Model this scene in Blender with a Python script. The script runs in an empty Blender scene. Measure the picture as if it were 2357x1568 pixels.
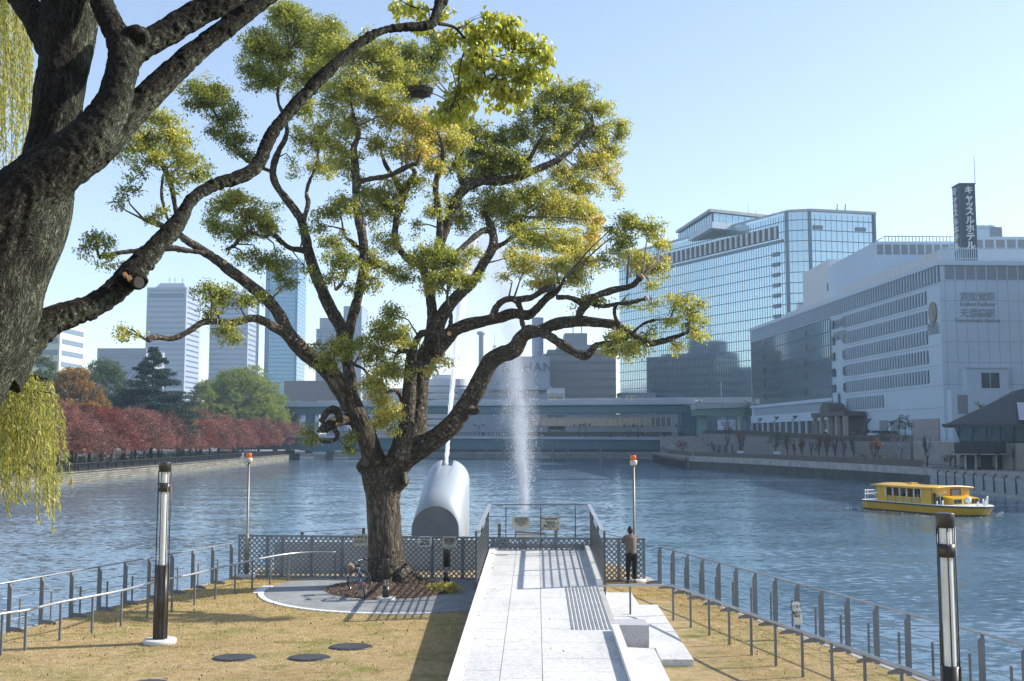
import bpy, bmesh, math, random
import numpy as np
from mathutils import Vector, Matrix, noise, kdtree
random.seed(7); rng = np.random.default_rng(7)
SC = bpy.context.scene; COL = SC.collection
PI = math.pi; R = math.radians
# ---------------------------------------------------------------- camera frame used to lay the place out
CX, CY, F, PITCH, CH = 1178.5, 784.0, 2422.0, R(5.21), 4.55
CP, SP = math.cos(PITCH), math.sin(PITCH)
def P(px, py, d):
    a = (px-CX)/F; b = (CY-py)/F
    t = d/(CP-b*SP)
    return Vector((a*t, d, CH+t*(SP+b*CP)))
def G(px, py, z=0.0):
    a = (px-CX)/F; b = (CY-py)/F
    t = (z-CH)/(SP+b*CP)
    return Vector((a*t, t*(CP-b*SP), z))
def ZZ(py, d): return P(CX, py, d).z
def XX(px, d, py=950): return P(px, py, d).x
def M(px, d): return px*d/F            # picture length -> metres at distance d
# ---------------------------------------------------------------- objects
def tag(o, label=None, cat=None, group=None, kind=None):
    if label: o['label'] = label
    if cat: o['category'] = cat
    if group: o['group'] = group
    if kind: o['kind'] = kind
    return o
def thing(name, label, cat, loc=(0,0,0), rz=0.0, group=None):
    o = bpy.data.objects.new(name, None); COL.objects.link(o)
    o.location = loc; o.rotation_euler = (0,0,rz); o.empty_display_size = .1
    return tag(o, label, cat, group)
def link_mesh(name, me, m, parent=None, local=False):
    if m is not None and len(me.materials) == 0: me.materials.append(m)
    o = bpy.data.objects.new(name, me); COL.objects.link(o)
    if parent is not None:
        o.parent = parent
        if not local:
            L = parent.location.copy()
            q = parent.parent
            while q is not None: L += q.location; q = q.parent
            me.transform(Matrix.Translation(-L))
    return o
def np_mesh(name, V, Fc, smooth=False):
    V = np.asarray(V, dtype=np.float32); Fc = np.asarray(Fc, dtype=np.int32)
    me = bpy.data.meshes.new(name); n, k = Fc.shape
    me.vertices.add(len(V)); me.vertices.foreach_set('co', V.ravel())
    me.loops.add(n*k); me.loops.foreach_set('vertex_index', Fc.ravel())
    me.polygons.add(n); me.polygons.foreach_set('loop_start', np.arange(0, n*k, k, dtype=np.int32))
    me.polygons.foreach_set('loop_total', np.full(n, k, dtype=np.int32))
    if smooth: me.polygons.foreach_set('use_smooth', np.ones(n, dtype=bool))
    me.update(calc_edges=True); return me
class MB:
    def __init__(s): s.v = []; s.f = []; s.sm = []
    def add(s, vs, fs, smooth=False):
        o = len(s.v); s.v += [tuple(x) for x in vs]
        for f in fs: s.f.append([o+i for i in f]); s.sm.append(smooth)
    def hexa(s, p, smooth=False):   # 8 points: bottom 4, top 4
        s.add(p, [(3,2,1,0),(4,5,6,7),(0,1,5,4),(1,2,6,5),(2,3,7,6),(3,0,4,7)], smooth)
    def box(s, x0,x1,y0,y1,z0,z1):
        s.hexa([(x0,y0,z0),(x1,y0,z0),(x1,y1,z0),(x0,y1,z0),(x0,y0,z1),(x1,y0,z1),(x1,y1,z1),(x0,y1,z1)])
    def bar(s, a, b, w, h, up=(0,0,1)):   # box bar from a to b, w sideways, h along 'up'
        a = Vector(a); b = Vector(b); d = (b-a).normalized(); u = Vector(up)
        sd = d.cross(u)
        if sd.length < 1e-5: u = Vector((0,1,0)); sd = d.cross(u)
        sd.normalize(); u = sd.cross(d).normalized()
        q = [(-w/2,-h/2),(w/2,-h/2),(w/2,h/2),(-w/2,h/2)]
        A = [a+sd*x+u*y for x,y in q]; B = [b+sd*x+u*y for x,y in q]
        s.hexa([A[0],A[1],A[2],A[3],B[0],B[1],B[2],B[3]])
    def tube(s, pts, rad, n=10, caps=True, closed=False, smooth=True, jag=0.0):
        pts = [Vector(p) for p in pts]; m = len(pts)
        if not hasattr(rad, '__len__'): rad = [rad]*m
        T = []
        for i in range(m):
            if closed: t = pts[(i+1)%m]-pts[i-1]
            else: t = pts[min(i+1,m-1)]-pts[max(i-1,0)]
            T.append(t.normalized() if t.length > 1e-9 else Vector((0,0,1)))
        nrm = T[0].cross(Vector((0,0,1)))
        if nrm.length < .05: nrm = T[0].cross(Vector((1,0,0)))
        nrm.normalize(); vs = []
        for i in range(m):
            nrm = nrm-T[i]*nrm.dot(T[i]); nrm.normalize(); bn = T[i].cross(nrm)
            for k in range(n):
                an = 2*PI*k/n; r = rad[i]*(1+(random.uniform(-jag,jag) if jag else 0))
                vs.append(pts[i]+nrm*(math.cos(an)*r)+bn*(math.sin(an)*r))
        fs = []
        for i in range(m if closed else m-1):
            j = (i+1)%m
            for k in range(n):
                k2 = (k+1)%n; fs.append((i*n+k, i*n+k2, j*n+k2, j*n+k))
        s.add(vs, fs, smooth)
        if caps and not closed:
            o = len(s.v)-m*n
            s.f.append([o+k for k in range(n)][::-1]); s.sm.append(False)
            s.f.append([o+(m-1)*n+k for k in range(n)]); s.sm.append(False)
    def lathe(s, prof, c=(0,0,0), n=20, smooth=True, caps=True, sx=1, sy=1):  # prof [(r,z)]
        vs = []; m = len(prof)
        for r, z in prof:
            for k in range(n):
                an = 2*PI*k/n; vs.append((c[0]+sx*r*math.cos(an), c[1]+sy*r*math.sin(an), c[2]+z))
        fs = [(i*n+k, i*n+(k+1)%n, (i+1)*n+(k+1)%n, (i+1)*n+k) for i in range(m-1) for k in range(n)]
        s.add(vs, fs, smooth); o = len(s.v)-m*n
        if caps:
            s.f.append([o+k for k in range(n)][::-1]); s.sm.append(False)
            s.f.append([o+(m-1)*n+k for k in range(n)]); s.sm.append(False)
    def prism(s, poly, z0, z1):     # poly list of (x,y), z0/z1 numbers or lists
        n = len(poly)
        if not hasattr(z0,'__len__'): z0 = [z0]*n
        if not hasattr(z1,'__len__'): z1 = [z1]*n
        vs = [(p[0],p[1],z0[i]) for i,p in enumerate(poly)]+[(p[0],p[1],z1[i]) for i,p in enumerate(poly)]
        s.add(vs, [tuple(range(n))[::-1], tuple(range(n,2*n))]+[(i,(i+1)%n,n+(i+1)%n,n+i) for i in range(n)])
    def ico(s, c, r, sub=1, sq=(1,1,1)):
        bm = bmesh.new(); bmesh.ops.create_icosphere(bm, subdivisions=sub, radius=1)
        s.add([(c[0]+v.co.x*r*sq[0], c[1]+v.co.y*r*sq[1], c[2]+v.co.z*r*sq[2]) for v in bm.verts],
              [[v.index for v in f.verts] for f in bm.faces], True); bm.free()
    def mesh(s, name):
        me = bpy.data.meshes.new(name); me.from_pydata([tuple(v) for v in s.v], [], s.f)
        me.polygons.foreach_set('use_smooth', s.sm); me.update()
        bm = bmesh.new(); bm.from_mesh(me); bmesh.ops.recalc_face_normals(bm, faces=bm.faces); bm.to_mesh(me); bm.free()
        return me
    def build(s, name, m, parent=None, local=False, bevel=0):
        o = link_mesh(name, s.mesh(name), m, parent, local)
        if bevel:
            b = o.modifiers.new('bevel','BEVEL'); b.width = bevel; b.segments = 2; b.limit_method = 'ANGLE'
        return o
def copy_tree(o, parent=None):
    c = o.copy(); COL.objects.link(c); c.parent = parent
    for ch in list(o.children): copy_tree(ch, c)
    return c
def smooth_path(pts, step=4):        # Catmull-Rom through rows of numbers
    A = [np.array(p, float) for p in pts]; out = []
    for i in range(len(A)-1):
        p0 = A[max(i-1,0)]; p1 = A[i]; p2 = A[i+1]; p3 = A[min(i+2,len(A)-1)]
        for k in range(step):
            t = k/step
            out.append(.5*((2*p1)+(-p0+p2)*t+(2*p0-5*p1+4*p2-p3)*t*t+(-p0+3*p1-3*p2+p3)*t**3))
    out.append(A[-1]); return out
def text_mesh(txt, size, align='CENTER', depth=0.0, bold=0.0, space=1.0, line=1.0):
    cu = bpy.data.curves.new('lettering', 'FONT'); cu.body = txt; cu.size = size; cu.align_x = align
    cu.extrude = depth; cu.offset = bold; cu.space_character = space; cu.space_line = line; cu.resolution_u = 3
    o = bpy.data.objects.new('lettering', cu); COL.objects.link(o)
    bpy.context.view_layer.update()
    me = bpy.data.meshes.new_from_object(o.evaluated_get(bpy.context.evaluated_depsgraph_get()))
    bpy.data.objects.remove(o); return me
def lettering(txt, size, loc, xdir, m, parent, name='lettering', up=(0,0,1), **kw):
    me = text_mesh(txt, size, **kw); x = Vector(xdir).normalized(); u = Vector(up).normalized(); n = x.cross(u)
    W = Matrix(((x.x,u.x,n.x,loc[0]),(x.y,u.y,n.y,loc[1]),(x.z,u.z,n.z,loc[2]),(0,0,0,1)))
    me.transform(W); me.materials.clear(); return link_mesh(name, me, m, parent)
def remesh(mb, voxel, name):
    me = mb.mesh(name); o = bpy.data.objects.new(name, me); COL.objects.link(o)
    md = o.modifiers.new('r','REMESH'); md.mode = 'VOXEL'; md.voxel_size = voxel; md.use_smooth_shade = True
    sm = o.modifiers.new('s','SMOOTH'); sm.factor = .5; sm.iterations = 2
    bpy.context.view_layer.update()
    out = bpy.data.meshes.new_from_object(o.evaluated_get(bpy.context.evaluated_depsgraph_get()))
    bpy.data.objects.remove(o); out.polygons.foreach_set('use_smooth', [True]*len(out.polygons)); return out
# ---------------------------------------------------------------- materials
def nodes(name):
    m = bpy.data.materials.new(name); m.use_nodes = True; nt = m.node_tree; nt.nodes.clear()
    out = nt.nodes.new('ShaderNodeOutputMaterial'); return m, nt, out
def N(nt, t, **kw):
    n = nt.nodes.new('ShaderNode'+t)
    for k, v in kw.items():
        if k in n.inputs: n.inputs[k].default_value = v
        else: setattr(n, k, v)
    return n
def mixc(nt, fac, a, b, mode='MIX'):
    n = nt.nodes.new('ShaderNodeMix'); n.data_type = 'RGBA'; n.blend_type = mode
    for s, v in ((0,fac),(6,a),(7,b)):
        if hasattr(v, 'links') or hasattr(v, 'is_output'): nt.links.new(v, n.inputs[s])
        else: n.inputs[s].default_value = v if s == 0 else (*v[:3],1)
    return n.outputs[2]
def ramp(nt, fac, stops):
    n = nt.nodes.new('ShaderNodeValToRGB'); e = n.color_ramp.elements
    while len(e) < len(stops): e.new(.5)
    for i, (p, c) in enumerate(stops): e[i].position = p; e[i].color = (*c,1) if hasattr(c,'__len__') else (c,c,c,1)
    nt.links.new(fac, n.inputs[0]); return n.outputs[0]
def pos(nt, scale=(1,1,1), obj=False):
    g = nt.nodes.new('ShaderNodeTexCoord') if obj else nt.nodes.new('ShaderNodeNewGeometry')
    mp = nt.nodes.new('ShaderNodeMapping'); mp.inputs['Scale'].default_value = scale
    nt.links.new(g.outputs['Object' if obj else 'Position'], mp.inputs[0]); return mp.outputs[0]
def tex(nt, vec, scale, detail=4, rough=.55, kind='Noise', dist=0):
    n = N(nt, 'Tex'+kind, Scale=scale)
    if kind == 'Noise': n.inputs['Detail'].default_value = detail; n.inputs['Roughness'].default_value = rough; n.inputs['Distortion'].default_value = dist
    nt.links.new(vec, n.inputs['Vector']); return n.outputs[0]
def bump(nt, h, strength, dist, prev=None):
    b = N(nt, 'Bump', Strength=strength, Distance=dist); nt.links.new(h, b.inputs['Height'])
    if prev: nt.links.new(prev, b.inputs['Normal'])
    return b.outputs[0]
def mat(name, col, rough=.6, metal=0.0, var=.12, vs=1.5, bmp=0.0, bs=20, spec=.5, stretch=(1,1,1), fine=0.0, coat=0.0):
    m, nt, out = nodes(name); b = N(nt, 'BsdfPrincipled', Roughness=rough, Metallic=metal)
    b.inputs['Specular IOR Level'].default_value = spec; b.inputs['Coat Weight'].default_value = coat
    p = pos(nt, stretch)
    t = tex(nt, p, vs, 5, .6)
    lo = tuple(c*(1-var*1.6) for c in col); hi = tuple(min(1,c*(1+var*.9)) for c in col)
    c = ramp(nt, t, [(.3,lo),(.7,hi)])
    if fine:
        t2 = tex(nt, p, vs*25, 3, .7)
        c = mixc(nt, 1.0, c, ramp(nt, t2, [(.35,(1-fine,)*3),(.65,(1+fine*.2,)*3)]), 'MULTIPLY')
    nt.links.new(c, b.inputs['Base Color'])
    if bmp: nt.links.new(bump(nt, tex(nt, p, bs, 4, .6), bmp, .02), b.inputs['Normal'])
    nt.links.new(b.outputs[0], out.inputs[0]); return m
def leaf_mat(name, stops, trans=.45, gloss=.35, rough=.45):
    m, nt, out = nodes(name)
    at = N(nt, 'Attribute', attribute_name='tint'); c = ramp(nt, at.outputs['Fac'], stops)
    b = N(nt, 'BsdfPrincipled', Roughness=rough); b.inputs['Specular IOR Level'].default_value = gloss
    nt.links.new(c, b.inputs['Base Color'])
    tr = N(nt, 'BsdfTranslucent'); c2 = mixc(nt, 1.0, c, (1.5,1.45,.6), 'MULTIPLY'); nt.links.new(c2, tr.inputs[0])
    mx = N(nt, 'MixShader', Fac=trans); nt.links.new(b.outputs[0], mx.inputs[1]); nt.links.new(tr.outputs[0], mx.inputs[2])
    nt.links.new(mx.outputs[0], out.inputs[0]); return m
def add_tint(me, per_face, k):
    a = me.attributes.new('tint', 'FLOAT', 'FACE'); a.data.foreach_set('value', np.asarray(per_face, dtype=np.float32))
def rand_unit(n):
    v = rng.normal(size=(n,3)); return v/np.linalg.norm(v, axis=1)[:,None]
def leaves(name, C, size, tint, up=.5, asp=.5, droop=0.0):
    """leaf-shaped folded quads at points C"""
    n = len(C); s = (size*rng.uniform(.7,1.3,n))[:,None]
    d = rand_unit(n); d[:,2] -= droop; d /= np.linalg.norm(d,axis=1)[:,None]
    nn = rand_unit(n); nn[:,2] = np.abs(nn[:,2])+up; w = np.cross(d, nn); w /= np.linalg.norm(w,axis=1)[:,None]+1e-9
    nn = np.cross(w, d)
    a = C; t = C+d*s; l = C+d*s*.45+w*s*asp*.5+nn*s*.1; r = C+d*s*.45-w*s*asp*.5+nn*s*.1
    V = np.stack([a,l,t,r],1).reshape(-1,3); Fc = np.arange(4*n).reshape(n,4)
    me = np_mesh(name, V, Fc); add_tint(me, tint, 4); return me
def sprays(blobs, per_m2, n_leaf, rs, shell=.55, flat=.6):
    """blob ellipsoids (x,y,z,rx,ry,rz[,tone]) -> leaf centres grouped in small sprays"""
    Cs = []; Ts = []; S = []
    for b in blobs:
        x,y,z,rx,ry,rz = b[:6]; tone = b[6] if len(b) > 6 else .4; dens = b[7] if len(b) > 7 else 1
        k = max(3, int(per_m2*dens*(rx*rz+rx*ry+ry*rz)*1.3))
        u = rand_unit(k); rr = (shell+(1-shell)*rng.random(k))[:,None]*rng.uniform(.82,1.1,(k,1))
        c = np.array([x,y,z])+u*rr*np.array([rx,ry,rz]); S.append(c)
        tt = tone+rng.normal(0,.12,k)
        off = rng.normal(size=(k,n_leaf,3))*np.array([rs,rs,rs*flat])*.6
        Cs.append((c[:,None,:]+off).reshape(-1,3)); Ts.append((tt[:,None]+rng.normal(0,.12,(k,n_leaf))).ravel())
    return np.concatenate(Cs), np.clip(np.concatenate(Ts),0,1), np.concatenate(S)
class Fac:
    """vertical face from A to B (plan points); n points outward (to the left of A->B turned by side)"""
    def __init__(s, A, B, side=1):
        s.A = Vector((A[0],A[1],0)); d = Vector((B[0]-A[0],B[1]-A[1],0)); s.L = d.length; s.u = d.normalized()
        s.n = Vector((s.u.y,-s.u.x,0))*side
    def p(s, a, z, o=0): return s.A+s.u*a+s.n*o+Vector((0,0,z))
    def box(s, mb, a0,a1,z0,z1,o0,o1):
        mb.hexa([s.p(a0,z0,o0),s.p(a1,z0,o0),s.p(a1,z0,o1),s.p(a0,z0,o1),s.p(a0,z1,o0),s.p(a1,z1,o0),s.p(a1,z1,o1),s.p(a0,z1,o1)])
    def at(s, px, py=850):
        a = (px-CX)/F; b = (CY-py)/F; k = a/(CP-b*SP)
        return (k*s.A.y-s.A.x)/(s.u.x-k*s.u.y)
    def y(s, a): return s.A.y+s.u.y*a
# ---------------------------------------------------------------- camera, light, air
cam = bpy.data.cameras.new('camera'); co = bpy.data.objects.new('camera', cam); COL.objects.link(co)
co.location = (0,0,CH); co.rotation_euler = (R(90)+PITCH,0,0)
cam.sensor_width = 36; cam.lens = 36*F/2357; cam.clip_end = 6000; cam.clip_start = .1; SC.camera = co
SUN_AZ, SUN_EL = R(13), R(33)      # from +X towards +Y
w = bpy.data.worlds.new('World'); SC.world = w; w.use_nodes = True; nt = w.node_tree
sky = nt.nodes.new('ShaderNodeTexSky'); sky.sky_type = 'NISHITA'; sky.sun_disc = False
sky.sun_elevation = SUN_EL; sky.sun_rotation = R(90)-SUN_AZ; sky.altitude = 10; sky.air_density = 1.0; sky.dust_density = .25; sky.ozone_density = 1.3
hs = nt.nodes.new('ShaderNodeHueSaturation'); hs.inputs['Saturation'].default_value = .86; nt.links.new(sky.outputs[0], hs.inputs['Color']); tn_ = mixc(nt, 1.0, hs.outputs[0], (1.02,.985,1.0), 'MULTIPLY'); nt.links.new(tn_, nt.nodes['Background'].inputs[0]); nt.nodes['Background'].inputs[1].default_value = .118
sl = bpy.data.lights.new('sun','SUN'); sl.energy = 4.1; sl.angle = R(.53); sl.color = (1,.94,.85)
so = bpy.data.objects.new('sun', sl); COL.objects.link(so); so.location = (60,30,60)
sd = Vector((math.cos(SUN_EL)*math.cos(SUN_AZ), math.cos(SUN_EL)*math.sin(SUN_AZ), math.sin(SUN_EL)))
so.rotation_euler = sd.to_track_quat('Z','Y').to_euler()
SC.view_settings.view_transform = 'Standard'; SC.view_settings.look = 'None'; SC.view_settings.exposure = 1.05; SC.view_settings.gamma = 1
SC.cycles.max_bounces = 6; SC.cycles.diffuse_bounces = 3; SC.cycles.glossy_bounces = 3; SC.cycles.transmission_bounces = 4
SC.cycles.volume_bounces = 0; SC.cycles.transparent_max_bounces = 8; SC.cycles.use_denoising = True
SC.cycles.use_adaptive_sampling = True; SC.cycles.adaptive_threshold = .02
HAZE = 1
if HAZE:
    mb = MB(); mb.box(-900,900,-60,1500,-5,230)
    m, nt, out = nodes('haze_air'); v = N(nt, 'VolumePrincipled', Density=.00025, Anisotropy=.1); v.inputs['Color'].default_value = (.55,.78,1,1)
    nt.links.new(v.outputs[0], out.inputs[1])
    tag(mb.build('haze', m), 'thin pale blue air over the whole river scene', 'haze', kind='stuff')
# ---------------------------------------------------------------- setting
m, nt, out = nodes('river_water')
b = N(nt, 'BsdfPrincipled', Roughness=.09, IOR=1.33); b.inputs['Base Color'].default_value = (.022,.075,.115,1)
p3 = pos(nt, (.012,.05,1))
def slopes(vec, scale, k, det):
    n = N(nt, 'TexNoise', Scale=scale); n.inputs['Detail'].default_value = det; n.inputs['Roughness'].default_value = .6; nt.links.new(vec, n.inputs['Vector'])
    a = nt.nodes.new('ShaderNodeVectorMath'); a.operation = 'SUBTRACT'; nt.links.new(n.outputs['Color'], a.inputs[0]); a.inputs[1].default_value = (.5,.5,.5)
    c = nt.nodes.new('ShaderNodeVectorMath'); c.operation = 'MULTIPLY'; nt.links.new(a.outputs[0], c.inputs[0]); c.inputs[1].default_value = (k*.6,k,0); return c.outputs[0]
def vadd(a, b):
    v = nt.nodes.new('ShaderNodeVectorMath'); v.operation = 'ADD'; nt.links.new(a, v.inputs[0])
    if hasattr(b,'links') or hasattr(b,'is_output'): nt.links.new(b, v.inputs[1])
    else: v.inputs[1].default_value = b
    return v.outputs[0]
sl_ = vadd(slopes(pos(nt,(.8,1.5,1)), 1.75, .46, 5), slopes(pos(nt,(.25,.45,1)), .5, .15, 2))
sl_ = vadd(sl_, (0,-.02,1)); nn_ = nt.nodes.new('ShaderNodeVectorMath'); nn_.operation = 'NORMALIZE'; nt.links.new(sl_, nn_.inputs[0])
nt.links.new(nn_.outputs[0], b.inputs['Normal'])
c = ramp(nt, tex(nt, p3, 1, 3, .5), [(.35,(.07,.125,.175)),(.65,(.10,.165,.22))]); nt.links.new(c, b.inputs['Base Color'])
nt.links.new(b.outputs[0], out.inputs[0]); WATER = m
mb = MB(); mb.add([(-1500,-200,-3),(1500,-200,-3),(1500,3000,-3),(-1500,3000,-3)], [(0,1,2,3)])
tag(mb.build('river', WATER), 'rippled blue river', 'river', kind='structure')
# lawn : dry winter turf
m, nt, out = nodes('dry_turf'); b = N(nt, 'BsdfPrincipled', Roughness=.95); b.inputs['Specular IOR Level'].default_value = .1
p = pos(nt); big = tex(nt, p, .35, 4, .6); mid = tex(nt, p, 4, 5, .7); fin = tex(nt, p, 45, 3, .7)
c = ramp(nt, big, [(.35,(.47,.36,.20)),(.52,(.57,.44,.255)),(.68,(.42,.37,.18))])
gr = ramp(nt, tex(nt, pos(nt,(1,1.8,1)), .8, 5, .65), [(.50,(0,0,0)),(.68,(1,1,1))])
c = mixc(nt, gr, c, (.27,.28,.09))
c = mixc(nt, 1.0, c, ramp(nt, mid, [(.28,(.62,.60,.56)),(.7,(1.08,1.08,1.08))]), 'MULTIPLY')
c = mixc(nt, 1.0, c, ramp(nt, fin, [(.3,(.60,.56,.5)),(.62,(1.1,1.1,1.1))]), 'MULTIPLY')
nt.links.new(c, b.inputs['Base Color']); nt.links.new(bump(nt, fin, .9, .05), b.inputs['Normal']); nt.links.new(b.outputs[0], out.inputs[0]); TURF = m
CONC = mat('grey_concrete', (.36,.36,.35), .85, var=.2, vs=.8, bmp=.3, bs=12, fine=.15)
m, nt, out = nodes('quay_masonry'); b = N(nt,'BsdfPrincipled',Roughness=.9); br = nt.nodes.new('ShaderNodeTexBrick')
g_ = nt.nodes.new('ShaderNodeNewGeometry'); sp_ = nt.nodes.new('ShaderNodeSeparateXYZ'); nt.links.new(g_.outputs['Position'], sp_.inputs[0]); cb_ = nt.nodes.new('ShaderNodeCombineXYZ'); nt.links.new(sp_.outputs[1], cb_.inputs[0]); nt.links.new(sp_.outputs[2], cb_.inputs[1]); nt.links.new(cb_.outputs[0], br.inputs[0])
br.inputs['Scale'].default_value = 1; br.inputs['Brick Width'].default_value = 1.1; br.inputs['Row Height'].default_value = .36; br.inputs['Mortar Size'].default_value = .05
br.inputs['Color1'].default_value = (.24,.225,.185,1); br.inputs['Color2'].default_value = (.16,.15,.125,1); br.inputs['Mortar'].default_value = (.07,.065,.055,1)
st_ = ramp(nt, sp_.outputs[2], [(0.0,(1,1,1)),(1.0,(1,1,1))]); c = mixc(nt, 1, br.outputs[0], ramp(nt, tex(nt, pos(nt,(.2,.25,1.2)), 1, 5, .7), [(.3,(.45,.47,.42)),(.6,(1.1,1.1,1.1))]), 'MULTIPLY')
nt.links.new(c, b.inputs[0]); nt.links.new(b.outputs[0], out.inputs[0]); QUAY = m
DARKQ = mat('wet_dark_quay', (.055,.065,.055), .6, var=.4, vs=.4, fine=.3)
LAWN = [(-15.2,14),(-12.3,23),(-8.95,34.5),(-8.2,40),(-5,44.5),(1.5,44.5),(3.7,38),(4.35,33.6),(7.65,20.2),(11.5,5),(11.5,-12),(-18,-12)]
mb = MB(); mb.prism(LAWN, -.4, 0.0); tag(mb.build('lawn', TURF), 'dry golden lawn on the river point', 'lawn', kind='structure')
cx0 = sum(p[0] for p in LAWN)/len(LAWN); 
mb = MB(); mb.prism([(x+(.35 if x>0 else -.35), y+.1) for x,y in LAWN], -3.3, -.05)
tag(mb.build('embankment', CONC), 'concrete embankment edge round the lawn', 'embankment', kind='structure')
# banks
EARTH = mat('bank_earth', (.12,.10,.06), .95, var=.3, vs=.3)
PAVE = mat('bank_paving', (.30,.29,.27), .85, var=.15, vs=.3, fine=.15)
mb = MB(); mb.prism([(-71.6,40),(-71.6,352),(-120,372),(-600,400),(-600,40)], -3.4, -1.35)
tag(mb.build('park_ground', EARTH), 'tree covered ground of the left bank', 'ground', kind='structure')
mb = MB(); mb.prism([(-61,398),(70,398),(75,340),(900,300),(900,1400),(-900,1400),(-900,560),(-200,470)], -3.4, -1.25)
tag(mb.build('far_ground', PAVE), 'city ground beyond the bridge', 'ground', kind='structure')
RB = [(64.5,20),(64.5,150),(63,164),(52,222),(42.5,252),(43.5,300),(48,345),(75,345),(900,300),(900,20)]
mb = MB(); mb.prism(RB, -3.4, -.25); tag(mb.build('promenade_ground', PAVE), 'paved riverside promenade on the right bank', 'pavement', kind='structure')
RW = [(72,120),(72,205),(70,225),(64,262),(60,290),(58,318),(62,352),(900,352),(900,120)]
mb = MB(); mb.prism(RW, -.2, [3.6,3.6,3.6,4.6,5.2,5.3,5.3,5.3,3.6]); tag(mb.build('upper_road', PAVE), 'raised road beside the riverside buildings', 'road', kind='structure')
# ================================================================ near things on the point
STEEL = mat('grey_painted_steel', (.17,.18,.19), .5, .2, var=.12, fine=.1)
RAILM = mat('galvanised_rail', (.42,.43,.44), .38, .6, var=.1)
DARKST = mat('dark_painted_steel', (.075,.08,.085), .45, .2, var=.1)
LATT = mat('blue_grey_lattice_paint', (.20,.23,.26), .55, var=.12, fine=.12)
GRAN = mat('pale_granite', (.62,.62,.605), .8, var=.10, vs=.45, bmp=.15, bs=80, fine=.22)
GRAN2 = mat('pale_granite_edge', (.72,.72,.70), .7, var=.04, vs=1, fine=.1)
JOINT = mat('dark_joint', (.10,.095,.09), .9)
def stain(m_):
    nt = m_.node_tree; b = [n for n in nt.nodes if n.type == 'BSDF_PRINCIPLED'][0]; src = b.inputs['Base Color'].links[0].from_socket
    c = mixc(nt, 1, src, ramp(nt, tex(nt, pos(nt,(1.2,.5,1)), 1.1, 6, .72, dist=.8), [(.32,(.86,.85,.83)),(.50,(1,1,1))]), 'MULTIPLY'); c = mixc(nt, 1, c, ramp(nt, tex(nt, pos(nt), 9, 2, .5), [(.24,(.7,.68,.64)),(.30,(1,1,1))]), 'MULTIPLY'); nt.links.new(c, b.inputs['Base Color'])
stain(GRAN); stain(GRAN2)
SPECK = mat('speckled_granite', (.50,.50,.51), .6, var=.05, vs=2, fine=.45)
def rz(d): return .48+.03*(d-17.5)            # ramp deck height
def rl(d): return -.75-.0272*(34.2-d)+.045     # left edge X
DL, DR = -.70, 2.46
def rx(f, d):                                  # f 0..1 across the ramp
    l = XXl(d); return l+(XXr(d)-l)*f
def XXl(d): return -.70+(-1.07+.70)*(34.2-d)/(34.2-17.5)
def XXr(d): return 2.46+(2.07-2.46)*(34.2-d)/(34.2-17.5)
ramp_t = thing('stone_ramp', 'long pale granite ramp rising to the railed lookout over the river', 'ramp', (.9,26,0))
mb = MB(); D0, D1 = 9.0, 34.2
mb.add([(XXl(D0),D0,-.1),(XXr(D0),D0,-.1),(XXr(D1),D1,-.1),(XXl(D1),D1,-.1),(XXl(D0),D0,rz(D0)-.015),(XXr(D0),D0,rz(D0)-.015),(XXr(D1),D1,rz(D1)-.015),(XXl(D1),D1,rz(D1)-.015)],
       [(3,2,1,0),(4,5,6,7),(0,1,5,4),(1,2,6,5),(2,3,7,6),(3,0,4,7)])
mb.build('base', mat('ramp_side_stone', (.40,.40,.39), .8, var=.1, fine=.15), ramp_t)
mb = MB()
def slab(f0,f1,d0,d1,top=.0,g=.006):
    x = lambda f,d: rx(f,d)
    q = [(x(f0,d0)+g,d0+g),(x(f1,d0)-g,d0+g),(x(f1,d1)-g,d1-g),(x(f0,d1)+g,d1-g)]
    mb.prism(q, [rz(p[1])-.012 for p in q], [rz(p[1])+top+random.uniform(-.0015,.0015) for p in q])
def rows(f0,f1,steps,d=D0):
    i = 0
    while d < D1-.02:
        e = min(D1, d+steps[i%len(steps)]); 
        if D1-e < .3: e = D1
        slab(f0,f1,d,e); d = e; i += 1
rows(.075,.27,[.62,.58,.62,1.0,.6]); rows(.27,.50,[1.22,.9,1.22,.62]); rows(.50,.955,[1.3,1.25,.95],D0+.02)
mb.build('paving', GRAN, ramp_t)
mb = MB()                                      # raised kerbs
def kerb(f0,f1,d0,d1,h):
    q = [(rx(f0,d0),d0),(rx(f1,d0),d0),(rx(f1,d1),d1),(rx(f0,d1),d1)]
    mb.prism(q, [rz(p[1])-.3 for p in q], [rz(p[1])+h for p in q])
d = D0
while d < 34: e = min(d+1.15,34.2); kerb(0,.055,d+.003,e-.003,.05); d = e
kerb(.055,.075,D0,D1,.012); mb.build('kerb', GRAN2, ramp_t)
mb = MB(); kerb(.955,1.0,27.15,34.2,.15); kerb(.955,1.0,D0,21.85,.13); mb.build('kerb', GRAN2, ramp_t)
mb = MB(); kerb(.0,1.0,34.2,34.34,.14); mb.build('end_kerb', mat('end_kerb_stone', (.33,.33,.33), .7), ramp_t)
mb = MB()                                      # grooved strip
for i in range(20):
    f = .70+(i//2)*.0275+(i%2)*.009
    for (a,bb) in ((21.95,27.05),):
        q = [(rx(f,a),a),(rx(f+.0035,a),a),(rx(f+.0035,bb),bb),(rx(f,bb),bb)]
        mb.prism(q, [rz(p[1])-.01 for p in q], [rz(p[1])+.014 for p in q])
mb.build('grooved_strip', mat('groove_grey', (.36,.37,.38), .8), ramp_t)
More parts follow.
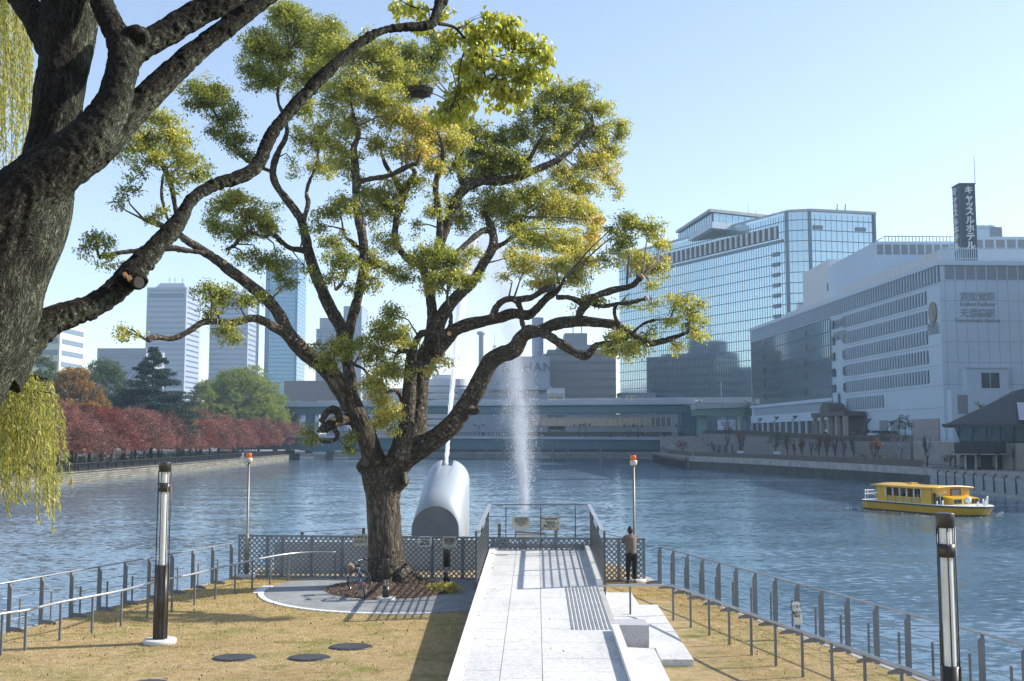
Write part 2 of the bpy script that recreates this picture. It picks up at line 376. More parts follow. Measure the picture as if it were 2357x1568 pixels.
# lookout railing
rail_t = thing('lookout_railing', 'dark steel railing with grid sides round the raised end of the ramp', 'railing', (.9,30,.8))
DN, DF = 27.2, 34.1
TOP = 1.39
for side, fx in (('l',0.0),('r',1.0)):
    sg = -1 if side == 'l' else 1
    X = lambda d: (XXl(d) if side=='l' else XXr(d))+sg*.04
    mb = MB()
    for hh in (.17,.31,.44,.59,.72,.87,1.01):
        mb.bar((X(DN),DN,rz(DN)+hh),(X(DF),DF,rz(DF)+hh),.02,.03)
    d = DN+.12
    while d < DF:
        mb.bar((X(d),d,rz(d)+.0),(X(d),d,rz(d)+1.06),.014,.055,up=(0,1,0)); d += .17
    mb.build('side_grid', DARKST, rail_t)
    mb = MB(); mb.bar((X(DN)-sg*.03,DN-.05,rz(DN)+TOP),(X(DF)-sg*.03,DF,rz(DF)+TOP),.11,.035); mb.build('handrail', RAILM, rail_t)
    for d in (DN,DN+2.9,DN+5.7,DF):
        mb = MB(); z0 = 0 if d==DN else rz(d)-.35
        mb.bar((X(d)+sg*.02,d,z0),(X(d)+sg*.02,d,rz(d)+TOP-.02),.05,.13,up=(0,1,0)); mb.build('post', DARKST, rail_t)
mb = MB()
for hh in (.17,.31,.44,.59,.72,.87,1.01): mb.tube([(XXl(DF),DF,rz(DF)+hh),(XXr(DF),DF,rz(DF)+hh)],.010,6)
mb.build('rods', DARKST, rail_t)
mb = MB(); mb.bar((XXl(DF),DF,rz(DF)+TOP),(XXr(DF),DF,rz(DF)+TOP),.05,.03); mb.build('handrail', DARKST, rail_t)
for px in (1164.5,1244.5,1324.5):
    x = XX(px,DF,1230); mb = MB(); mb.bar((x,DF,rz(DF)-.3),(x,DF,rz(DF)+TOP-.1),.03,.05,up=(0,1,0)); mb.tube([(x,DF,rz(DF)+TOP-.1),(x,DF,rz(DF)+TOP)],.009,6); mb.build('post', DARKST, rail_t)
# signs
PAPER = mat('weathered_cream_sign', (.56,.52,.42), .7, var=.12, vs=6)
PAPERW = mat('white_sign', (.66,.66,.62), .6, var=.08, vs=6)
INK = mat('sign_ink', (.05,.05,.05), .7); BLUEINK = mat('sign_blue_ink', (.03,.06,.22), .7); TAPE = mat('brown_tape', (.42,.24,.10), .5, var=.2, vs=8)
def rplate(mb, cx, y, cz, w, h, r=.04, t=.012):
    pts = []
    for ax, az, s in ((w/2-r,h/2-r,0),(-w/2+r,h/2-r,90),(-w/2+r,-h/2+r,180),(w/2-r,-h/2+r,270)):
        for k in range(5): a = R(s+k*22.5); pts.append((cx+ax+r*math.cos(a), cz+az+r*math.sin(a)))
    n = len(pts); mb.add([(x,y,z) for x,z in pts]+[(x,y+t,z) for x,z in pts], [tuple(range(n)),tuple(range(n,2*n))[::-1]]+[(i,(i+1)%n,n+(i+1)%n,n+i) for i in range(n)])
RULES = '・強風時は運転を停止\n　することがあります。\n・点検のため運転しない\n　ことがあります。\n・水しぶきにご注意\n　ください。'
TIME = '午前10時から\n　　午後9時まで\n毎時0分、30分に\n5分間運転します。'
def sign(px, py, d, wpx, hpx, kind, label, cat='sign', corner=.05, m=PAPER, tape=False, tilt=0):
    c = P(px,py,d); w = M(wpx,d); h = M(hpx,d)
    t = thing('notice_sign', label, cat, (c.x,c.y,c.z-h/2), 0, 'notice signs on the railings')
    mb = MB(); rplate(mb, c.x, c.y, c.z, w, h, corner); mb.build('board', m, t)
    y = c.y-.004
    if kind == 'time':
        lettering('噴水運転時間', h*.17, (c.x,y,c.z+h*.26), (1,0,0), BLUEINK, t, 'heading', bold=.004)
        lettering(TIME, h*.13, (c.x,y,c.z+h*.05), (1,0,0), INK, t, 'lettering', bold=.003)
    elif kind == 'rules':
        lettering(RULES, h*.115, (c.x,y,c.z+h*.32), (1,0,0), INK, t, 'lettering', bold=.003)
    elif kind == 'danger':
        lettering('△ 危 険 △', h*.24, (c.x,y,c.z+h*.14), (1,0,0), INK, t, 'heading', bold=.005)
        lettering('この柵に登ったり\n中に入らないこと', h*.14, (c.x,y,c.z-h*.14), (1,0,0), INK, t, 'lettering', bold=.002)
    elif kind == 'small':
        lettering('おねがい\n\n魚釣り\n禁止', h*.14, (c.x,y,c.z+h*.25), (1,0,0), INK, t, 'lettering', bold=.003)
    if tape:
        for ax, az in ((-.44,.4),(.42,.4),(-.44,-.42),(.44,-.42),(0,-.46),(.45,0),(0,.44)):
            mb = MB(); mb.box(c.x+ax*w-.035,c.x+ax*w+.035,y-.006,y-.003,c.z+az*h-.035,c.z+az*h+.035); mb.build('tape', TAPE, t)
    return t
sign(1199,1203.5,34.02,40,28,'rules','cream rules notice on the lookout railing, left of the taped one')
sign(1266,1204.5,34.02,40,29,'time','cream fountain timetable with brown taped corners on the lookout railing', tape=True)
# ---- lattice fence
lf = thing('lattice_fence', 'blue grey lattice fence crossing the point behind the trees', 'fence', (-2,34.6,0))
def lattice(mb, A, B, z0, z1, pitch=.165, sw=.042, th=.012, fr=.05):
    A = Vector((*A,0)); B = Vector((*B,0)); L = (B-A).length; H = z1-z0; u = (B-A)/L; nn = Vector((u.y,-u.x,0))
    pt = lambda s, z, o=0: A+u*s+nn*o+Vector((0,0,z0+z))
    for sg, o in ((1,0),(-1,.013)):
        c = -H if sg == 1 else 0
        c0 = -H; c1 = L+H; x = c0
        while x < c1:
            # line s = x + sg*z
            zs = sorted([0,H]); pts = []
            za, zb = 0.0, H
            s_of = lambda z: x+sg*z
            for _ in range(1):
                if sg == 1: za = max(0,-x); zb = min(H, L-x)
                else: za = max(0, x-L); zb = min(H, x)
            if zb-za > .05:
                mb.bar(pt(s_of(za),za,o), pt(s_of(zb),zb,o), th, sw, up=tuple(pt(1,0)-pt(0,1)) if sg==1 else (0,0,1))
            x += pitch
    for (a,b_) in (((0,0),(L,0)),((0,H),(L,H))): mb.bar(pt(a[0],a[1],.006), pt(b_[0],b_[1],.006), .035, fr)
    for s in (0,L): mb.bar(pt(s,0,.006), pt(s,H,.006), .035, fr, up=tuple(u))
pts_f = [(-8.93,34.85)]
for w_ in (.97,.5,.97,1.0,.98,.98,.98,.98,.98,.98,.98,1.0,1.0,.98,.98):
    x = pts_f[-1][0]+w_
    if x > 4.2: break
    pts_f.append((x, 34.85-.0925*(x+8.93)))
pts_f.append((4.18,33.62))
for i in range(len(pts_f)-1):
    a, b_ = pts_f[i], pts_f[i+1]
    if b_[0]-a[0] < .25: continue
    mb = MB(); lattice(mb, (a[0]+.03,a[1]), (b_[0]-.03,b_[1]), .02, 1.33); mb.build('lattice_panel', LATT, lf)
for a in pts_f: mb = MB(); mb.box(a[0]-.02,a[0]+.02,a[1]+.02,a[1]+.07,0,1.36); mb.build('post', LATT, lf)
sign(978,1247,34.15,32,23,'time','white rounded fountain timetable on the lattice fence below the silver tube', m=PAPERW, corner=.1)
sign(1034,1248,34.12,32,23,'rules','cream rules board on the lattice fence above the rear bollard', corner=.06)
sign(1157,1249,34.25,32,20,'danger','danger board on the lattice fence seen under the lookout railing')
sign(830,1243,34.3,32,26,'danger','worn danger board on the lattice fence half behind the camphor trunk')
# basin wall behind the fence and tip railing
mb = MB(); mb.box(-8.0,-4.6,35.9,36.2,0,1.02); mb.box(-4.6,-1.2,36.6,36.9,0,1.02); mb.box(-4.6,-4.3,35.9,36.9,0,1.02); mb.box(-1.0,3.2,37.2,37.4,0,.5)
tag(mb.build('basin_wall', mat('basin_concrete', (.42,.44,.45), .8, var=.1)), 'low pale concrete wall behind the lattice fence', 'wall')
tr = thing('tip_railing', 'thin steel railing at the very tip of the point behind the lattice fence', 'railing', (0,41,0))
tp = [(-7.6,38.6),(-5.6,40.2),(-3.0,41.6),(-.5,42.2),(1.7,41.2),(3.0,38.8),(3.9,36.2)]
for x,y in tp: mb = MB(); mb.box(x-.06,x+.06,y-.02,y+.02,0,1.12); mb.build('post', STEEL, tr)
mb = MB()
for h in (1.1,.8,.5): mb.tube([(x,y,h) for x,y in tp], .015, 6)
mb.build('rail', RAILM, tr)
ib = thing('information_board', 'slanted information board behind the lookout railing', 'board', (.6,37.6,0))
mb = MB(); a = P(1185,1224,37.6); b_ = P(1257,1229,37.6); mb.hexa([(a.x,37.6,a.z-.28),(b_.x,37.6,b_.z-.2),(b_.x,38.0,b_.z-.05),(a.x,38.0,a.z-.13),(a.x,37.6,a.z-.22),(b_.x,37.6,b_.z-.15),(b_.x,38.0,b_.z),(a.x,38.0,a.z)]); mb.build('frame', DARKST, ib)
mb = MB(); mb.hexa([(a.x+.05,37.58,a.z-.25),(b_.x-.05,37.58,b_.z-.18),(b_.x-.05,37.6,b_.z-.03),(a.x+.05,37.6,a.z-.05),(a.x+.05,37.56,a.z-.25),(b_.x-.05,37.56,b_.z-.18),(b_.x-.05,37.58,b_.z-.03),(a.x+.05,37.58,a.z-.05)]); mb.build('panel', PAPERW, ib)
for x in (a.x+.15,b_.x-.15): mb = MB(); mb.box(x-.03,x+.03,37.8,37.86,0,a.z-.2); mb.build('leg', DARKST, ib)
# ---- river fences (blade posts with a foot, thin rail, wires, slim posts)
def river_fence(A, B, inward, label, n, h=1.12, first=0):
    A = Vector((*A,0)); B = Vector((*B,0)); u = (B-A).normalized(); inn = Vector((*inward,0)).normalized(); L = (B-A).length
    t = thing('river_fence', label, 'fence', tuple(A))
    proto = None
    for i in range(n+1):
        p = A+u*(L*i/n)
        if proto is None:
            mb = MB(); s = inn; q = lambda a,z: A+s*a+Vector((0,0,z)); th = u*.015
            prof = [(-.10,-.30),(.02,-.30),(.02,.0),(.42,.0),(.42,.05),(.25,.10),(.02,.10),(.02,h-.12),(-.04,h-.05),(-.04,h),(-.10,h)]
            n_ = len(prof); mb.add([q(a,z)-th for a,z in prof]+[q(a,z)+th for a,z in prof], [(0,1,2,7+0,8,9,10),(2,3,4,5,6,7)][0:0]+[(i_,(i_+1)%n_,n_+(i_+1)%n_,n_+i_) for i_ in range(n_)])
            for base, rev in ((0,False),(n_,True)):
                for f in ((0,1,2,6,7,8,9,10),(2,3,4,5,6)):
                    ff = [base+k for k in f]; mb.f.append(ff[::-1] if rev else ff); mb.sm.append(False)
            proto = mb.build('post', STEEL, t)
        else:
            c = proto.copy(); COL.objects.link(c); c.parent = t; c.location = p-A
    mb = MB(); mb.tube([A-inn*.06+Vector((0,0,h+.01)), B-inn*.06+Vector((0,0,h+.01))], .022, 8); mb.build('top_rail', RAILM, t)
    for z in (.08,.34,.6,.86):
        mb = MB(); mb.tube([A-inn*.2+Vector((0,0,z-.12)), B-inn*.2+Vector((0,0,z-.12))], .009, 5); mb.build('wire', RAILM, t)
    slim = None
    for i in range(n):
        p = A+u*(L*(i+.5)/n)-inn*.2
        if slim is None:
            mb = MB(); mb.bar(p+Vector((0,0,-.3)), p+Vector((0,0,.68)), .035,.035, up=tuple(u)); slim = mb.build('slim_post', STEEL, t); s0 = p.copy()
        else:
            c = slim.copy(); COL.objects.link(c); c.parent = t; c.location = p-s0
    return t
lA, lB = (-8.95,34.2), (-14.3,17.2)
river_fence(lA, lB, (1,-.3), 'grey blade post fence along the left edge of the lawn', 17)
river_fence((4.55,33.2), (11.2,6.3), (-1,-.25), 'grey blade post fence along the right edge of the lawn', 26)
s = sign(1838,1412,24.2,17,50,'small','white fishing notice wired to the right river fence', m=PAPERW, corner=.04)
s.rotation_euler = (0,R(-8),R(-35)); s2 = sign(353,1336,27.6,10,22,'small','small white notice on the left river fence behind the tall lamp', m=PAPERW, corner=.03)
# ---- inner handrails
def handrail(bases, h, label, extra=None):
    t = thing('handrail', label, 'handrail', tuple(bases[0]))
    for p in bases:
        mb = MB(); mb.bar((p[0],p[1],0),(p[0],p[1],h), .045,.045, up=(0,1,0)); mb.build('post', STEEL, t)
    pts = [(p[0],p[1],h) for p in (extra or bases)]; pts = [tuple(q) for q in smooth_path(pts,4)]
    mb = MB()
    mb.tube(pts, .03, 8); mb.build('rail', RAILM, t); return t
lb = [G(*q) for q in ((785,1322),(718,1330),(663,1338),(621,1346),(580,1356),(540,1367),(495,1379),(447,1394),(395,1407),(339,1422),(278,1442),(211,1458),(137,1475),(57,1498),(2,1508))]
for v_ in lb: v_.y = min(v_.y, 34.25)
lb += [Vector((-11.3,20.9,0)),Vector((-12.3,19.5,0))]
handrail(lb, .85, 'curved inner handrail sweeping down the left side of the lawn')
rb = [G(*q) for q in ((1428,1362),(1549.7,1428.5),(1590,1445),(1632.5,1463.5),(1679,1485),(1730,1508.6),(1786,1533.6),(1848,1559))]
d_ = (rb[-1]-rb[-4])/3
rb += [rb[-1]+d_*k for k in (1,2,3,4,5,6)]
ex = [Vector((XXr(26.4),26.6,0)), Vector((3.0,26.75,0)), Vector((3.62,26.7,0))]+rb[1:]
rb[0] = Vector((2.95,26.75,0))
handrail(rb, .85, 'inner handrail running down the right side of the lawn', ex)
# ---- stone slabs beside the ramp
def gp(l, z): return [tuple(G(x,y,z))[:2] for x,y in l]
mb = MB(); mb.prism(gp([(1386,1363),(1453,1364),(1471,1392),(1513,1392),(1597,1518),(1521,1518),(1508,1491),(1400,1490)],.13), -.02, .13)
tag(mb.build('stone_platform', GRAN, bevel=.008), 'low stepped pale granite platform beside the ramp', 'platform')
mb = MB(); mb.prism([(XXr(22)+.1,22.5),tuple(G(1506,1489,.2))[:2],tuple(G(1560,1600,.2))[:2],(3.1,12),(XXr(12)+.1,12)], -.02, .17)
tag(mb.build('stone_step', GRAN, bevel=.008), 'pale granite step at the foot of the bench beside the ramp', 'step')
mb = MB(); a = G(1424,1487,.17); b_ = G(1495,1487,.17); mb.box(a.x-.1,b_.x,a.y,a.y+.75,.14,.60)
tag(mb.build('stone_bench', SPECK, bevel=.012), 'speckled granite block bench by the ramp kerb', 'bench')
# ---- paved circle and tree bed
m, nt, out = nodes('grey_pavers'); b = N(nt,'BsdfPrincipled',Roughness=.85)
br = nt.nodes.new('ShaderNodeTexBrick'); nt.links.new(pos(nt), br.inputs[0]); br.inputs['Scale'].default_value = 1
br.inputs['Brick Width'].default_value = .2; br.inputs['Row Height'].default_value = .1; br.inputs['Mortar Size'].default_value = .006
br.inputs['Color1'].default_value = (.33,.34,.34,1); br.inputs['Color2'].default_value = (.25,.26,.27,1); br.inputs['Mortar'].default_value = (.13,.13,.12,1)
c = mixc(nt, 1, br.outputs[0], ramp(nt, tex(nt,pos(nt),1.2,5,.65), [(.3,(.75,)*3),(.7,(1.1,)*3)]), 'MULTIPLY')
nt.links.new(c, b.inputs[0]); nt.links.new(b.outputs[0], out.inputs[0]); PAVER = m
cc = (-3.0,31.95); rr = 4.3
poly = [(cc[0]+rr*math.cos(a), cc[1]+rr*math.sin(a)) for a in np.linspace(0,2*PI,64,endpoint=False)]
poly = [(min(x,-.85),min(y,34.4)) for x,y in poly]
mb = MB(); mb.prism(poly, -.03, .012); tag(mb.build('paved_circle', PAVER), 'round grey paved area under the big camphor tree', 'pavement', kind='structure')
mb = MB()
for k in range(40):
    a0 = R(172+k*2.75); a1 = R(172+(k+1)*2.75-.25); r0, r1 = rr, rr+.16
    if k < 7: r1 = rr+.3
    q = [(cc[0]+r*math.cos(a), cc[1]+r*math.sin(a)) for r,a in ((r0,a0),(r1,a0),(r1,a1),(r0,a1))]
    if max(x for x,_ in q) > -1.0: break
    mb.prism(q, -.02, .03)
tag(mb.build('paving_edge', GRAN2), 'pale granite edging round the paved circle', 'kerb')
m = mat('bark_mulch', (.16,.10,.065), .95, var=.4, vs=8, bmp=1, bs=30, fine=.5)
BC = (-3.62,32.0); mb = MB(); nr, na = 14, 56; vs = []; fs = []
for i in range(nr+1):
    for k in range(na):
        a = 2*PI*k/na; q = i/nr; x = BC[0]+q*2.02*math.cos(a)*(1+.04*math.sin(3*a)); y = BC[1]+q*2.0*math.sin(a)
        z = .2*(1-q**2.2)+.03*noise.noise(Vector((x*3,y*3,1)))+.015; vs.append((x,y,z if i<nr else .005))
fs = [(i*na+k,i*na+(k+1)%na,(i+1)*na+(k+1)%na,(i+1)*na+k) for i in range(nr) for k in range(na)]
mb.add(vs, fs, True); tag(mb.build('mulch_bed', m), 'brown mulch bed round the camphor trunk', 'mulch', kind='stuff')
# litter on the bed: chips
n = 5000; a = rng.uniform(0,2*PI,n); q = np.sqrt(rng.random(n))*.98
C = np.stack([BC[0]+q*2.0*np.cos(a), BC[1]+q*1.98*np.sin(a), .2*(1-q**2.2)+.035],1)
me = leaves('wood_chips', C, .045, rng.random(n), up=1.5, asp=.5)
tag(link_mesh('wood_chips', me, leaf_mat('chip_mat', [(0,(.10,.06,.04)),(.7,(.22,.15,.10)),(1,(.42,.34,.24))], trans=.0)), 'wood chips and twigs on the tree bed', 'wood chips', kind='stuff')
# ---- yellow-green low plant
lp = thing('low_shrub', 'pale yellow green low shrub at the edge of the mulch bed', 'shrub', tuple(G(1020,1366)))
c0 = G(1020,1366); C,T,S = sprays([(c0.x-.25,c0.y+.1,.12,.4,.3,.12,.5),(c0.x+.2,c0.y,.14,.38,.3,.14,.6),(c0.x+.05,c0.y+.3,.16,.4,.3,.15,.5)], 260, 12, .06)
SHRUB = leaf_mat('shrub_leaf', [(0,(.25,.26,.06)),(.5,(.50,.45,.12)),(1,(.66,.56,.22))], trans=.3)
C[:,2] = np.abs(C[:,2])
link_mesh('foliage', leaves('foliage', C, .045, T), SHRUB, lp)
mb = MB()
for s_ in S[::6]: mb.tube([(c0.x+(s_[0]-c0.x)*.5,c0.y+(s_[1]-c0.y)*.5,0), tuple(s_)], [.006,.003], 4)
mb.build('stem', mat('twig_brown', (.12,.08,.05), .9), lp)
# ---- manhole covers
m = mat('cast_grey_cover', (.06,.06,.06), .5, .3, var=.2, vs=6)
for px,py,wp,lab in ((540,1513,104,'round manhole cover in the lawn, leftmost of the three in full view'),(712,1513,102,'round manhole cover in the lawn, right of the leftmost one'),(808,1488,104,'round manhole cover in the lawn, nearest the ramp shade'),(345,1572,90,'round manhole cover cut by the bottom edge of the picture')):
    c = G(px,py,.02); r_ = M(wp,c.y)/2*.93; t = thing('manhole_cover', lab, 'manhole cover', (c.x,c.y,0), 0, 'manhole covers in the lawn')
    mb = MB(); mb.lathe([(r_,-.02),(r_,.022),(r_*.94,.026)], (c.x,c.y,0), 36, sy=.78); mb.build('frame', m, t)
    mb = MB(); g = -r_*.9
    while g < r_*.9:
        hw = math.sqrt(max(0,(r_*.92)**2-g*g)); mb.box(c.x-hw,c.x+hw,c.y+g*.78-.010,c.y+g*.78+.010,.026,.036); g += .05
    mb.build('tread', mat('cover_tread', (.12,.12,.118), .55, .2), t)
# ---- lamps
BRONZE = mat('dark_bronze_paint', (.045,.038,.032), .38, .3, var=.1, stretch=(1,1,.2), spec=.6)
GLOW = mat('frosted_white_tube', (.72,.74,.72), .3, var=.05, vs=3, spec=.6)
DISC = mat('pale_concrete_foot', (.60,.59,.55), .85, var=.08, vs=4, fine=.12)
m, nt, out = nodes('clear_cover'); gl = N(nt,'BsdfGlossy',Roughness=.05); tp_ = N(nt,'BsdfTransparent'); mx = N(nt,'MixShader',Fac=.12)
nt.links.new(tp_.outputs[0],mx.inputs[1]); nt.links.new(gl.outputs[0],mx.inputs[2]); nt.links.new(mx.outputs[0],out.inputs[0]); CLEAR = m
def column_lamp(x, y, top, label, r=.135):
    t = thing('column_lamp', label, 'lamp', (x,y,0)); Z = lambda k: top-k
    mb = MB(); mb.lathe([(.35,-.02),(.35,.085),(.335,.10)], (x,y,0), 32); mb.build('foot', DISC, t)
    mb = MB(); mb.lathe([(r,.1),(r,Z(2.27))], (x,y,0), 28, smooth=True)
    for k in range(6):
        a = k*PI/3+.3; mb.box(x+(r+.003)*math.cos(a)-.014,x+(r+.003)*math.cos(a)+.014,y+(r+.003)*math.sin(a)-.014,y+(r+.003)*math.sin(a)+.014,.1,Z(2.27))
    mb.build('lower_column', BRONZE, t)
    mb = MB(); mb.lathe([(r*.62,Z(2.27)),(r*.62,Z(.66))], (x,y,0), 24, caps=False)
    z = Z(2.25)
    mb.build('light_tube', GLOW, t)
    mb = MB(); mb.lathe([(r*.62,Z(.46)),(r*.62,Z(.22))], (x,y,0), 24, caps=False); mb.build('light_tube', GLOW, t)
    mb = MB(); mb.lathe([(r*.9,Z(2.27)),(r*.9,Z(.2))], (x,y,0), 24, caps=False); mb.build('clear_cover', CLEAR, t)
    mb = MB(); mb.lathe([(r,Z(.66)),(r,Z(.46))], (x,y,0), 28); mb.build('band', BRONZE, t)
    mb = MB(); mb.lathe([(r,Z(.22)),(r,Z(.01)),(r*.97,Z(0))], (x,y,0), 28); mb.build('cap', BRONZE, t)
    for k in range(6):
        a = k*PI/3+.3; mb = MB(); mb.tube([(x+r*math.cos(a),y+r*math.sin(a),Z(2.27)),(x+r*math.cos(a),y+r*math.sin(a),Z(.2))], .011, 6); mb.build('bar', BRONZE, t)
g = G(368,1481); column_lamp(g.x, g.y, 3.98, 'tall dark column lamp standing on the lawn at the left')
column_lamp(XX(2183,16.2,1400), 16.2, 3.39, 'tall dark column lamp in front of the river at the right edge')
def bollard(px, py, h, label):
    c = G(px,py); x, y = c.x, c.y; t = thing('bollard_light', label, 'bollard light', (x,y,0), 0, 'dark bollard lights by the big tree'); r = .10
    mb = MB(); mb.lathe([(.27,-.02),(.27,.06),(.26,.07)], (x,y,0), 28); mb.build('foot', DISC, t)
    mb = MB(); mb.lathe([(r,.07),(r,h*.34)], (x,y,0), 24); mb.build('base', BRONZE, t)
    mb = MB(); mb.lathe([(r,h*.5),(r,h-.01),(r*.96,h)], (x,y,0), 24)
    for k in range(6): a = k*PI/3; mb.box(x+r*math.cos(a)-.01,x+r*math.cos(a)+.01,y+r*math.sin(a)-.01,y+r*math.sin(a)+.01,h*.5,h-.01)
    mb.build('hood', BRONZE, t)
    mb = MB(); mb.lathe([(r*.35,h*.34),(r*.35,h*.5)], (x,y,0), 12, caps=False); mb.build('lamp_core', RAILM, t)
    mb = MB(); mb.lathe([(r*.88,h*.34),(r*.88,h*.5)], (x,y,0), 20, caps=False); mb.build('clear_cover', CLEAR, t)
    for k in range(4): a = k*PI/2+.5; mb = MB(); mb.tube([(x+r*.93*math.cos(a),y+r*.93*math.sin(a),h*.33),(x+r*.93*math.cos(a),y+r*.93*math.sin(a),h*.51)], .008, 5); mb.build('bar', BRONZE, t)
bollard(888,1380,1.12,'dark bollard light in front of the camphor trunk'); bollard(1028,1346,1.1,'dark bollard light behind the low shrub near the lattice fence')
# ---- beacon poles
ORANGE = mat('orange_beacon_plastic', (.85,.16,.02), .25, var=.1, vs=20, spec=.6); CREAM = mat('cream_housing', (.55,.53,.44), .5); POLE = mat('brushed_steel_pole', (.24,.225,.20), .5, .5, var=.12, stretch=(1,1,.3))
def beacon(px, py, top, label, horn=False):
    c = G(px,py); x,y = c.x,c.y; t = thing('beacon_pole', label, 'beacon pole', (x,y,0))
    mb = MB(); mb.lathe([(.36,-.02),(.36,.09),(.34,.1)], (x,y,0), 30); mb.build('foot', DISC, t)
    mb = MB(); mb.lathe([(.085,.1),(.085,1.28),(.045,1.34),(.038,1.4),(.038,top-.3)], (x,y,0), 16); mb.build('pole', POLE, t)
    mb = MB(); mb.lathe([(.05,top-.32),(.11,top-.3),(.12,top-.17),(.10,top-.15)], (x,y,0), 16); mb.build('housing', CREAM, t)
    mb = MB(); mb.lathe([(.085,top-.15),(.088,top-.02),(.07,top)], (x,y,0), 16)
    for k in range(10): a = k*PI/5; mb.box(x+.088*math.cos(a)-.006,x+.088*math.cos(a)+.006,y+.088*math.sin(a)-.006,y+.088*math.sin(a)+.006,top-.15,top-.02)
    mb.build('beacon', ORANGE, t)
    if horn:
        mb = MB(); mb.tube([(x,y,top-.45),(x-.16,y-.02,top-.3),(x-.2,y-.02,top-.1)], .015, 6); mb.box(x-.27,x-.14,y-.05,y+.05,top-.2,top-.1); mb.box(x-.23,x-.18,y-.03,y+.03,top-.1,top+.02); mb.build('sensor', RAILM, t)
beacon(567,1328,4.0,'steel pole with orange beacon at the left end of the lattice fence',True); beacon(1461,1339,3.95,'steel pole with orange beacon beside the man at the railing')
# ---- silver tube sculpture with slot
st = thing('fountain_sculpture', 'silver half round tube sculpture that shoots the fountain jet', 'sculpture', (-2.6,38,0))
m = mat('pale_silver_paint', (.34,.385,.43), .45, .15, var=.05, vs=.5, spec=.6)
r_ = .80; d0 = 37.2; a = P(1002,1167,d0); cx, ztop = a.x, a.z; zc = ztop-r_
zb0 = .0
prof = [(-r_,None),(-r_,0)]+[(r_*math.cos(t_),r_*math.sin(t_)) for t_ in np.linspace(PI,0,25)[1:-1]]+[(r_,0),(r_,None)]
b1 = P(1024,1059,40.7); off = Vector((b1.x-cx+.12, 40.7-d0, b1.z-ztop))
def ring(f, hw=0):
    vs = []
    for x,z in prof:
        px_ = cx+x+off.x*f; py_ = d0+off.y*f
        vs.append((px_, py_, (zc+z+off.z*f) if z is not None else -.3))
    return vs
mb = MB(); K = len(prof); fs = []; seg = 10; slot0 = .86; fr = [0,.32,.325,.6,.605,slot0,1.0]
vs = []
for f in fr: vs += ring(f)
mid = [i for i,(x,z) in enumerate(prof) if z is not None and z > 0 and abs(x) < .21]
for i in range(len(fr)-1):
    for k in range(K-1):
        if i == len(fr)-2 and (k in mid and k+1 in mid): continue
        fs.append((i*K+k,i*K+k+1,(i+1)*K+k+1,(i+1)*K+k))
mb.add(vs, fs, True); o_ = mb.build('shell', m, st); sfy = o_.modifiers.new('solid','SOLIDIFY'); sfy.thickness = .03
mb = MB(); q = ring(0.0); q = [(x,y-.03,z) for x,y,z in q]; mb.add(q+[(x,y+.05,z) for x,y,z in q], [tuple(range(K)), tuple(range(K,2*K))[::-1]]); mb.build('end_plate', mat('dark_grey_plate', (.13,.15,.17), .5), st)
mb = MB(); i0, i1 = mid[0], mid[-1]; bl = ring(slot0); A_, B_ = Vector(bl[i0]), Vector(bl[i1])
for s_, X_ in ((0,A_),(1,B_)):
    e = X_+off*(1-slot0); dn = Vector((0,0,-.5)); mb.add([X_, e, e+dn, X_+dn], [(0,1,2,3)])
mb.add([A_,B_,B_+Vector((0,0,-.5)),A_+Vector((0,0,-.5))], [(0,1,2,3)]); mb.build('slot_lining', mat('slot_dark', (.08,.09,.10), .6), st)
mb = MB(); j0 = (A_+B_)/2+off*.05+Vector((0,0,-.25)); mb.tube([j0+Vector((0,-.1,-.3)), j0+Vector((0.02,.05,.15))], .05, 10); mb.build('nozzle', RAILM, st)
mb = MB()
for f in (.3225,.6025):
    rr_ = ring(f); mb.tube([(x,y,z+.002) for x,y,z in rr_[1:-1]], .008, 5)
for f in (.02,.98):
    pass
mb.build('seam', mat('seam_grey',(.20,.22,.24),.5), st)
# ---- fountain: jet then falling spray
m, nt, out = nodes('white_water'); b = N(nt,'BsdfPrincipled',Roughness=.3); b.inputs['Base Color'].default_value = (.86,.9,.95,1); tr_ = N(nt,'BsdfTranslucent'); tr_.inputs[0].default_value = (.95,.97,1,1)
mx = N(nt,'MixShader',Fac=.6); nt.links.new(b.outputs[0],mx.inputs[1]); nt.links.new(tr_.outputs[0],mx.inputs[2]); nt.links.new(mx.outputs[0],out.inputs[0]); WHITE = m
jp = [(1027,1072,40.5,.07),(1040,900,45,.10),(1053,770,50,.15),(1062,710,54,.24),(1070,650,58,.34),(1082,590,63,.4),(1100,545,68,.3)]
pts = smooth_path([(*P(x,y,d),r) for x,y,d,r in jp], 24); mb = MB(); k = len(pts)
rads = [p[3]*(1-.9*max(0,(i/k-.55))/.45)*random.uniform(.9,1.1) for i,p in enumerate(pts)]
mb.tube([tuple(p[:3]) for p in pts], rads, 8, jag=.15)
ft = thing('fountain', 'white fountain jet arching from the silver tube and falling as spray into the river', 'fountain', (0,41,0))
mb.build('jet', WHITE, ft)
full = smooth_path([(*P(x,y,d),r) for x,y,d,r in ((1040,900,45,.07),(1062,710,54,.2),(1070,650,58,.4),(1082,590,63,.9),(1100,555,68,1.3),(1130,560,74,1.5),(1152,620,80,1.5),(1168,700,84,1.4),(1180,790,87,1.35),(1190,880,89.5,1.35),(1197,970,92,1.3),(1203,1060,94.5,.95),(1206,1130,96.5,.7),(1208,1180,98,.6))], 12)
full = np.array(full); nseg = len(full)
wgt = np.interp(np.linspace(0,1,nseg), [0,.2,.4,.6,.75,.9,1], [.35,.5,.14,.35,1.0,.8,.3]); wgt /= wgt.sum()
n = 260000; ii = rng.choice(nseg-1, n, p=wgt[:-1]/wgt[:-1].sum()); tt = rng.random((n,1)); C = full[ii,:3]*(1-tt)+full[ii+1,:3]*tt
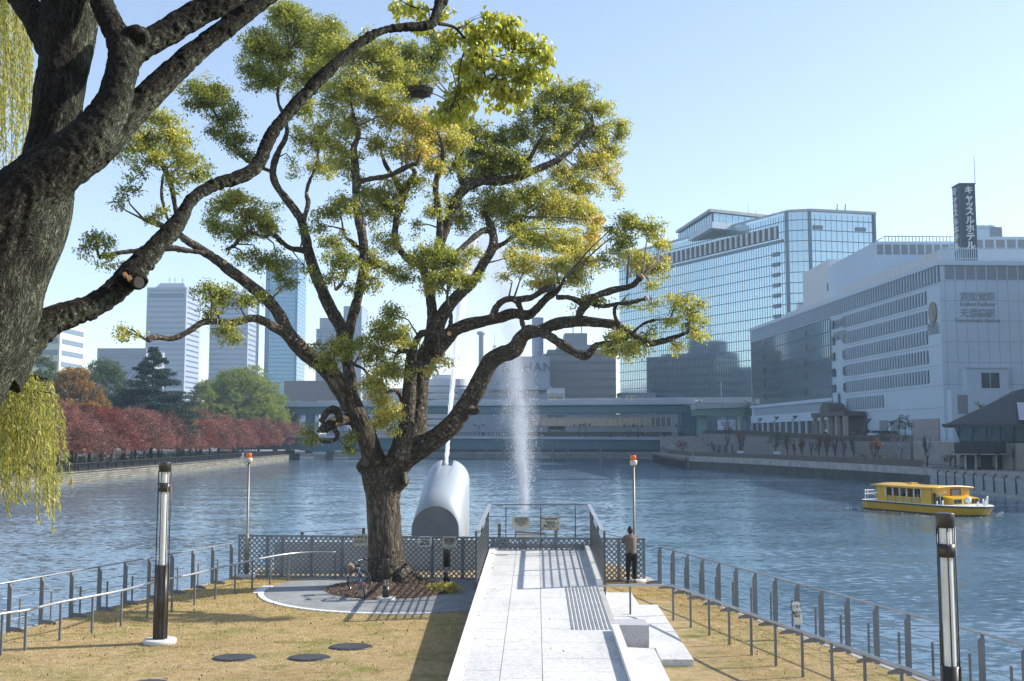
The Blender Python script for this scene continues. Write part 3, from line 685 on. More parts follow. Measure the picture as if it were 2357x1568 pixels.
rad = full[ii,3:4]; gsd = rng.normal(size=(n,3))*np.array([.5,1.0,.6]); wide = rng.random((n,1)) < .3; C = C+gsd*rad*np.where(wide,1.35,.55)
C[:,2] -= np.abs(rng.normal(size=n))*np.where(full[ii,3]>1, .8, .05)
C = C[C[:,2] > -2.95]
nz_ = np.array([noise.noise(Vector((a*1.1,b_*1.1,c_*.38)))+.5*noise.noise(Vector((a*2.6,b_*2.6,c_*.9+7))) for a,b_,c_ in C]); C = C[rng.random(len(C)) < np.clip(.5+1.1*nz_,.1,1)]; n = len(C)
sz = (.008+.022*rng.random(n)**8)[:,None]; T4 = np.array([[1,1,1],[1,-1,-1],[-1,1,-1],[-1,-1,1]])*.8
V = (C[:,None,:]+T4[None]*sz[:,None,:]*rng.uniform(.6,1.4,(n,1,3))).reshape(-1,3)
base = (np.arange(n)*4)[:,None]; Fc = np.concatenate([base+np.array([[0,1,2]]), base+np.array([[0,3,1]]), base+np.array([[0,2,3]]), base+np.array([[1,3,2]])])
o_ = link_mesh('spray', np_mesh('spray', V, Fc), WHITE, ft); tag(o_, kind='stuff')
m, nt, out = nodes('fine_mist'); v = N(nt, 'VolumePrincipled', Density=.055, Anisotropy=.0); v.inputs['Color'].default_value = (.95,.97,1,1); nt.links.new(v.outputs[0], out.inputs[1])
for nm_, k0 in (('mist',1.25),('mist_core',.6)):
    sel = full[int(nseg*.30):]; mb = MB(); q_ = len(sel)
    mb.tube([tuple(p[:3]) for p in sel], [max(.08,float(p[3])*k0*min(1,(i+.2)/(q_*.25))*min(1,(q_-i)/(q_*.25)+.15)*(1+.12*math.sin(i*.9))) for i,p in enumerate(sel)], 12)
    o_ = mb.build(nm_, m, ft); tag(o_, kind='stuff')
# ---- grass tufts and fallen leaves
def inside(x, y):
    ok = (x > -12.3+(y-23)*.29) & (x < 7.65-(y-20.2)*.245) & (y < 34)
    ok &= ~((x > -1.35) & (x < 2.7) & (y < 34.5)); ok &= ((x-cc[0])**2+(y-cc[1])**2 > 4.5**2)
    ok &= ~((x > 2) & (x < 4.4) & (y < 30) & (y > 10)); return ok
n = 150000; y = 15+19*np.sqrt(rng.random(n)); x = rng.uniform(-12.5,9,n); k = inside(x,y); x = x[k]; y = y[k]; n = len(x)
C = np.stack([x,y,np.zeros(n)],1); h = rng.uniform(.015,.045,n); a = rng.uniform(0,2*PI,n); wx = np.cos(a)*.006; wy = np.sin(a)*.006; lx = rng.normal(0,.012,n); ly = rng.normal(0,.012,n)
V = np.stack([C-np.stack([wx,wy,0*wx],1), C+np.stack([wx,wy,0*wx],1), C+np.stack([lx,ly,h],1)],1).reshape(-1,3)
me = np_mesh('grass', V, np.arange(3*n).reshape(n,3)); add_tint(me, rng.random(n), 3)
tag(link_mesh('grass', me, leaf_mat('grass_blade', [(0,(.48,.34,.14)),(.6,(.66,.48,.22)),(.85,(.60,.46,.2)),(1,(.30,.32,.08))], trans=.2, gloss=.1)), 'short dry grass blades over the lawn', 'grass', kind='stuff')
n = 4200; y = 15+19*rng.random(n)**.8; x = rng.uniform(-12.5,9,n); k = inside(x,y); C = np.stack([x[k],y[k],np.full(k.sum(),.025)],1)
me = leaves('fallen_leaves', C, .06, rng.random(len(C)), up=3, asp=.55)
tag(link_mesh('fallen_leaves', me, leaf_mat('dead_leaf', [(0,(.10,.045,.02)),(.6,(.22,.10,.04)),(1,(.45,.16,.05))], trans=.1)), 'scattered brown fallen leaves on the lawn', 'leaves', kind='stuff')
n = 70; y = rng.uniform(17,33.5,n); f = np.where(rng.random(n)<.75, rng.uniform(.056,.085,n), rng.uniform(.1,.95,n)); C = np.array([[rx(ff,yy),yy,rz(yy)+.02] for ff,yy in zip(f,y)])
tag(link_mesh('ramp_leaves', leaves('ramp_leaves', C, .05, rng.random(n), up=3), bpy.data.materials['dead_leaf']), 'few dead leaves caught along the ramp kerb', 'leaves', kind='stuff')
# ================================================================ trees near
def bark_mat(name, c0, c1, c2, scale, moss=None, strength=1.0, lit_side=None):
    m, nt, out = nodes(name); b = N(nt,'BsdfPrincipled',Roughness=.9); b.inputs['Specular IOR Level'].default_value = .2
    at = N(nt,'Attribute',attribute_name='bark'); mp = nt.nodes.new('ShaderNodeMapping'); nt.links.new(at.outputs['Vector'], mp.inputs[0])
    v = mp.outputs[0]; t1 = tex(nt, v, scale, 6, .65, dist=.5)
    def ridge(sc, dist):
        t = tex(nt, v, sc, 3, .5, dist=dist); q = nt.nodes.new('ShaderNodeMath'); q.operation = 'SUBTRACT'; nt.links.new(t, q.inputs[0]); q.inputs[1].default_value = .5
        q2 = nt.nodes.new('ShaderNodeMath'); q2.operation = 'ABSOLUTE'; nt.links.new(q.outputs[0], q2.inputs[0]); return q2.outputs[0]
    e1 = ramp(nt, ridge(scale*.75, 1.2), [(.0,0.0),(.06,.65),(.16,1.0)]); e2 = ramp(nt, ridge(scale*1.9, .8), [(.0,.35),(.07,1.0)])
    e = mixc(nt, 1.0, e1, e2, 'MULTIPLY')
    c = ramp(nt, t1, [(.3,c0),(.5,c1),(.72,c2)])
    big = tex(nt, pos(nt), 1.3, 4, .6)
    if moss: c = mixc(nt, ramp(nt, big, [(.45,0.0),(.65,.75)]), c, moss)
    if lit_side:  # sunlit side painted in: pale grey-green on bark facing right, broken by noise
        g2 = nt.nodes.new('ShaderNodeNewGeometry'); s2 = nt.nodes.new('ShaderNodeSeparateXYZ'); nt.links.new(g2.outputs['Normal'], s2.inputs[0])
        f1 = ramp(nt, s2.outputs[0], [(.5,0.0),(.9,1.0)]); f2 = ramp(nt, tex(nt, pos(nt), 2.2, 5, .65), [(.38,.15),(.6,1.0)]); f3 = mixc(nt, 1.0, f1, f2, 'MULTIPLY'); c = mixc(nt, f3, c, lit_side)
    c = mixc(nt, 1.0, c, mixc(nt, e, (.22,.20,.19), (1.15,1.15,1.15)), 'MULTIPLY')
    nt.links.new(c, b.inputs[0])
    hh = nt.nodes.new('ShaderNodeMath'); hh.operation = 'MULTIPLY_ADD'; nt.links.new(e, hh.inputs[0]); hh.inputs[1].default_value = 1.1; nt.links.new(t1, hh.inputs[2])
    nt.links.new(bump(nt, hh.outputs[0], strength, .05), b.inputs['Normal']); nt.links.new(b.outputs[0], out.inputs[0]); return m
def limbs_mesh(name, limbs, voxel, bark_k=.22, amp=.012, freq=9, seg=14, step=5, knots=()):
    """limbs: rows (x,y,z,r) in metres -> one continuous skin with a bark coordinate per vertex"""
    mb = MB(); S = []
    run = 0
    for L in limbs:
        sp = smooth_path(L, step); mb.tube([tuple(p[:3]) for p in sp], [max(float(p[3]),voxel*.75) for p in sp], seg)
        s = 0
        for i, p in enumerate(sp):
            if i: s += float(np.linalg.norm(p[:3]-sp[i-1][:3]))
            t = sp[min(i+1,len(sp)-1)][:3]-sp[max(i-1,0)][:3]; S.append((Vector(p[:3]), Vector(t).normalized(), s+run))
        run += s+1.7
    for c, r_, sq in knots: mb.ico(c, r_, 2, sq)
    me = remesh(mb, voxel, name)
    kd = kdtree.KDTree(len(S))
    for i, q in enumerate(S): kd.insert(q[0], i)
    kd.balance()
    n = len(me.vertices); bk = np.zeros((n,3), np.float32); co_ = np.zeros(n*3, np.float32); me.vertices.foreach_get('co', co_); no = np.zeros(n*3, np.float32); me.vertices.foreach_get('normal', no)
    co_ = co_.reshape(-1,3); no = no.reshape(-1,3)
    for i in range(n):
        c = Vector(co_[i]); _, j, _ = kd.find(c); q, t, s = S[j]; dlt = c-q; al = dlt.dot(t); per = c
        per = dlt-t*al
        b3 = Vector((per.x+.31*s*0, per.y, per.z))+Vector((0,0,0)); s2 = (s+al)*bark_k
        v = Vector((per.x*1.0+t.x*s2*1.0, per.y+t.y*s2, per.z+t.z*s2)); bk[i] = v
        h = noise.noise(v*freq)+.5*noise.noise(v*freq*2.3)
        h2 = noise.noise(c*2.2)
        co_[i] += no[i]*(amp*h+amp*1.6*h2)
    me.vertices.foreach_set('co', co_.ravel()); at = me.attributes.new('bark','FLOAT_VECTOR','POINT'); at.data.foreach_set('vector', bk.ravel()); me.update()
    return me, S
def px_limb(rows, d0, d1, ws=1.0):
    """picture rows (px,py,width px) laid between distances d0..d1"""
    n = len(rows); out = []
    for i, (x,y,w_) in enumerate(rows):
        d = d0+(d1-d0)*(i/(n-1)); p = P(x,y,d); out.append((p.x,p.y,p.z,M(w_,d)*.5*ws))
    return out
# ---- the big camphor tree
D = 32.6
Lm = [
 ([(897,1349,118),(895,1335,100),(890,1300,86),(886,1240,79),(883,1180,78),(881,1130,84),(882,1095,98),(882,1070,84)],D,D),
 ([(878,1100,60),(862,1060,52),(845,1010,47),(825,965,45),(805,925,48),(780,885,46),(752,850,42),(720,825,38),(690,800,36),(665,770,33),(648,735,30),(625,700,28),(590,668,28),(560,645,26),(525,620,25),(490,592,22),(455,570,20),(428,553,18),(405,535,16),(375,520,14),(345,510,12),(332,506,10)],D,29.6),
 ([(685,795,26),(665,775,24),(635,755,22),(605,738,20),(575,733,18),(540,742,16),(500,740,15),(465,743,15),(430,765,14),(395,780,13),(360,776,13),(338,783,14)],31.4,28.6),
 ([(470,584,12),(455,580,12),(430,577,14),(400,572,15),(370,575,13),(320,577,12),(270,583,11),(228,593,10)],30.2,29.2),
 ([(405,537,9),(385,500,8),(372,450,8),(376,400,7)],29.9,29.5),
 ([(412,535,12),(402,470,13),(392,420,12),(370,375,12),(345,345,10),(325,315,8),(318,285,5)],29.9,28.6),
 ([(850,1000,40),(828,960,36),(815,925,32),(808,880,30),(800,830,30),(795,790,36),(785,755,30),(765,720,30),(742,670,28),(722,620,26),(708,570,24),(700,530,22),(690,500,20),(660,460,18),(635,425,17),(628,390,16),(640,350,15),(660,310,13),(655,270,10),(640,230,8),(645,160,7),(665,110,6)],D,34.8),
 ([(630,398,10),(600,385,10),(580,375,10),(555,360,9),(530,320,8),(500,270,6),(470,220,5)],33.6,32.5),
 ([(706,580,14),(690,575,13),(670,572,12),(645,555,12),(630,540,11),(605,545,11),(580,535,10),(555,545,10),(540,565,9),(520,575,8)],33.3,31.2),
 ([(695,510,12),(704,490,12),(710,465,11),(705,445,9),(715,410,8),(730,370,7),(736,290,6)],33.6,34.6),
 ([(795,795,34),(800,775,28),(806,750,24),(820,700,24),(832,640,22),(838,580,22),(832,530,22),(822,490,20),(820,440,20),(818,390,20),(815,340,17),(825,310,12),(812,260,8),(805,200,7),(815,140,5)],32.4,31.6),
 ([(822,420,12),(855,412,11),(895,405,12),(925,390,14),(945,380,10),(960,375,8),(968,350,6)],32,31),
 ([(835,578,12),(820,568,11),(810,558,10),(795,545,9),(790,528,8)],32.4,31.6),
 ([(836,590,12),(818,600,11),(800,615,11),(794,635,10),(785,655,9),(772,668,8)],32.4,31.4),
 ([(900,1090,60),(925,1045,60),(940,1010,68),(956,975,56),(963,940,44),(966,900,42),(968,865,44),(982,825,54),(998,790,50),(996,740,27),(993,700,25),(988,665,24),(980,635,22),(965,610,20),(940,597,19),(921,575,17),(909,545,16),(914,500,17),(928,455,17),(943,418,15),(955,395,12),(935,375,9),(940,340,7)],D,33.6),
 ([(930,460,13),(915,425,12),(900,400,11),(886,375,10),(876,345,8),(870,310,7)],33.4,33.9),
 ([(985,660,20),(1000,620,20),(1008,585,22),(1020,540,24),(1038,495,24),(1056,450,24),(1072,430,23),(1062,405,20),(1055,370,18),(1060,330,14),(1064,290,10),(1062,250,7)],33.4,34.8),
 ([(1012,560,16),(1012,500,15),(1005,455,14),(1003,420,14),(1014,385,14),(1020,345,10),(1008,305,8)],33.4,32.2),
 ([(1070,430,20),(1088,424,22),(1115,416,22),(1155,416,22),(1200,405,20),(1245,386,18),(1288,366,15),(1318,342,12),(1345,315,10),(1368,295,8)],34.2,36.2),
 ([(1190,408,14),(1215,372,12),(1235,338,10),(1254,308,8)],34.9,34.2),
 ([(1000,790,34),(1016,730,31),(1040,695,29),(1063,672,28),(1088,648,26),(1112,608,23),(1134,570,23),(1134,535,20),(1126,515,16),(1115,480,10)],D,34.6),
 ([(1136,572,14),(1160,560,12),(1178,547,11),(1190,535,8),(1200,500,6)],34.1,35),
 ([(1132,530,18),(1112,532,16),(1090,546,14),(1062,572,13),(1040,590,9)],34.3,33),
 ([(890,1095,66),(935,1050,60),(970,1028,54),(1005,1008,48),(1040,978,45),(1072,935,44),(1095,900,44),(1112,862,42),(1130,832,40),(1155,815,38),(1183,805,40),(1202,775,34),(1222,762,30),(1254,769,22),(1300,797,21),(1346,820,19),(1373,795,16),(1420,788,12),(1450,775,8)],D,29.8),
 ([(1212,770,28),(1246,760,27),(1286,744,28),(1336,740,26),(1386,743,22),(1420,750,21),(1453,770,19),(1493,790,17),(1533,783,14),(1565,772,12),(1584,765,9)],31,29.2),
 ([(1330,738,18),(1334,722,18),(1346,703,20),(1360,686,16),(1403,670,16),(1450,660,14),(1466,648,13),(1479,636,12)],30.3,29.4),
 ([(1347,705,16),(1330,693,14),(1306,684,13),(1280,685,12)],30.4,30.6),
 ([(1430,755,11),(1418,735,9),(1414,715,9),(1422,700,8),(1450,697,10),(1489,687,7)],30,29.3),
 ([(1355,695,10),(1375,705,11),(1400,704,10),(1430,697,7)],30.3,29.8),
 ([(1453,768,9),(1486,743,8),(1515,736,7),(1543,733,6)],29.9,29.4),
 ([(1003,810,40),(1030,778,33),(1052,757,30),(1100,742,28),(1146,733,26),(1180,722,25),(1216,726,24),(1236,710,20),(1256,688,18),(1286,665,14),(1300,640,8)],D,30.6),
 ([(1130,735,18),(1146,703,17),(1166,690,15),(1186,690,15),(1198,712,13),(1202,745,12),(1212,764,16)],31.2,31),
 ([(1182,690,16),(1222,685,16),(1250,668,15),(1280,658,12)],31.1,30.4),
 ([(926,1060,34),(931,1020,36),(936,975,34),(940,925,33),(944,880,31),(946,832,28),(955,792,18),(970,768,16),(992,768,16),(1020,765,14),(1034,755,12),(1038,730,12),(1030,700,10),(1030,675,7)],31.6,31.0),
 ([(945,812,16),(928,808,13),(915,812,10),(908,820,7)],31.4,30.6),
 ([(842,975,30),(818,968,26),(790,967,26),(765,975,28),(748,985,22),(733,992,10)],D,30.6),
 ([(782,972,18),(778,950,20),(766,942,18),(750,952,15),(740,972,16)],31.2,30.8),
 ([(770,985,12),(777,1003,11),(768,1014,10),(750,1017,9),(733,1011,7)],31.1,30.5),
 ([(930,930,14),(918,905,12),(905,898,9),(890,905,7)],32,31.4),
 ([(865,885,9),(850,870,9),(838,850,8),(815,840,6)],32,31.6),
 ([(858,1080,54),(842,1072,46),(833,1064,38)],D-.1,D-.25),
 ([(905,1110,60),(921,1102,50),(933,1097,40)],D-.1,D-.2),
 ([(1075,940,20),(1090,948,18),(1104,942,13)],31.6,31.4),
]
limbs = [px_limb(r_, a_, b_) for r_, a_, b_ in Lm]
base = limbs[0][0]
kn = []
for an, ln in ((.2,1.25),(1.3,1.0),(2.6,1.05),(3.7,.9),(4.6,1.0),(5.5,1.15)):   # root flare
    bx_, by_ = base[0], base[1]
    limbs.append([(bx_,by_,.75,.35),(bx_+.35*math.cos(an),by_+.35*math.sin(an),.42,.30),(bx_+.62*ln*math.cos(an),by_+.62*ln*math.sin(an),.16,.22),(bx_+.95*ln*math.cos(an),by_+.95*ln*math.sin(an),-.02,.10)])
me, SK = limbs_mesh('trunk', limbs, .034, bark_k=.2, amp=.016, freq=7)
BARK = bark_mat('camphor_bark', (.075,.06,.047), (.20,.165,.125), (.36,.31,.24), 9, moss=(.15,.15,.105))
ct = thing('camphor_tree', 'great spreading camphor tree with yellow green leaves beside the ramp', 'tree', (base[0],base[1],0))
link_mesh('trunk', me, BARK, ct)
CUTW = mat('sawn_wood', (.42,.24,.11), .8, var=.25, vs=9)
def cut(px, py, d, r_, nrm, m=CUTW, nm='cut_end'):
    c = P(px,py,d); n_ = Vector(nrm).normalized(); mb = MB(); mb.tube([c-n_*.06, c+n_*.02], M(r_,d), 14); return mb
for px,py,d,r_,nn in ((1479,635,29.35,6,(.6,-.3,.7)),(1490,687,29.2,5,(1,-.3,.1)),(1544,733,29.3,3.5,(1,-.3,.1)),(518,603,30.3,5,(.1,-1,.6)),(705,445,33.9,4,(-.5,-.7,.5)),(1034,768,30.7,5,(0,-1,0)),(410,420,29.2,4,(.5,-1,.2)),(934,1099,32.2,13,(1,-.15,.0)),(841,1066,32.0,9,(-.2,-1,.15))):
    cut(px,py,d,r_,nn).build('cut_end', CUTW if r_ < 8 else mat('old_sawn_wood', (.085,.07,.052), .9, var=.2, vs=6), ct)
# foliage clumps: px,py,rx,ry,tone(0 green..1 orange),density,depth
BL = """690 60 75 48 .3 1 35|640 125 80 52 .3 1 35|620 185 62 38 .35 1 34.6|740 105 60 58 .3 1 34.5|590 105 42 45 .3 1 34.5|655 28 58 28 .35 1 35|718 178 60 48 .4 1 34|790 125 60 52 .35 1 33|765 65 35 30 .3 .8 34|575 160 25 40 .3 .8 34
860 130 62 50 .38 1 32.5|902 165 58 45 .35 1 33|820 200 60 48 .45 1 32|870 228 70 40 .45 1 32|780 228 50 42 .45 .9 33|945 130 50 38 .1 1.1 34|950 195 52 45 .1 1.1 34|900 110 30 25 .3 .9 33|985 150 40 45 .15 1 35|1010 110 40 35 .15 1 35
450 200 42 24 .3 .9 32.5|482 232 58 30 .25 .9 32.5|520 272 46 36 .2 .9 32.8|548 322 40 34 .2 .8 33|440 240 30 22 .2 .6 32.3|500 312 42 22 .15 .6 32.8|572 358 28 18 .2 .7 33.2|500 205 40 22 .3 .8 32.6
372 275 46 28 .5 .9 28.9|340 320 66 36 .5 .9 28.8|400 320 48 34 .45 .8 29|420 368 56 40 .4 .7 29|350 368 54 28 .45 .6 28.6|452 402 48 22 .3 .6 29.4|400 410 30 30 .35 .5 29|290 440 48 18 .1 .3 28.4|322 402 38 22 .2 .35 28.6|270 465 30 14 .1 .3 28.4|290 345 30 25 .4 .6 28.6
520 470 46 32 .4 .9 31.8|580 490 56 38 .4 .9 32|500 520 40 28 .35 .8 31.4|562 540 58 22 .3 .7 31.8|612 518 38 28 .35 .8 32.4|545 450 40 20 .45 .8 31.8|370 490 22 16 .45 .7 29.6|350 505 14 10 .3 .6 29.5
228 568 38 30 .1 .6 29.2|212 548 28 16 .1 .6 29.1|250 603 24 18 .1 .5 29.3|195 570 14 18 .1 .5 29.1
600 600 58 28 .3 .45 31.6|560 585 38 18 .35 .5 31.4|640 612 46 36 .3 .6 31.8|668 650 34 22 .25 .5 32|700 612 22 20 .3 .4 32
510 680 52 28 .35 .8 30|480 722 28 16 .4 .7 29.8|520 762 42 26 .35 .7 29.8|562 692 38 22 .3 .5 30.2|598 682 38 32 .3 .35 30.6|480 665 30 18 .35 .7 29.8|540 785 22 12 .3 .5 29.8|295 770 22 17 .6 .7 28.4|283 758 12 10 .5 .6 28.4
702 262 38 55 .4 .45 34.8|722 332 40 48 .4 .5 34.6|742 382 38 36 .5 .6 34.5|690 325 30 30 .35 .4 34.6|676 380 22 30 .35 .3 34.4
760 490 38 22 .4 .8 31.6|790 470 44 34 .4 .7 31.4|770 562 48 36 .2 .6 31.4|790 602 48 36 .2 .6 31.2|760 642 38 22 .2 .5 31.2|862 602 38 36 .4 .7 32.4|850 642 38 28 .4 .6 32|740 520 25 18 .3 .6 31.6|825 665 28 18 .3 .5 31.6|700 530 22 16 .3 .5 33
862 330 38 28 .5 .8 32.4|800 282 48 38 .5 .9 32|770 332 48 38 .5 .8 32|800 382 48 38 .5 .7 32|872 450 48 38 .4 .8 33|902 480 46 38 .4 .8 33.4|850 490 38 32 .35 .7 32.6|890 560 38 28 .4 .8 33|932 430 48 32 .4 .7 33.4|745 300 30 30 .5 .7 33|835 440 28 30 .4 .5 32.4
900 272 48 38 .55 1 32|950 282 48 38 .7 1 32.4|992 302 58 46 .75 1 32.6|1042 330 48 38 .55 .9 33|962 350 48 32 .75 .9 32|1000 382 38 36 .55 .8 32.6|920 342 48 28 .55 .9 32|1050 285 40 35 .5 .9 34|1045 380 34 30 .35 .8 34
1102 342 58 56 .3 1 35|1132 382 58 48 .3 1 35|1082 292 28 26 .35 .8 35|1080 420 30 30 .25 .8 35
1290 220 68 34 .38 1 36|1252 260 58 38 .3 1 35.6|1330 242 48 38 .38 1 36.2|1380 250 38 28 .45 .9 36.4|1202 300 48 36 .3 1 35.4|1152 330 38 36 .3 1 35.2|1300 302 66 48 .35 .9 36.2|1370 302 48 38 .45 .9 36.6|1430 290 26 26 .45 .9 37|1425 322 22 16 .45 .8 37|1400 352 44 38 .55 .8 36.8|1350 372 56 38 .7 .85 36.4|1182 372 56 46 .3 1 35|1262 330 50 40 .35 .8 35.6|1402 412 28 24 .65 .8 36.6|1332 430 66 38 .6 .9 36|1290 400 48 28 .7 .8 35.8|1422 435 14 26 .6 .6 36.6|1340 205 30 14 .4 .8 36.2
1152 460 56 32 .4 1 34.6|1222 450 66 38 .4 1 35|1282 480 76 38 .6 1 35.2|1342 490 52 38 .65 .9 35.6|1182 510 56 38 .45 1 34.8|1122 480 38 38 .35 .9 34.8|1062 502 38 36 .3 .7 34.6|1002 480 32 38 .35 .6 33|1040 470 30 36 .3 .6 34|960 520 20 25 .4 .4 33
1232 550 66 38 .5 1 33.6|1302 560 66 38 .6 1 33.6|1212 610 56 32 .6 .9 32|1290 610 56 36 .65 .9 32|1362 540 28 36 .85 .9 34|1350 600 38 28 .6 .9 31.8|1252 650 46 22 .7 .9 31|1322 640 48 24 .55 .9 31|1180 590 30 30 .6 .5 32.4|1375 510 20 18 .9 .8 34.4|1160 635 22 10 .85 .4 31.6
1000 582 48 32 .3 1 31.6|962 600 48 28 .35 .9 31.4|1042 602 52 32 .3 1 31.6|1072 642 36 26 .3 .9 31.4|1022 642 56 22 .4 1 31.2|932 640 36 18 .3 .7 31.6|1082 582 22 22 .35 .7 32|1000 665 26 20 .55 .8 31.2|900 620 36 16 .35 .6 31.8
1452 512 46 28 .35 .9 31.6|1432 560 38 32 .3 .9 31.2|1492 530 42 28 .45 .9 31.4|1520 560 26 26 .65 .7 31.2|1472 600 56 24 .65 .8 30.6|1502 622 46 18 .6 .7 30.2|1410 525 20 16 .4 .6 31.6|1395 600 30 25 .5 .6 31|1530 600 14 22 .6 .4 30.4
1562 690 50 22 .5 .6 29.6|1592 722 38 26 .5 .6 29.4|1542 740 48 16 .5 .45 29.4|1600 762 22 36 .5 .55 29.4|1442 702 28 16 .4 .4 29.8|1380 692 36 16 .4 .5 30.2|1500 658 30 16 .5 .4 29.8|1616 700 16 18 .5 .5 29.4|1500 700 20 22 .5 .35 29.6
1422 772 36 28 .5 .9 29.8|1452 802 48 22 .5 .9 29.7|1400 800 26 16 .5 .8 29.8|1552 795 26 16 .7 .7 29.3|1490 770 24 14 .5 .6 29.6|1345 690 30 22 .6 .7 30.2
780 802 42 28 .35 1 31|752 830 36 22 .35 .9 31|882 760 42 46 .35 .9 31.2|902 722 34 22 .35 .8 31.4|860 812 38 42 .45 1 31|922 782 38 36 .5 1 30.8|902 850 48 36 .5 .9 30.8|872 880 36 28 .6 .8 30.8|1012 830 24 12 .75 .8 30.8|992 852 26 10 .6 .7 30.8|735 795 20 12 .3 .7 31|820 790 20 16 .4 .8 31
872 920 36 26 .65 .8 30.8|900 950 42 26 .65 .8 30.8|872 970 36 16 .65 .7 30.8|905 985 22 12 .6 .6 30.8|805 1010 16 22 .15 .9 31|803 1035 10 10 .15 .7 31|707 1000 12 26 .25 .7 30.4|722 1015 8 18 .4 .5 30.4|840 885 22 16 .6 .7 31"""
blobs = []
for row in BL.replace('\n','|').split('|'):
    x,y,a,b_,tn,de,dd = map(float,row.split()); p = P(x,y,dd); blobs.append((p.x,p.y,p.z,M(a,dd)*1.12,(M(a,dd)+M(b_,dd))*.55,M(b_,dd)*1.16,tn-.04,de))
C,T,S = sprays(blobs, 32.0, 48, .17, shell=.15, flat=.7)
print('camphor leaves', len(C))
CAML = leaf_mat('camphor_leaf', [(0,(.14,.17,.06)),(.3,(.29,.32,.095)),(.55,(.45,.45,.15)),(.8,(.57,.49,.19)),(1,(.60,.40,.16))], trans=.5, gloss=.5, rough=.35)
link_mesh('crown', leaves('crown', C, .088, T, up=.5, asp=.5, droop=.6), CAML, ct)
# twigs: from each spray to the nearest limb point
kd = kdtree.KDTree(len(SK))
for i,q in enumerate(SK): kd.insert(q[0], i)
kd.balance(); mb = MB()
for b_ in blobs:
    c = Vector(b_[:3]); q = SK[kd.find(c)[1]][0]
    midp = (q+c)/2+Vector((random.uniform(-.2,.2),random.uniform(-.2,.2),random.uniform(.0,.3)))
    mb.tube([q,midp,c], [.035,.022,.013], 5, caps=False)
    for k in range(7):
        u = Vector((random.gauss(0,1),random.gauss(0,1),random.gauss(0,.8))).normalized(); e = c+Vector((u.x*b_[3],u.y*b_[4],u.z*b_[5]))*.9
        mm = (c+e)/2+Vector((random.uniform(-.1,.1),random.uniform(-.1,.1),random.uniform(-.02,.15)))
        mb.tube([c,mm,e], [.012,.009,.004], 4, caps=False)
mb.build('twigs', BARK, ct)
nst = P(968,212,31.6); mb = MB()
for k in range(260):
    a = random.uniform(0,2*PI); h = random.uniform(-.12,.12); rr_ = .3+h*.5; c = nst+Vector((rr_*math.cos(a),rr_*math.sin(a),h)); dv = Vector((-math.sin(a),math.cos(a),random.uniform(-.4,.4)))*random.uniform(.08,.22)
    mb.tube([c-dv,c+dv], .007, 4, caps=False)
mb.lathe([(.05,-.16),(.24,-.12),(.3,-.02)], tuple(nst), 14, caps=True)
tag(mb.build('bird_nest', mat('nest_sticks', (.05,.035,.025), .95)), 'dark twig bird nest high in the camphor tree', 'nest')
# ---- the foreground tree
Ff = [
 ([(-300,1050,300),(-150,885,285),(-50,748,245),(-6,640,220),(34,555,205),(68,480,190),(100,425,150),(130,385,80),(150,360,40)],7.6,8.05),
 ([(0,700,90),(40,600,140),(85,480,145),(112,390,128),(128,300,112),(140,210,112),(150,130,118),(158,60,128),(165,-20,132),(170,-120,130)],8.1,8.3),
 ([(140,150,80),(112,90,72),(80,40,62),(50,0,56),(20,-50,54)],8.2,8.4),
 ([(-140,640,190),(-60,560,175),(10,490,158),(75,430,140),(130,385,128),(180,345,116),(225,295,104),(258,240,86),(275,190,74),(285,140,68),(272,90,56),(250,45,52),(232,0,50),(215,-60,50)],7.6,8.1),
 ([(275,170,66),(305,125,62),(345,98,62),(390,72,62),(440,40,66),(495,8,70),(560,-40,70)],8.0,8.5),
 ([(70,430,50),(150,388,96),(215,335,104),(270,285,84),(325,235,68),(370,192,60),(415,150,56),(460,112,54),(510,72,54),(560,30,52),(615,-15,50),(660,-60,48)],7.9,9.0),
 ([(-20,850,170),(30,805,120),(75,768,84),(120,738,72),(165,722,66),(205,708,60),(240,688,58),(272,662,56),(300,632,54),(330,600,50),(362,565,44),(395,530,40),(420,495,34),(440,460,32),(470,438,30),(505,422,28),(545,410,28),(582,392,30),(600,368,32),(612,335,31),(635,295,30),(665,258,30),(700,220,28),(740,178,26),(780,140,24),(815,110,22),(850,85,22),(885,70,21),(920,63,21),(955,61,21),(990,57,22),(1003,38,21),(1010,5,18),(1020,-40,16)],8.0,11.2),
 ([(298,638,50),(312,645,44),(324,650,38)],8.75,8.55),
 ([(1003,45,14),(1015,20,10),(1025,5,9),(1032,-15,8)],11.1,11.2),
]
fl = [px_limb(r_, a_, b_) for r_, a_, b_ in Ff]
kn = [(tuple(P(290,85,8.0)), .05,(1,1,1)), (tuple(P(312,78,8.0)),.085,(1.1,1,.7)), (tuple(P(320,85,8.0)),.07,(1.2,1,.6))]
me, SF = limbs_mesh('trunk', fl, .0135, bark_k=.26, amp=.012, freq=15, seg=24, step=5, knots=kn)
print('fore trunk verts', len(me.vertices))
FB = bark_mat('rough_fissured_bark', (.014,.011,.009), (.038,.030,.022), (.078,.063,.046), 26, moss=(.06,.065,.042), strength=1.0, lit_side=(.20,.23,.155))
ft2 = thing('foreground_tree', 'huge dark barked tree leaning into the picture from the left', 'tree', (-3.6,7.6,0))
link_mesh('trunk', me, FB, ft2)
mb = MB(); c = P(324,650,8.5); n_ = Vector((.72,-.62,-.1)).normalized(); mb.tube([c-n_*.06,c-n_*.025], M(13,8.5), 20)
mb.build('cut_end', mat('grey_sawn_wood', (.04,.036,.03), .9, var=.2, vs=12), ft2)
for px,py,d,r_ in ((298,640,8.5,6),(288,632,8.5,5)): cut(px,py,d,r_,(.3,-1,.1)).build('cut_end', CUTW, ft2)
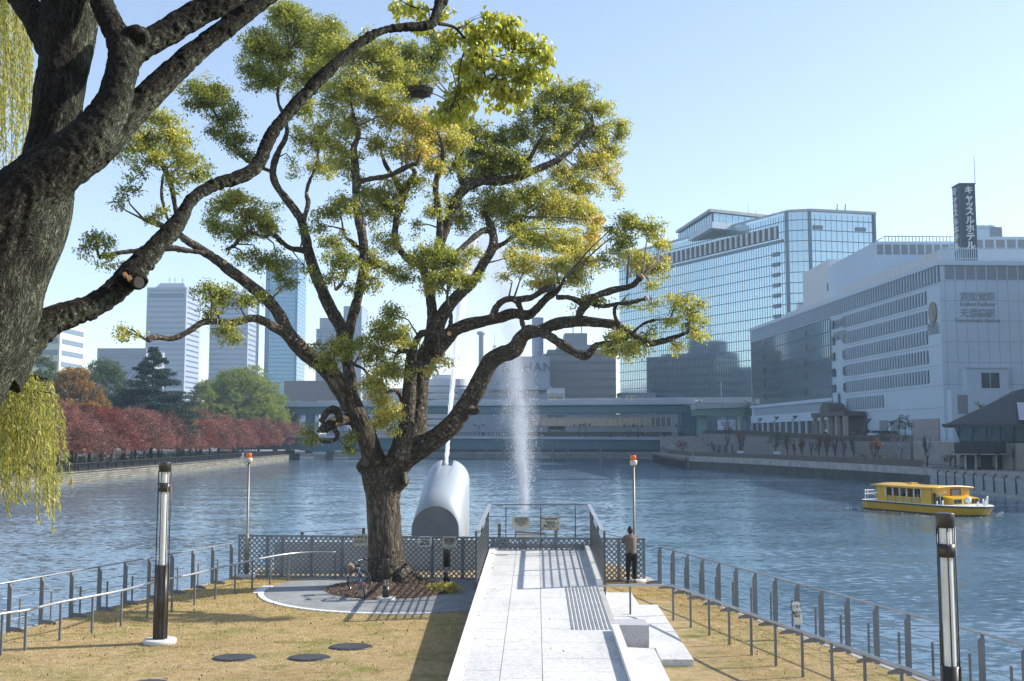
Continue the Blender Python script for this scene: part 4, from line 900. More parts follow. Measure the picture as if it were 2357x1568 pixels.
# scar patch : bare wood on the bole
m = mat('bare_scar_wood', (.30,.18,.12), .85, var=.3, vs=14, bmp=.6, bs=30, stretch=(1,1,.4))
kd = kdtree.KDTree(len(me.vertices)); 
for i,v in enumerate(me.vertices): kd.insert(v.co, i)
kd.balance()
def scar(rows, d):
    mb = MB(); ring0 = None; pts = []
    for (x,y,w_) in rows:
        row = []
        for k in range(9):
            f = (k/8-.5); q = P(x+f*w_, y, d); # walk toward the bark from the camera
            dr = (q-Vector((0,0,CH))).normalized(); hit = bvh.ray_cast(Vector((0,0,CH)), dr)[0]
            if hit is None: hit = q
            row.append(hit-dr*(.012*math.cos(f*PI)+.001)); 
        pts.append(row)
    vs = [p for r_ in pts for p in r_]; fs = [(i*9+k,i*9+k+1,(i+1)*9+k+1,(i+1)*9+k) for i in range(len(rows)-1) for k in range(8)]
    mb.add(vs, fs, True); return mb
from mathutils.bvhtree import BVHTree
bvh = BVHTree.FromPolygons([v.co.copy() for v in me.vertices], [list(p.vertices) for p in me.polygons])
scar([(279,205,8),(276,210,20),(274,218,27),(271,230,25),(268,242,24),(266,254,17),(263,264,8)], 8).build('scar', m, ft2)
scar([(256,272,5),(250,288,10),(244,300,14),(236,314,17),(228,328,14),(219,340,16),(208,350,10),(200,353,4)], 8).build('scar', m, ft2)
# twigs and big leaves at the far end of the long limb
tw = [([(1010,55,9),(1030,58,8),(1050,66,7),(1075,95,6),(1100,118,5),(1140,130,4),(1178,122,3)],11.1,11.6),([(1050,66,5),(1085,60,4),(1130,60,3)],11.2,11.8),
      ([(1120,125,4),(1150,160,4),(1200,190,3),(1235,180,2.5)],11.4,12),([(1075,95,4),(1060,150,4),(1050,220,3),(1035,260,2.5)],11.3,11),([(1100,118,4),(1120,180,3),(1150,230,2.5)],11.4,11.2),
      ([(1015,20,5),(975,22,4),(940,12,3),(915,-5,2)],11.2,11.0),([(990,58,4),(1000,75,3),(985,82,2)],11.1,11)]
mb = MB(); tpts = []
for r_,a_,b_ in tw:
    L = px_limb(r_,a_,b_); sp = smooth_path(L,5); mb.tube([tuple(p[:3]) for p in sp],[max(.004,p[3]) for p in sp],6,caps=False); tpts += [p[:3] for p in sp]
LB = """1100 80 40 40|1150 70 50 40|1190 90 40 38|1230 110 42 32|1255 130 22 30|1110 130 50 40|1160 150 55 40|1210 165 50 38|1250 170 22 28|1100 190 48 38|1150 205 50 36|1195 215 36 28|1070 150 35 40|1060 220 40 32|1030 250 42 32|1010 270 28 22|1060 262 26 24|1155 240 30 12|1130 35 30 16|1040 90 25 20|1080 55 28 22|940 15 28 26|915 22 14 18|970 25 25 18|975 68 22 12|1020 25 24 16|1035 70 14 14|1090 235 22 16|1175 45 24 16"""
bl = []
for row in LB.split('|'):
    x,y,a,b_ = map(float,row.split()); dd = 11.35; p = P(x,y,dd+random.uniform(-.25,.25)); bl.append((p.x,p.y,p.z,M(a,dd),M(a+b_,dd)*.4,M(b_,dd),.5,1))
C,T,S = sprays(bl, 270, 6, .075, shell=.05)
for s_ in S[::3]:
    q = min(tpts, key=lambda t_: (t_[0]-s_[0])**2+(t_[1]-s_[1])**2+(t_[2]-s_[2])**2)
    mb.tube([Vector(q),(Vector(q)+Vector(s_))/2+Vector((0,0,.03)),Vector(s_)], [.0035,.0028,.0015], 4, caps=False)
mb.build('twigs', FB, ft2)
print('fore leaves', len(C))
# ovate leaves, 8 faces each
n = len(C); s_ = (.092*rng.uniform(.6,1.25,n)); d_ = rand_unit(n); d_[:,2] = -np.abs(d_[:,2])-.6; d_ /= np.linalg.norm(d_,axis=1)[:,None]
w_ = np.cross(d_, rand_unit(n)); w_ /= np.linalg.norm(w_,axis=1)[:,None]; nn = np.cross(w_,d_)
row = [(0,0),(.18,.16),(.42,.24),(.68,.17),(1,0)]
V = []
for (t_,hw) in row:
    cc_ = C+d_*(s_*t_)[:,None]+nn*(s_*(.12*math.sin(t_*PI)))[:,None]
    V += [cc_-w_*(s_*hw)[:,None]+nn*(s_*hw*.5)[:,None], cc_, cc_+w_*(s_*hw)[:,None]+nn*(s_*hw*.5)[:,None]]
V = np.stack(V,1).reshape(-1,3); b0 = (np.arange(n)*15)[:,None,None]
fq = np.array([[i*3+k,i*3+k+1,(i+1)*3+k+1,(i+1)*3+k] for i in range(4) for k in range(2)])[None]
Fc = (b0+fq).reshape(-1,4); me = np_mesh('leaves', V, Fc); add_tint(me, np.repeat(np.clip(T+rng.normal(0,.05,n),0,1),8), 4)
link_mesh('crown', me, leaf_mat('big_leaf', [(0,(.16,.20,.03)),(.45,(.36,.39,.07)),(.8,(.52,.50,.11)),(1,(.66,.55,.13))], trans=.45, gloss=.7, rough=.3), ft2)
# ---- willow
wt = thing('willow_tree', 'weeping willow hanging pale yellow strands at the left edge', 'tree', (-11.5,15.5,0))
WL = leaf_mat('willow_leaf', [(0,(.15,.18,.05)),(.5,(.34,.35,.10)),(1,(.54,.46,.18))], trans=.45, gloss=.4)
mb = MB(); base = Vector((-9.6,15.3,0)); mb.tube([base,base+Vector((.1,0,2)),base+Vector((.3,0,4.2)),base+Vector((.2,.2,6.5)),base+Vector((.6,.1,10))],[.28,.24,.2,.16,.08],12); 
arches = []
for (x0,y0,n_) in ((20,842,42),(55,850,34),(90,872,24),(0,850,30),(-40,860,20),(110,905,12),(-20,-40,16),(20,-60,14),(48,-40,7),(55,-60,8),(0,-80,10)):
    for k in range(n_): arches.append((x0+random.gauss(0,16), y0+random.uniform(-6,28), 14.6+random.uniform(-1.0,1.0), y0))
Cs = []; Ds = []
for (x,y,d,y0) in arches:
    p = P(x,y,d); st_ = base+Vector((0,0,min(p.z-.2, 9.5))); mb.tube([st_, (st_+p)/2+Vector((0,0,.35)), p], [.03,.018,.006], 5, caps=False)
    lng = random.uniform(.6,1.8) if y0 > 500 else random.uniform(1.6,3.0); drift = Vector((random.uniform(-.1,.25) if y0<500 else max(0,(x-10)/110)*random.uniform(.05,.3),random.uniform(-.15,.15),0))
    m_ = int(lng/.045); prev = p
    pl = []
    for i in range(m_+1):
        t_ = i/m_; q = p+drift*t_*(1.2-t_*.4)+Vector((.03*math.sin(i*.15+x),.03*math.cos(i*.13),-lng*t_)); pl.append(q)
        for _ in range(3): Cs.append(q+Vector((random.gauss(0,.008),random.gauss(0,.008),random.gauss(0,.01)))); Ds.append((random.gauss(.12,.45),random.gauss(0,.45),-1))
    mb.tube(pl[::6]+[pl[-1]], .0028, 4, caps=False)
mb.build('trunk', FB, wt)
C = np.array([tuple(q) for q in Cs]); Dd = np.array(Ds); Dd /= np.linalg.norm(Dd,axis=1)[:,None]; n = len(C); ln = rng.uniform(.06,.13,n)[:,None]
w_ = np.cross(Dd, rand_unit(n)); w_ /= np.linalg.norm(w_,axis=1)[:,None]; V = np.stack([C, C+Dd*ln*.4+w_*.008, C+Dd*ln, C+Dd*ln*.4-w_*.008],1).reshape(-1,3)
me = np_mesh('crown', V, np.arange(4*n).reshape(n,4)); add_tint(me, np.clip(rng.normal(.5,.25,n),0,1), 4); link_mesh('crown', me, WL, wt); print('willow', n)
# ================================================================ left bank: quay, fence, trees
mb = MB(); mb.box(-71.5,-70.6,60,352,-3.3,-1.25); mb.box(-71.7,-70.4,60,352.2,-1.25,-1.12)
tag(mb.build('quay_wall', QUAY), 'weathered stone quay wall along the left bank', 'wall')
lfn = thing('park_fence', 'black fence with a flat rail along the left quay', 'fence', (-72,200,0))
BLK = mat('black_fence_paint', (.02,.02,.022), .5)
mb = MB(); mb.box(-72.1,-71.7,100,350,.02,.16); mb.box(-71.95,-71.85,100,350,-1.2,-.95)
y = 100
while y < 350: mb.box(-71.93,-71.87,y,y+.12,-1.2,.05); y += .38
o_ = mb.build('bars', BLK, lfn)
mb = MB(); y = 100
while y < 350: mb.box(-72.0,-71.75,y,y+.2,-1.3,.1); y += 4.2
mb.build('post', BLK, lfn); tag(lfn.children[-1], kind='stuff')
def trunk_mb(h, r, spread, nb=5, seed=0, low=.0):
    rr = random.Random(seed); mb = MB(); top = Vector((rr.uniform(-.3,.3),rr.uniform(-.3,.3),h*.38))
    mb.tube([(0,0,-.3),(top.x*.5,top.y*.5,h*.2),top], [r*1.25,r,r*.8], 8)
    for k in range(nb):
        a = 2*PI*k/nb+rr.uniform(-.3,.3); e = Vector((math.cos(a)*spread*rr.uniform(.5,.8), math.sin(a)*spread*rr.uniform(.5,.8), h*rr.uniform(.6,.85)))
        mb.tube([top, (top+e)/2+Vector((0,0,-.06*h)), e], [r*.6,r*.4,r*.15], 6)
        for j in range(3):
            e2 = e+Vector((rr.uniform(-1,1),rr.uniform(-1,1),rr.uniform(0,.8)))*spread*.35; s_ = (top+e)/2
            mb.tube([s_,(s_+e2)/2,e2],[r*.25,r*.15,r*.06],5,caps=False)
    return mb
FBARK = mat('dark_tree_bark', (.055,.045,.038), .95, var=.25, vs=2)
def make_tree(name, label, cat, loc, h, rad, blobs_fn, leafm, leaf, n_leaf, per, rs, tr=.25, seed=1, group=None, droop=.1, asp=.6, nb=5):
    t = thing(name, label, cat, loc, 0, group)
    link_mesh('trunk', trunk_mb(h, tr, rad, nb, seed).mesh('trunk'), FBARK, t, local=True)
    rs_ = random.Random(seed); B = blobs_fn(rs_, h, rad); C,T,S = sprays(B, per, n_leaf, rs, shell=.72, flat=.6)
    link_mesh('crown', leaves('crown', C, leaf, T, up=.6, asp=asp, droop=droop), leafm, t, local=True); return t
def place(proto, loc, rz, sc, label):
    c = copy_tree(proto); c.location = loc; c.rotation_euler = (0,0,rz); c.scale = (sc[0],sc[0],sc[1]); c['label'] = label; return c
def dome(tone=.4, layers=((.45,.95,7),(.65,.8,7),(.85,.45,5)), br=.34, flat=.75):
    def fn(q, h, rad):
        B = []
        for zf, rf, n in layers:
            for k in range(n):
                a = 2*PI*k/n+q.uniform(-.35,.35); r0 = rad*rf*q.uniform(.65,.95)*(1-.28*0); b_ = rad*br*q.uniform(.8,1.25)
                B.append((r0*math.cos(a), r0*math.sin(a), h*zf*q.uniform(.94,1.06), b_, b_, b_*flat, tone+q.uniform(-.12,.12), 1))
        B.append((0,0,h*.62,rad*.6,rad*.6,h*.26,tone,.6)); B.append((0,0,h*.86,rad*.42,rad*.42,h*.13,tone,.8)); return B
    return fn
CHM = leaf_mat('cherry_leaf', [(0,(.10,.055,.05)),(.35,(.22,.10,.09)),(.6,(.31,.125,.10)),(.85,(.31,.09,.07)),(1,(.40,.11,.07))], trans=.25, gloss=.2)
CHM2 = leaf_mat('cherry_leaf_bright', [(0,(.09,.035,.03)),(.4,(.18,.055,.045)),(.7,(.30,.065,.045)),(1,(.40,.09,.05))], trans=.25, gloss=.2)
GRN = leaf_mat('camphor_far_leaf', [(0,(.07,.105,.022)),(.4,(.15,.20,.04)),(.75,(.27,.31,.06)),(1,(.38,.38,.09))], trans=.35, gloss=.3)
DGR = leaf_mat('dark_evergreen_leaf', [(0,(.02,.045,.018)),(.5,(.05,.09,.03)),(1,(.13,.17,.05))], trans=.25, gloss=.3)
ORG = leaf_mat('zelkova_leaf', [(0,(.09,.06,.02)),(.4,(.20,.12,.03)),(.7,(.34,.20,.04)),(1,(.46,.20,.05))], trans=.35, gloss=.2)
CED = leaf_mat('cedar_needles', [(0,(.012,.03,.024)),(.5,(.03,.06,.045)),(1,(.08,.12,.08))], trans=.15, gloss=.2)
ch = [make_tree('cherry_tree','', 'cherry tree', (-78,330,-1.3), 11.0, 7.4, dome(.33+.05*i, ((.40,.98,9),(.56,.85,9),(.72,.62,7),(.86,.3,4)), .25, .7), CHM if i < 2 else CHM2, .27, 20, 2.8, .5, tr=.28, seed=11+i, group='red cherry trees along the left quay', droop=.0) for i in range(3)]
ORD = 'first second third fourth fifth sixth seventh eighth ninth tenth eleventh twelfth thirteenth fourteenth fifteenth sixteenth seventeenth eighteenth nineteenth twentieth'.split()
ys = [350,337,321,306,294,282,271,260,250,240,230,220,210,200,190,180,170,160,150,140]
for i, y in enumerate(ys):
    k = (0,1,0,2,1,0,1,2,0,0,1,0,1,2,0,1,0,0,2,1)[i]; lab = f'red cherry tree on the left quay, {ORD[i]} in the front row from the bridge'
    loc = (-78.5+max(0,(y-285)/60)*4.3+random.uniform(-1.0,.8), y+random.uniform(-2,2), -1.4)
    if ch[k].get('used') is None:
        t = ch[k]; t['used'] = 1; t.location = loc; t.rotation_euler = (0,0,random.uniform(0,6)); t['label'] = lab
    else: t = place(ch[k], loc, random.uniform(0,6), (random.uniform(.92,1.1), random.uniform(.9,1.12)), lab)
for i, y in enumerate((336,322,300,286,262,246,226,204,184,166)):
    place(ch[i%2], (-89+random.uniform(-1.5,1.5), y, -1.4), random.uniform(0,6), (random.uniform(1.0,1.15), random.uniform(1.12,1.3)), f'dusky red cherry tree in the back row, {ORD[i]} from the bridge')
for c in SC.objects:
    if c.get('used') is not None: del c['used']
def at_px(px, d, ytop, zb=-1.4): return (XX(px,d,1000), d, zb), ZZ(ytop,d)-zb
def single(name, label, cat, px, d, ytop, wpx, tone, m, leaf=.34, per=2.6, n_leaf=22, layers=((.30,.98,13),(.46,.97,13),(.61,.84,11),(.76,.62,9),(.89,.32,5)), br=.225, flat=.8, seed=5, rs=.5, group='broad trees behind the cherry rows'):
    loc, h = at_px(px,d,ytop); rad = M(wpx,d)/2
    return make_tree(name, label, cat, loc, h*.95, rad*.95, dome(tone, layers, br, flat), m, leaf, n_leaf, per, rs, tr=.5, seed=seed, group=group, nb=7)
single('broadleaf_tree','rounded yellow green broadleaf tree, the big dome left of the bridge','tree',548,345,838,250,.55,GRN,seed=21,per=2.9)
single('broadleaf_tree','green broadleaf tree sloping down to the bridge, right of the big dome','tree',632,368,895,135,.5,GRN,seed=22)
single('broadleaf_tree','lighter green tree wedged between the dark conifer and the big dome','tree',462,330,862,100,.45,GRN,seed=23)
single('broadleaf_tree','dark green broadleaf tree just left of the conifer','tree',232,300,808,170,.6,DGR,seed=24)
single('broadleaf_tree','dark green broadleaf tree low behind the conifer','tree',285,262,870,90,.4,DGR,seed=29)
single('broadleaf_tree','green treetop behind the foreground willow at far left','tree',100,280,800,110,.7,DGR,seed=25)
single('broadleaf_tree','dull green tree farthest left behind the willow','tree',-10,240,830,150,.6,DGR,seed=30)
single('zelkova_tree','golden brown zelkova tree rising left of the dark conifer','tree',165,225,830,190,.5,ORG,seed=26,per=2.9)
single('zelkova_tree','small rust coloured tree below the dark conifer','tree',420,255,918,80,.4,ORG,seed=27)
single('zelkova_tree','orange brown tree beside the dome near the bridge','tree',662,362,978,50,.75,ORG,seed=28,leaf=.3)
single('zelkova_tree','broad brown tree at the far left above the cherries','tree',60,205,860,140,.45,ORG,seed=31)
# cedar with layered boughs
loc, h = at_px(348,245,792); t = thing('cedar_tree','tall dark blue green conifer with layered boughs above the red trees','tree',loc)
mb = MB(); mb.tube([(0,0,-.3),(0,0,h*.5),(0,0,h*.99)],[.5,.32,.04],8); q = random.Random(4); Cs = []; Ts = []
nz = 27
for i in range(nz):
    z = h*(.20+.79*i/nz); R0 = min((h-z)*.60+.7, 10.5)
    for k in range(8 if i < 13 else 5):
        a = 2*PI*k/8+q.uniform(-.3,.3)+i; L = R0*q.uniform(.6,1.12); zz = z+q.uniform(-.35,.35); e = Vector((math.cos(a)*L, math.sin(a)*L, zz+.03*L)); s_ = Vector((0,0,zz-.1*L)); mb.tube([s_,(s_+e)/2+Vector((0,0,.05*L)),e],[.09,.06,.03],4,caps=False)
        n_ = int(L*90); f = rng.uniform(.10,1.05,n_)**.75; lat = rng.normal(0,1,n_)*(.11+.10*(1-np.abs(f-.6)))*L
        px_ = e.x*f-math.sin(a)*lat; py_ = e.y*f+math.cos(a)*lat; pz = s_.z+(e.z-s_.z)*f+.1*L*f*(1-f)*4*.4-np.abs(lat)*.12-.5*rng.random(n_)**1.5
        Cs.append(np.stack([px_,py_,pz],1)); Ts.append(rng.normal(.5,.2,n_))
link_mesh('trunk', mb.mesh('trunk'), FBARK, t, local=True); C = np.concatenate(Cs); T = np.clip(np.concatenate(Ts),0,1)
link_mesh('crown', leaves('crown', C, .42, T, up=1.6, asp=.45, droop=.1), CED, t, local=True)
m = mat('dark_undergrowth', (.03,.045,.018), .95, var=.5, vs=.4)
C,T,S = sprays([(-86,y_,-.6,6,9,1.5,.3,1) for y_ in range(110,350,12)], .55, 16, .5); tag(link_mesh('undergrowth', leaves('undergrowth', C, .35, T, up=1), DGR), 'dark green undergrowth between the cherry trunks', 'undergrowth', kind='stuff')
# ================================================================ far towers
def wm(name, c, rough=.6, **k): return mat(name, c, rough, var=.04, vs=.02, **k)
WIN = wm('far_window_glass', (.10,.15,.21), .15, spec=.8)
def block(name, label, x0,x1,ytop,d, depth, wallm, rows, winm=WIN, frac=.45, inset=.06, zb=-1.2, group=None, side_px=None, z_lo=None, cols=0, cat='building', base_rows=0):
    X0 = XX(x0,d,ytop+60); X1 = XX(x1,d,ytop+60); zt = ZZ(ytop,d); W = X1-X0
    t = thing(name, label, cat, ((X0+X1)/2, d+depth/2, zb), 0, group)
    mb = MB(); mb.box(X0,X1,d,d+depth,zb,zt); mb.build('wall', wallm, t)
    lo = z_lo if z_lo is not None else zb+4; st_ = (zt-lo)/rows if rows else 1
    for r_ in range(min(rows,90)):
        z0 = lo+st_*(r_+(1-frac)*.5); z1 = z0+st_*frac; mb = MB(); o = .12
        if cols:
            cw = (W*(1-2*inset))/cols
            for k in range(cols): mb.box(X0+W*inset+cw*(k+.18), X0+W*inset+cw*(k+.82), d-o, d+.05, z0, z1)
        else: mb.box(X0+W*inset, X1-W*inset, d-o, d+.05, z0, z1)
        mb.box(X1-.05, X1+o, d+depth*.08, d+depth*.92, z0, z1); mb.box(X0-o, X0+.05, d+depth*.08, d+depth*.92, z0, z1)
        mb.build('window_band', winm, t)
    mb = MB(); mb.box(X0-.2,X1+.2,d-.2,d+depth+.2,zt,zt+M(2.2,d)*.5); mb.build('parapet', wallm, t)
    return t, X0, X1, zt
PALE = wm('pale_tower_cladding', (.28,.32,.39)); PALE2 = wm('pale_lilac_cladding', (.25,.285,.35)); GREYW = wm('grey_office_wall', (.24,.25,.27)); WHITEW = wm('white_tile_wall', (.50,.52,.55)); BLUEG = wm('blue_mirror_cladding', (.13,.25,.36), .12, metal=.55); BLUED = wm('blue_tower_mullion', (.05,.11,.18), .3)
for nm,x0,x1,yt,d,lab in (('t',337,428,663,900,'left twin grey office tower with sloped cap and rooftop masts'),('u',483,571,682,960,'right twin grey office tower half behind the camphor leaves')):
    t, X0, X1, zt = block('office_tower', lab, x0,x1,yt,d,42,PALE,28,WIN,.30,.03,group='twin grey office towers')
    W = X1-X0; mb = MB(); a = .16*W; mb.hexa([(X0+.12*W,d+5,zt),(X1-.06*W,d+5,zt),(X1-.06*W,d+37,zt),(X0+.12*W,d+37,zt),(X0+.24*W,d+9,zt+5.5),(X1-.16*W,d+9,zt+5.5),(X1-.16*W,d+33,zt+5.5),(X0+.24*W,d+33,zt+5.5)]); mb.build('roof_cap', PALE2, t)
    mb = MB()
    for f in (.42,.56,.75): mb.tube([(X0+W*f,d+15,zt+5),(X0+W*f,d+15,zt+12)], .25, 5); mb.box(X0+W*f-1,X0+W*f+1,d+14.8,d+15.2,zt+9,zt+9.4)
    mb.build('mast', GREYW, t)
    mb = MB(); mb.box(X0+.06*W,X1-.06*W,d-.25,d-.02,zt-8.5,zt-4.8); mb.build('dark_band', wm('dark_slot_'+nm,(.12,.15,.18)), t)
t, X0, X1, zt = block('glass_tower','tall slim blue glass tower behind the camphor trunk',612,686,598,1000,40,BLUEG,44,BLUED,.16,.0); W = X1-X0
for f in (.0,.07,.93): mb = MB(); mb.box(X0+W*f,X0+W*(f+.05),999.4,999.9,0,zt); mb.build('mullion', BLUED, t)
mb = MB(); mb.tube([(X0+W*.35,1015,zt),(X0+W*.35,1015,zt+14)],.5,5); mb.build('mast', GREYW, t)
block('office_tower','grey tower left of the trunk, between the blue tower and the twisted limb',727,806,758,820,35,PALE2,22,WIN,.22,.04,cols=9)
block('office_tower','stepped grey upper tower above the gap left of the camphor trunk',735,800,733,840,25,PALE2,6,WIN,.2,.1,z_lo=90)
block('office_tower','smooth slate blue tower with vertical ribs right beside the trunk',790,832,706,780,35,wm('slate_tower',(.20,.25,.32),.3),0)
t, X0, X1, zt = block('banded_building','low grey block with dark brown top storey behind the bridge at the trunk',660,800,880,470,30,GREYW,3,WIN,.5,.03,z_lo=4,cols=7); mb = MB(); mb.box(X0-1,X1+.5,468.6,470,zt-9,zt+.6); mb.build('top_storey', wm('brownish_panel',(.17,.16,.17)), t)
lettering('QUALITY', 2.2, ((X0+X1)/2-3,468.4,zt-3.4), (1,0,0), wm('panel_letters',(.30,.31,.34)), t) if False else None
block('office_block','pale grey block low between the left trees',222,335,803,560,30,PALE2,4,WIN,.3,.05,z_lo=18)
block('office_block','cream and glass block at the far left with a roof mast',60,137,745,420,25,wm('cream_wall',(.55,.58,.48)),9,WIN,.45,.06,z_lo=8)
t = SC.objects[-1]
block('hotel_block','cream building seen between the trunk limbs over the bridge',835,935,895,520,20,wm('cream_hotel',(.50,.49,.45)),5,WIN,.4,.08,cols=8,z_lo=8)
# white rounded hotel
t = thing('white_hotel','white hotel with rounded corner and stacked balconies beyond the bridge','building',(XX(1030,520),530,-1)); d = 520
X0 = XX(978,d); X1 = XX(1078,d); zt = ZZ(872,d)
def rbox(mb, x0,x1,y0,y1,z0,z1,r_): 
    poly = []
    for cx_,cy_,s0 in ((x1-r_,y0+r_,-90),(x1-r_,y1-r_,0),(x0+r_,y1-r_,90),(x0+r_,y0+r_,180)):
        for k in range(6): a = R(s0+k*18); poly.append((cx_+r_*math.cos(a),cy_+r_*math.sin(a)))
    mb.prism(poly, z0, z1)
mb = MB(); rbox(mb,X0,X1,d,d+20,-1,zt,6); rbox(mb,X0+3,X1-6,d+3,d+17,zt,zt+2.2,3); mb.build('wall', WHITEW, t)
for r_ in range(9):
    z0 = 2+(zt-4)/9*r_; mb = MB(); rbox(mb,X0-.5,X1+.5,d-.6,d+20.5,z0,z0+.9,6); mb.build('balcony', WHITEW, t)
    mb = MB(); rbox(mb,X0-.1,X1+.1,d-.1,d+20.1,z0+.95,z0+2.0,6); mb.build('window_band', WIN, t)
# dark banded office
t, X0, X1, zt = block('banded_office','dark grey office block with ribbon windows and rooftop plant room, right of the spray',1262,1418,806,455,35,wm('dark_banded_wall',(.19,.20,.215)),10,wm('dark_ribbon_glass',(.06,.07,.085),.2),.34,.0,z_lo=6)
mb = MB(); mb.box(XX(1300,460),XX(1352,460),458,474,zt,ZZ(768,460)); mb.build('plant_room', GREYW, t)
mb = MB(); mb.box(XX(1283,455),XX(1372,455),453.9,455,zt,ZZ(794,455)); mb.box(X0+4,X1-8,455,486,zt,zt+2); mb.build('roof_storey', PALE2, t)
mb = MB(); mb.tube([(XX(1320,465),465,zt+8),(XX(1320,465),465,zt+18)],.2,4); mb.tube([(XX(1340,465),465,zt+8),(XX(1340,465),465,zt+14)],.2,4); mb.build('mast', GREYW, t)
# low white station headquarters with sign and round tower
d = 440; t = thing('sign_building','white low building with slanted flank and dark lettering behind the spray','building',(XX(1190,d),d+15,-1))
mb = MB(); mb.box(XX(1055,d),XX(1262,d),d,d+30,-1,ZZ(895,d)); mb.build('wall', PALE2, t)
mb = MB(); x0,x1 = XX(1135,d),XX(1265,d); mb.box(x0,x1,d-3,d+25,ZZ(895,d),ZZ(822,d)); mb.box(x0-.5,x1+1,d-4,d+26,ZZ(890,d),ZZ(897,d)-.2); mb.build('upper_storey', PALE, t)
lettering('KEIHAN', 5.3, ((XX(1214,d)),d-3.15,ZZ(856,d)), (1,0,0), wm('dark_letters',(.10,.11,.13)), t, bold=.09, depth=.08, space=1.15)
for r_,(a_,b_) in enumerate(((905,912),(932,942))):
    mb = MB(); mb.box(XX(1060,d),XX(1180,d),d-.15,d,ZZ(b_,d),ZZ(a_,d)); mb.build('window_band', WIN, t)
mb = MB(); mb.hexa([(XX(1225,d),d-2,-1),(XX(1268,d),d-2,-1),(XX(1268,d),d,-1),(XX(1225,d),d,-1),(XX(1225,d),d-2,ZZ(925,d)),(XX(1268,d),d-2,ZZ(893,d)),(XX(1268,d),d,ZZ(893,d)),(XX(1225,d),d,ZZ(925,d))]); mb.build('slanted_flank', PALE, t)
t = thing('round_tower','round pale service tower with dark slots behind the lettered building','tower',(XX(1238,480),480,0)); r_ = M(13.5,480)
mb = MB(); mb.lathe([(r_,-1),(r_,ZZ(732,480))],(XX(1238,480),480,0),24); mb.build('shaft', PALE, t)
mb = MB()
for k in range(9): z0 = ZZ(745+k*10,480); mb.box(XX(1243,480),XX(1249,480),480-r_*1.0,480-r_*.55,z0-1.0,z0)
mb.build('slots', WIN, t); mb = MB(); mb.ico((XX(1254,470),470,ZZ(822,470)),1.6,2); mb.build('dish', PALE, t)
block('office_block','narrow grey block behind the lattice mast left of the spray',1060,1100,905,480,20,GREYW,3,WIN,.4,.05,z_lo=4)
t = thing('chimney_tower','slim pale chimney tower with a ring head left of the spray','tower',(XX(1107,620),620,0)); mb = MB(); mb.lathe([(M(6.5,620),-1),(M(5.5,620),ZZ(772,620)),(M(10,620),ZZ(770,620)),(M(10,620),ZZ(764,620)),(M(5,620),ZZ(763,620))],(XX(1107,620),620,0),14); mb.build('shaft', PALE, t)
t = thing('lattice_mast','thin lattice mast on a roof between the chimney tower and the spray','mast',(XX(1138,560),560,0)); mb = MB(); x = XX(1138,560); zb_, zt_ = ZZ(835,560), ZZ(795,560)
for s_ in (-1,1): mb.tube([(x+s_*1.6,560,zb_),(x+s_*.4,560,zt_)],.2,4)
for k in range(6): z = zb_+(zt_-zb_)*k/5.5; mb.box(x-2.2+.3*k,x+2.2-.3*k,559.9,560.1,z,z+.4)
mb.tube([(x,560,zt_-2),(x,560,zt_+6)],.12,4); mb.build('frame', GREYW, t)
block('low_office','low grey roof block under the lattice mast',1120,1160,830,562,20,GREYW,0,zb=-1)
for k,(x0,x1,yt,dd,lab) in enumerate(((935,985,905,560,'pale block between limb and white hotel'),(1428,1510,905,470,'low glass pavilion behind the upper bridge deck'),(690,735,938,420,'small white building under the upper deck at the left pier'),(1262,1300,895,400,'small cream annex by the truck on the upper deck'))):
    block('low_office',lab,x0,x1,yt,dd,15,WHITEW if k != 1 else PALE,3,WIN,.5,.06,z_lo=2,cols=6)
# white station building seen between the decks
t, X0, X1, zt = block('station_building','long white station building with glazed gallery seen between the bridge decks',1040,1560,955,400,14,wm('station_wall',(.30,.34,.40)),0); d = 400
mb = MB(); mb.box(XX(1215,d),XX(1545,d),d-.3,d,ZZ(981,d),ZZ(961,d)); mb.build('gallery_glass', wm('gallery_glass',(.16,.16,.15),.1,spec=.9), t)
for k in range(28): x = XX(1215+k*12.2,d); mb = MB(); mb.box(x-.18,x+.18,d-.7,d-.3,ZZ(981,d),ZZ(961,d)); mb.build('mullion', WHITEW, t)
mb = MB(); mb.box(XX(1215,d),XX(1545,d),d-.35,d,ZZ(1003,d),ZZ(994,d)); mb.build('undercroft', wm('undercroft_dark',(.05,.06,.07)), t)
# ================================================================ bridges
TEAL = mat('teal_bridge_paint', (.08,.19,.23), .5, var=.1, vs=.05, fine=.05); TEALD = mat('dark_teal_girder', (.045,.115,.155), .55, var=.12, vs=.05); FASC = mat('pale_deck_fascia', (.33,.38,.43), .7, var=.1, vs=.1, stretch=(1,1,.2)); LTEAL = mat('light_teal_column', (.22,.38,.38), .5, var=.06, vs=.2)
ub = thing('upper_bridge','elevated upper road deck with pale parapet crossing the river','bridge',(-20,362,0)); y0,y1 = 356,372
d = 356
def span(mb, x0,x1,ya,yb,z0,z1,dz0=0): mb.hexa([(x0,ya,z0),(x1,ya,z0+dz0),(x1,yb,z0+dz0),(x0,yb,z0),(x0,ya,z1),(x1,ya,z1+dz0),(x1,yb,z1+dz0),(x0,yb,z1)])
xl, xr = -150, XX(1600,d)
rise = ZZ(919,d)-ZZ(929,d)
mb = MB(); zt_ = ZZ(928.5,d); span(mb,xl,xr,d,y1,ZZ(940,d)-.2,zt_,rise); mb.build('parapet', FASC, ub)
mb = MB(); span(mb,xl+1,xr-1,d+1.2,y1-1,ZZ(955,d),ZZ(941,d),rise*.6); mb.build('girder', TEALD, ub)
mb = MB(); span(mb,xl,xr,d-.35,d,ZZ(941.5,d),ZZ(940,d),rise); mb.build('drain_pipe', TEAL, ub)
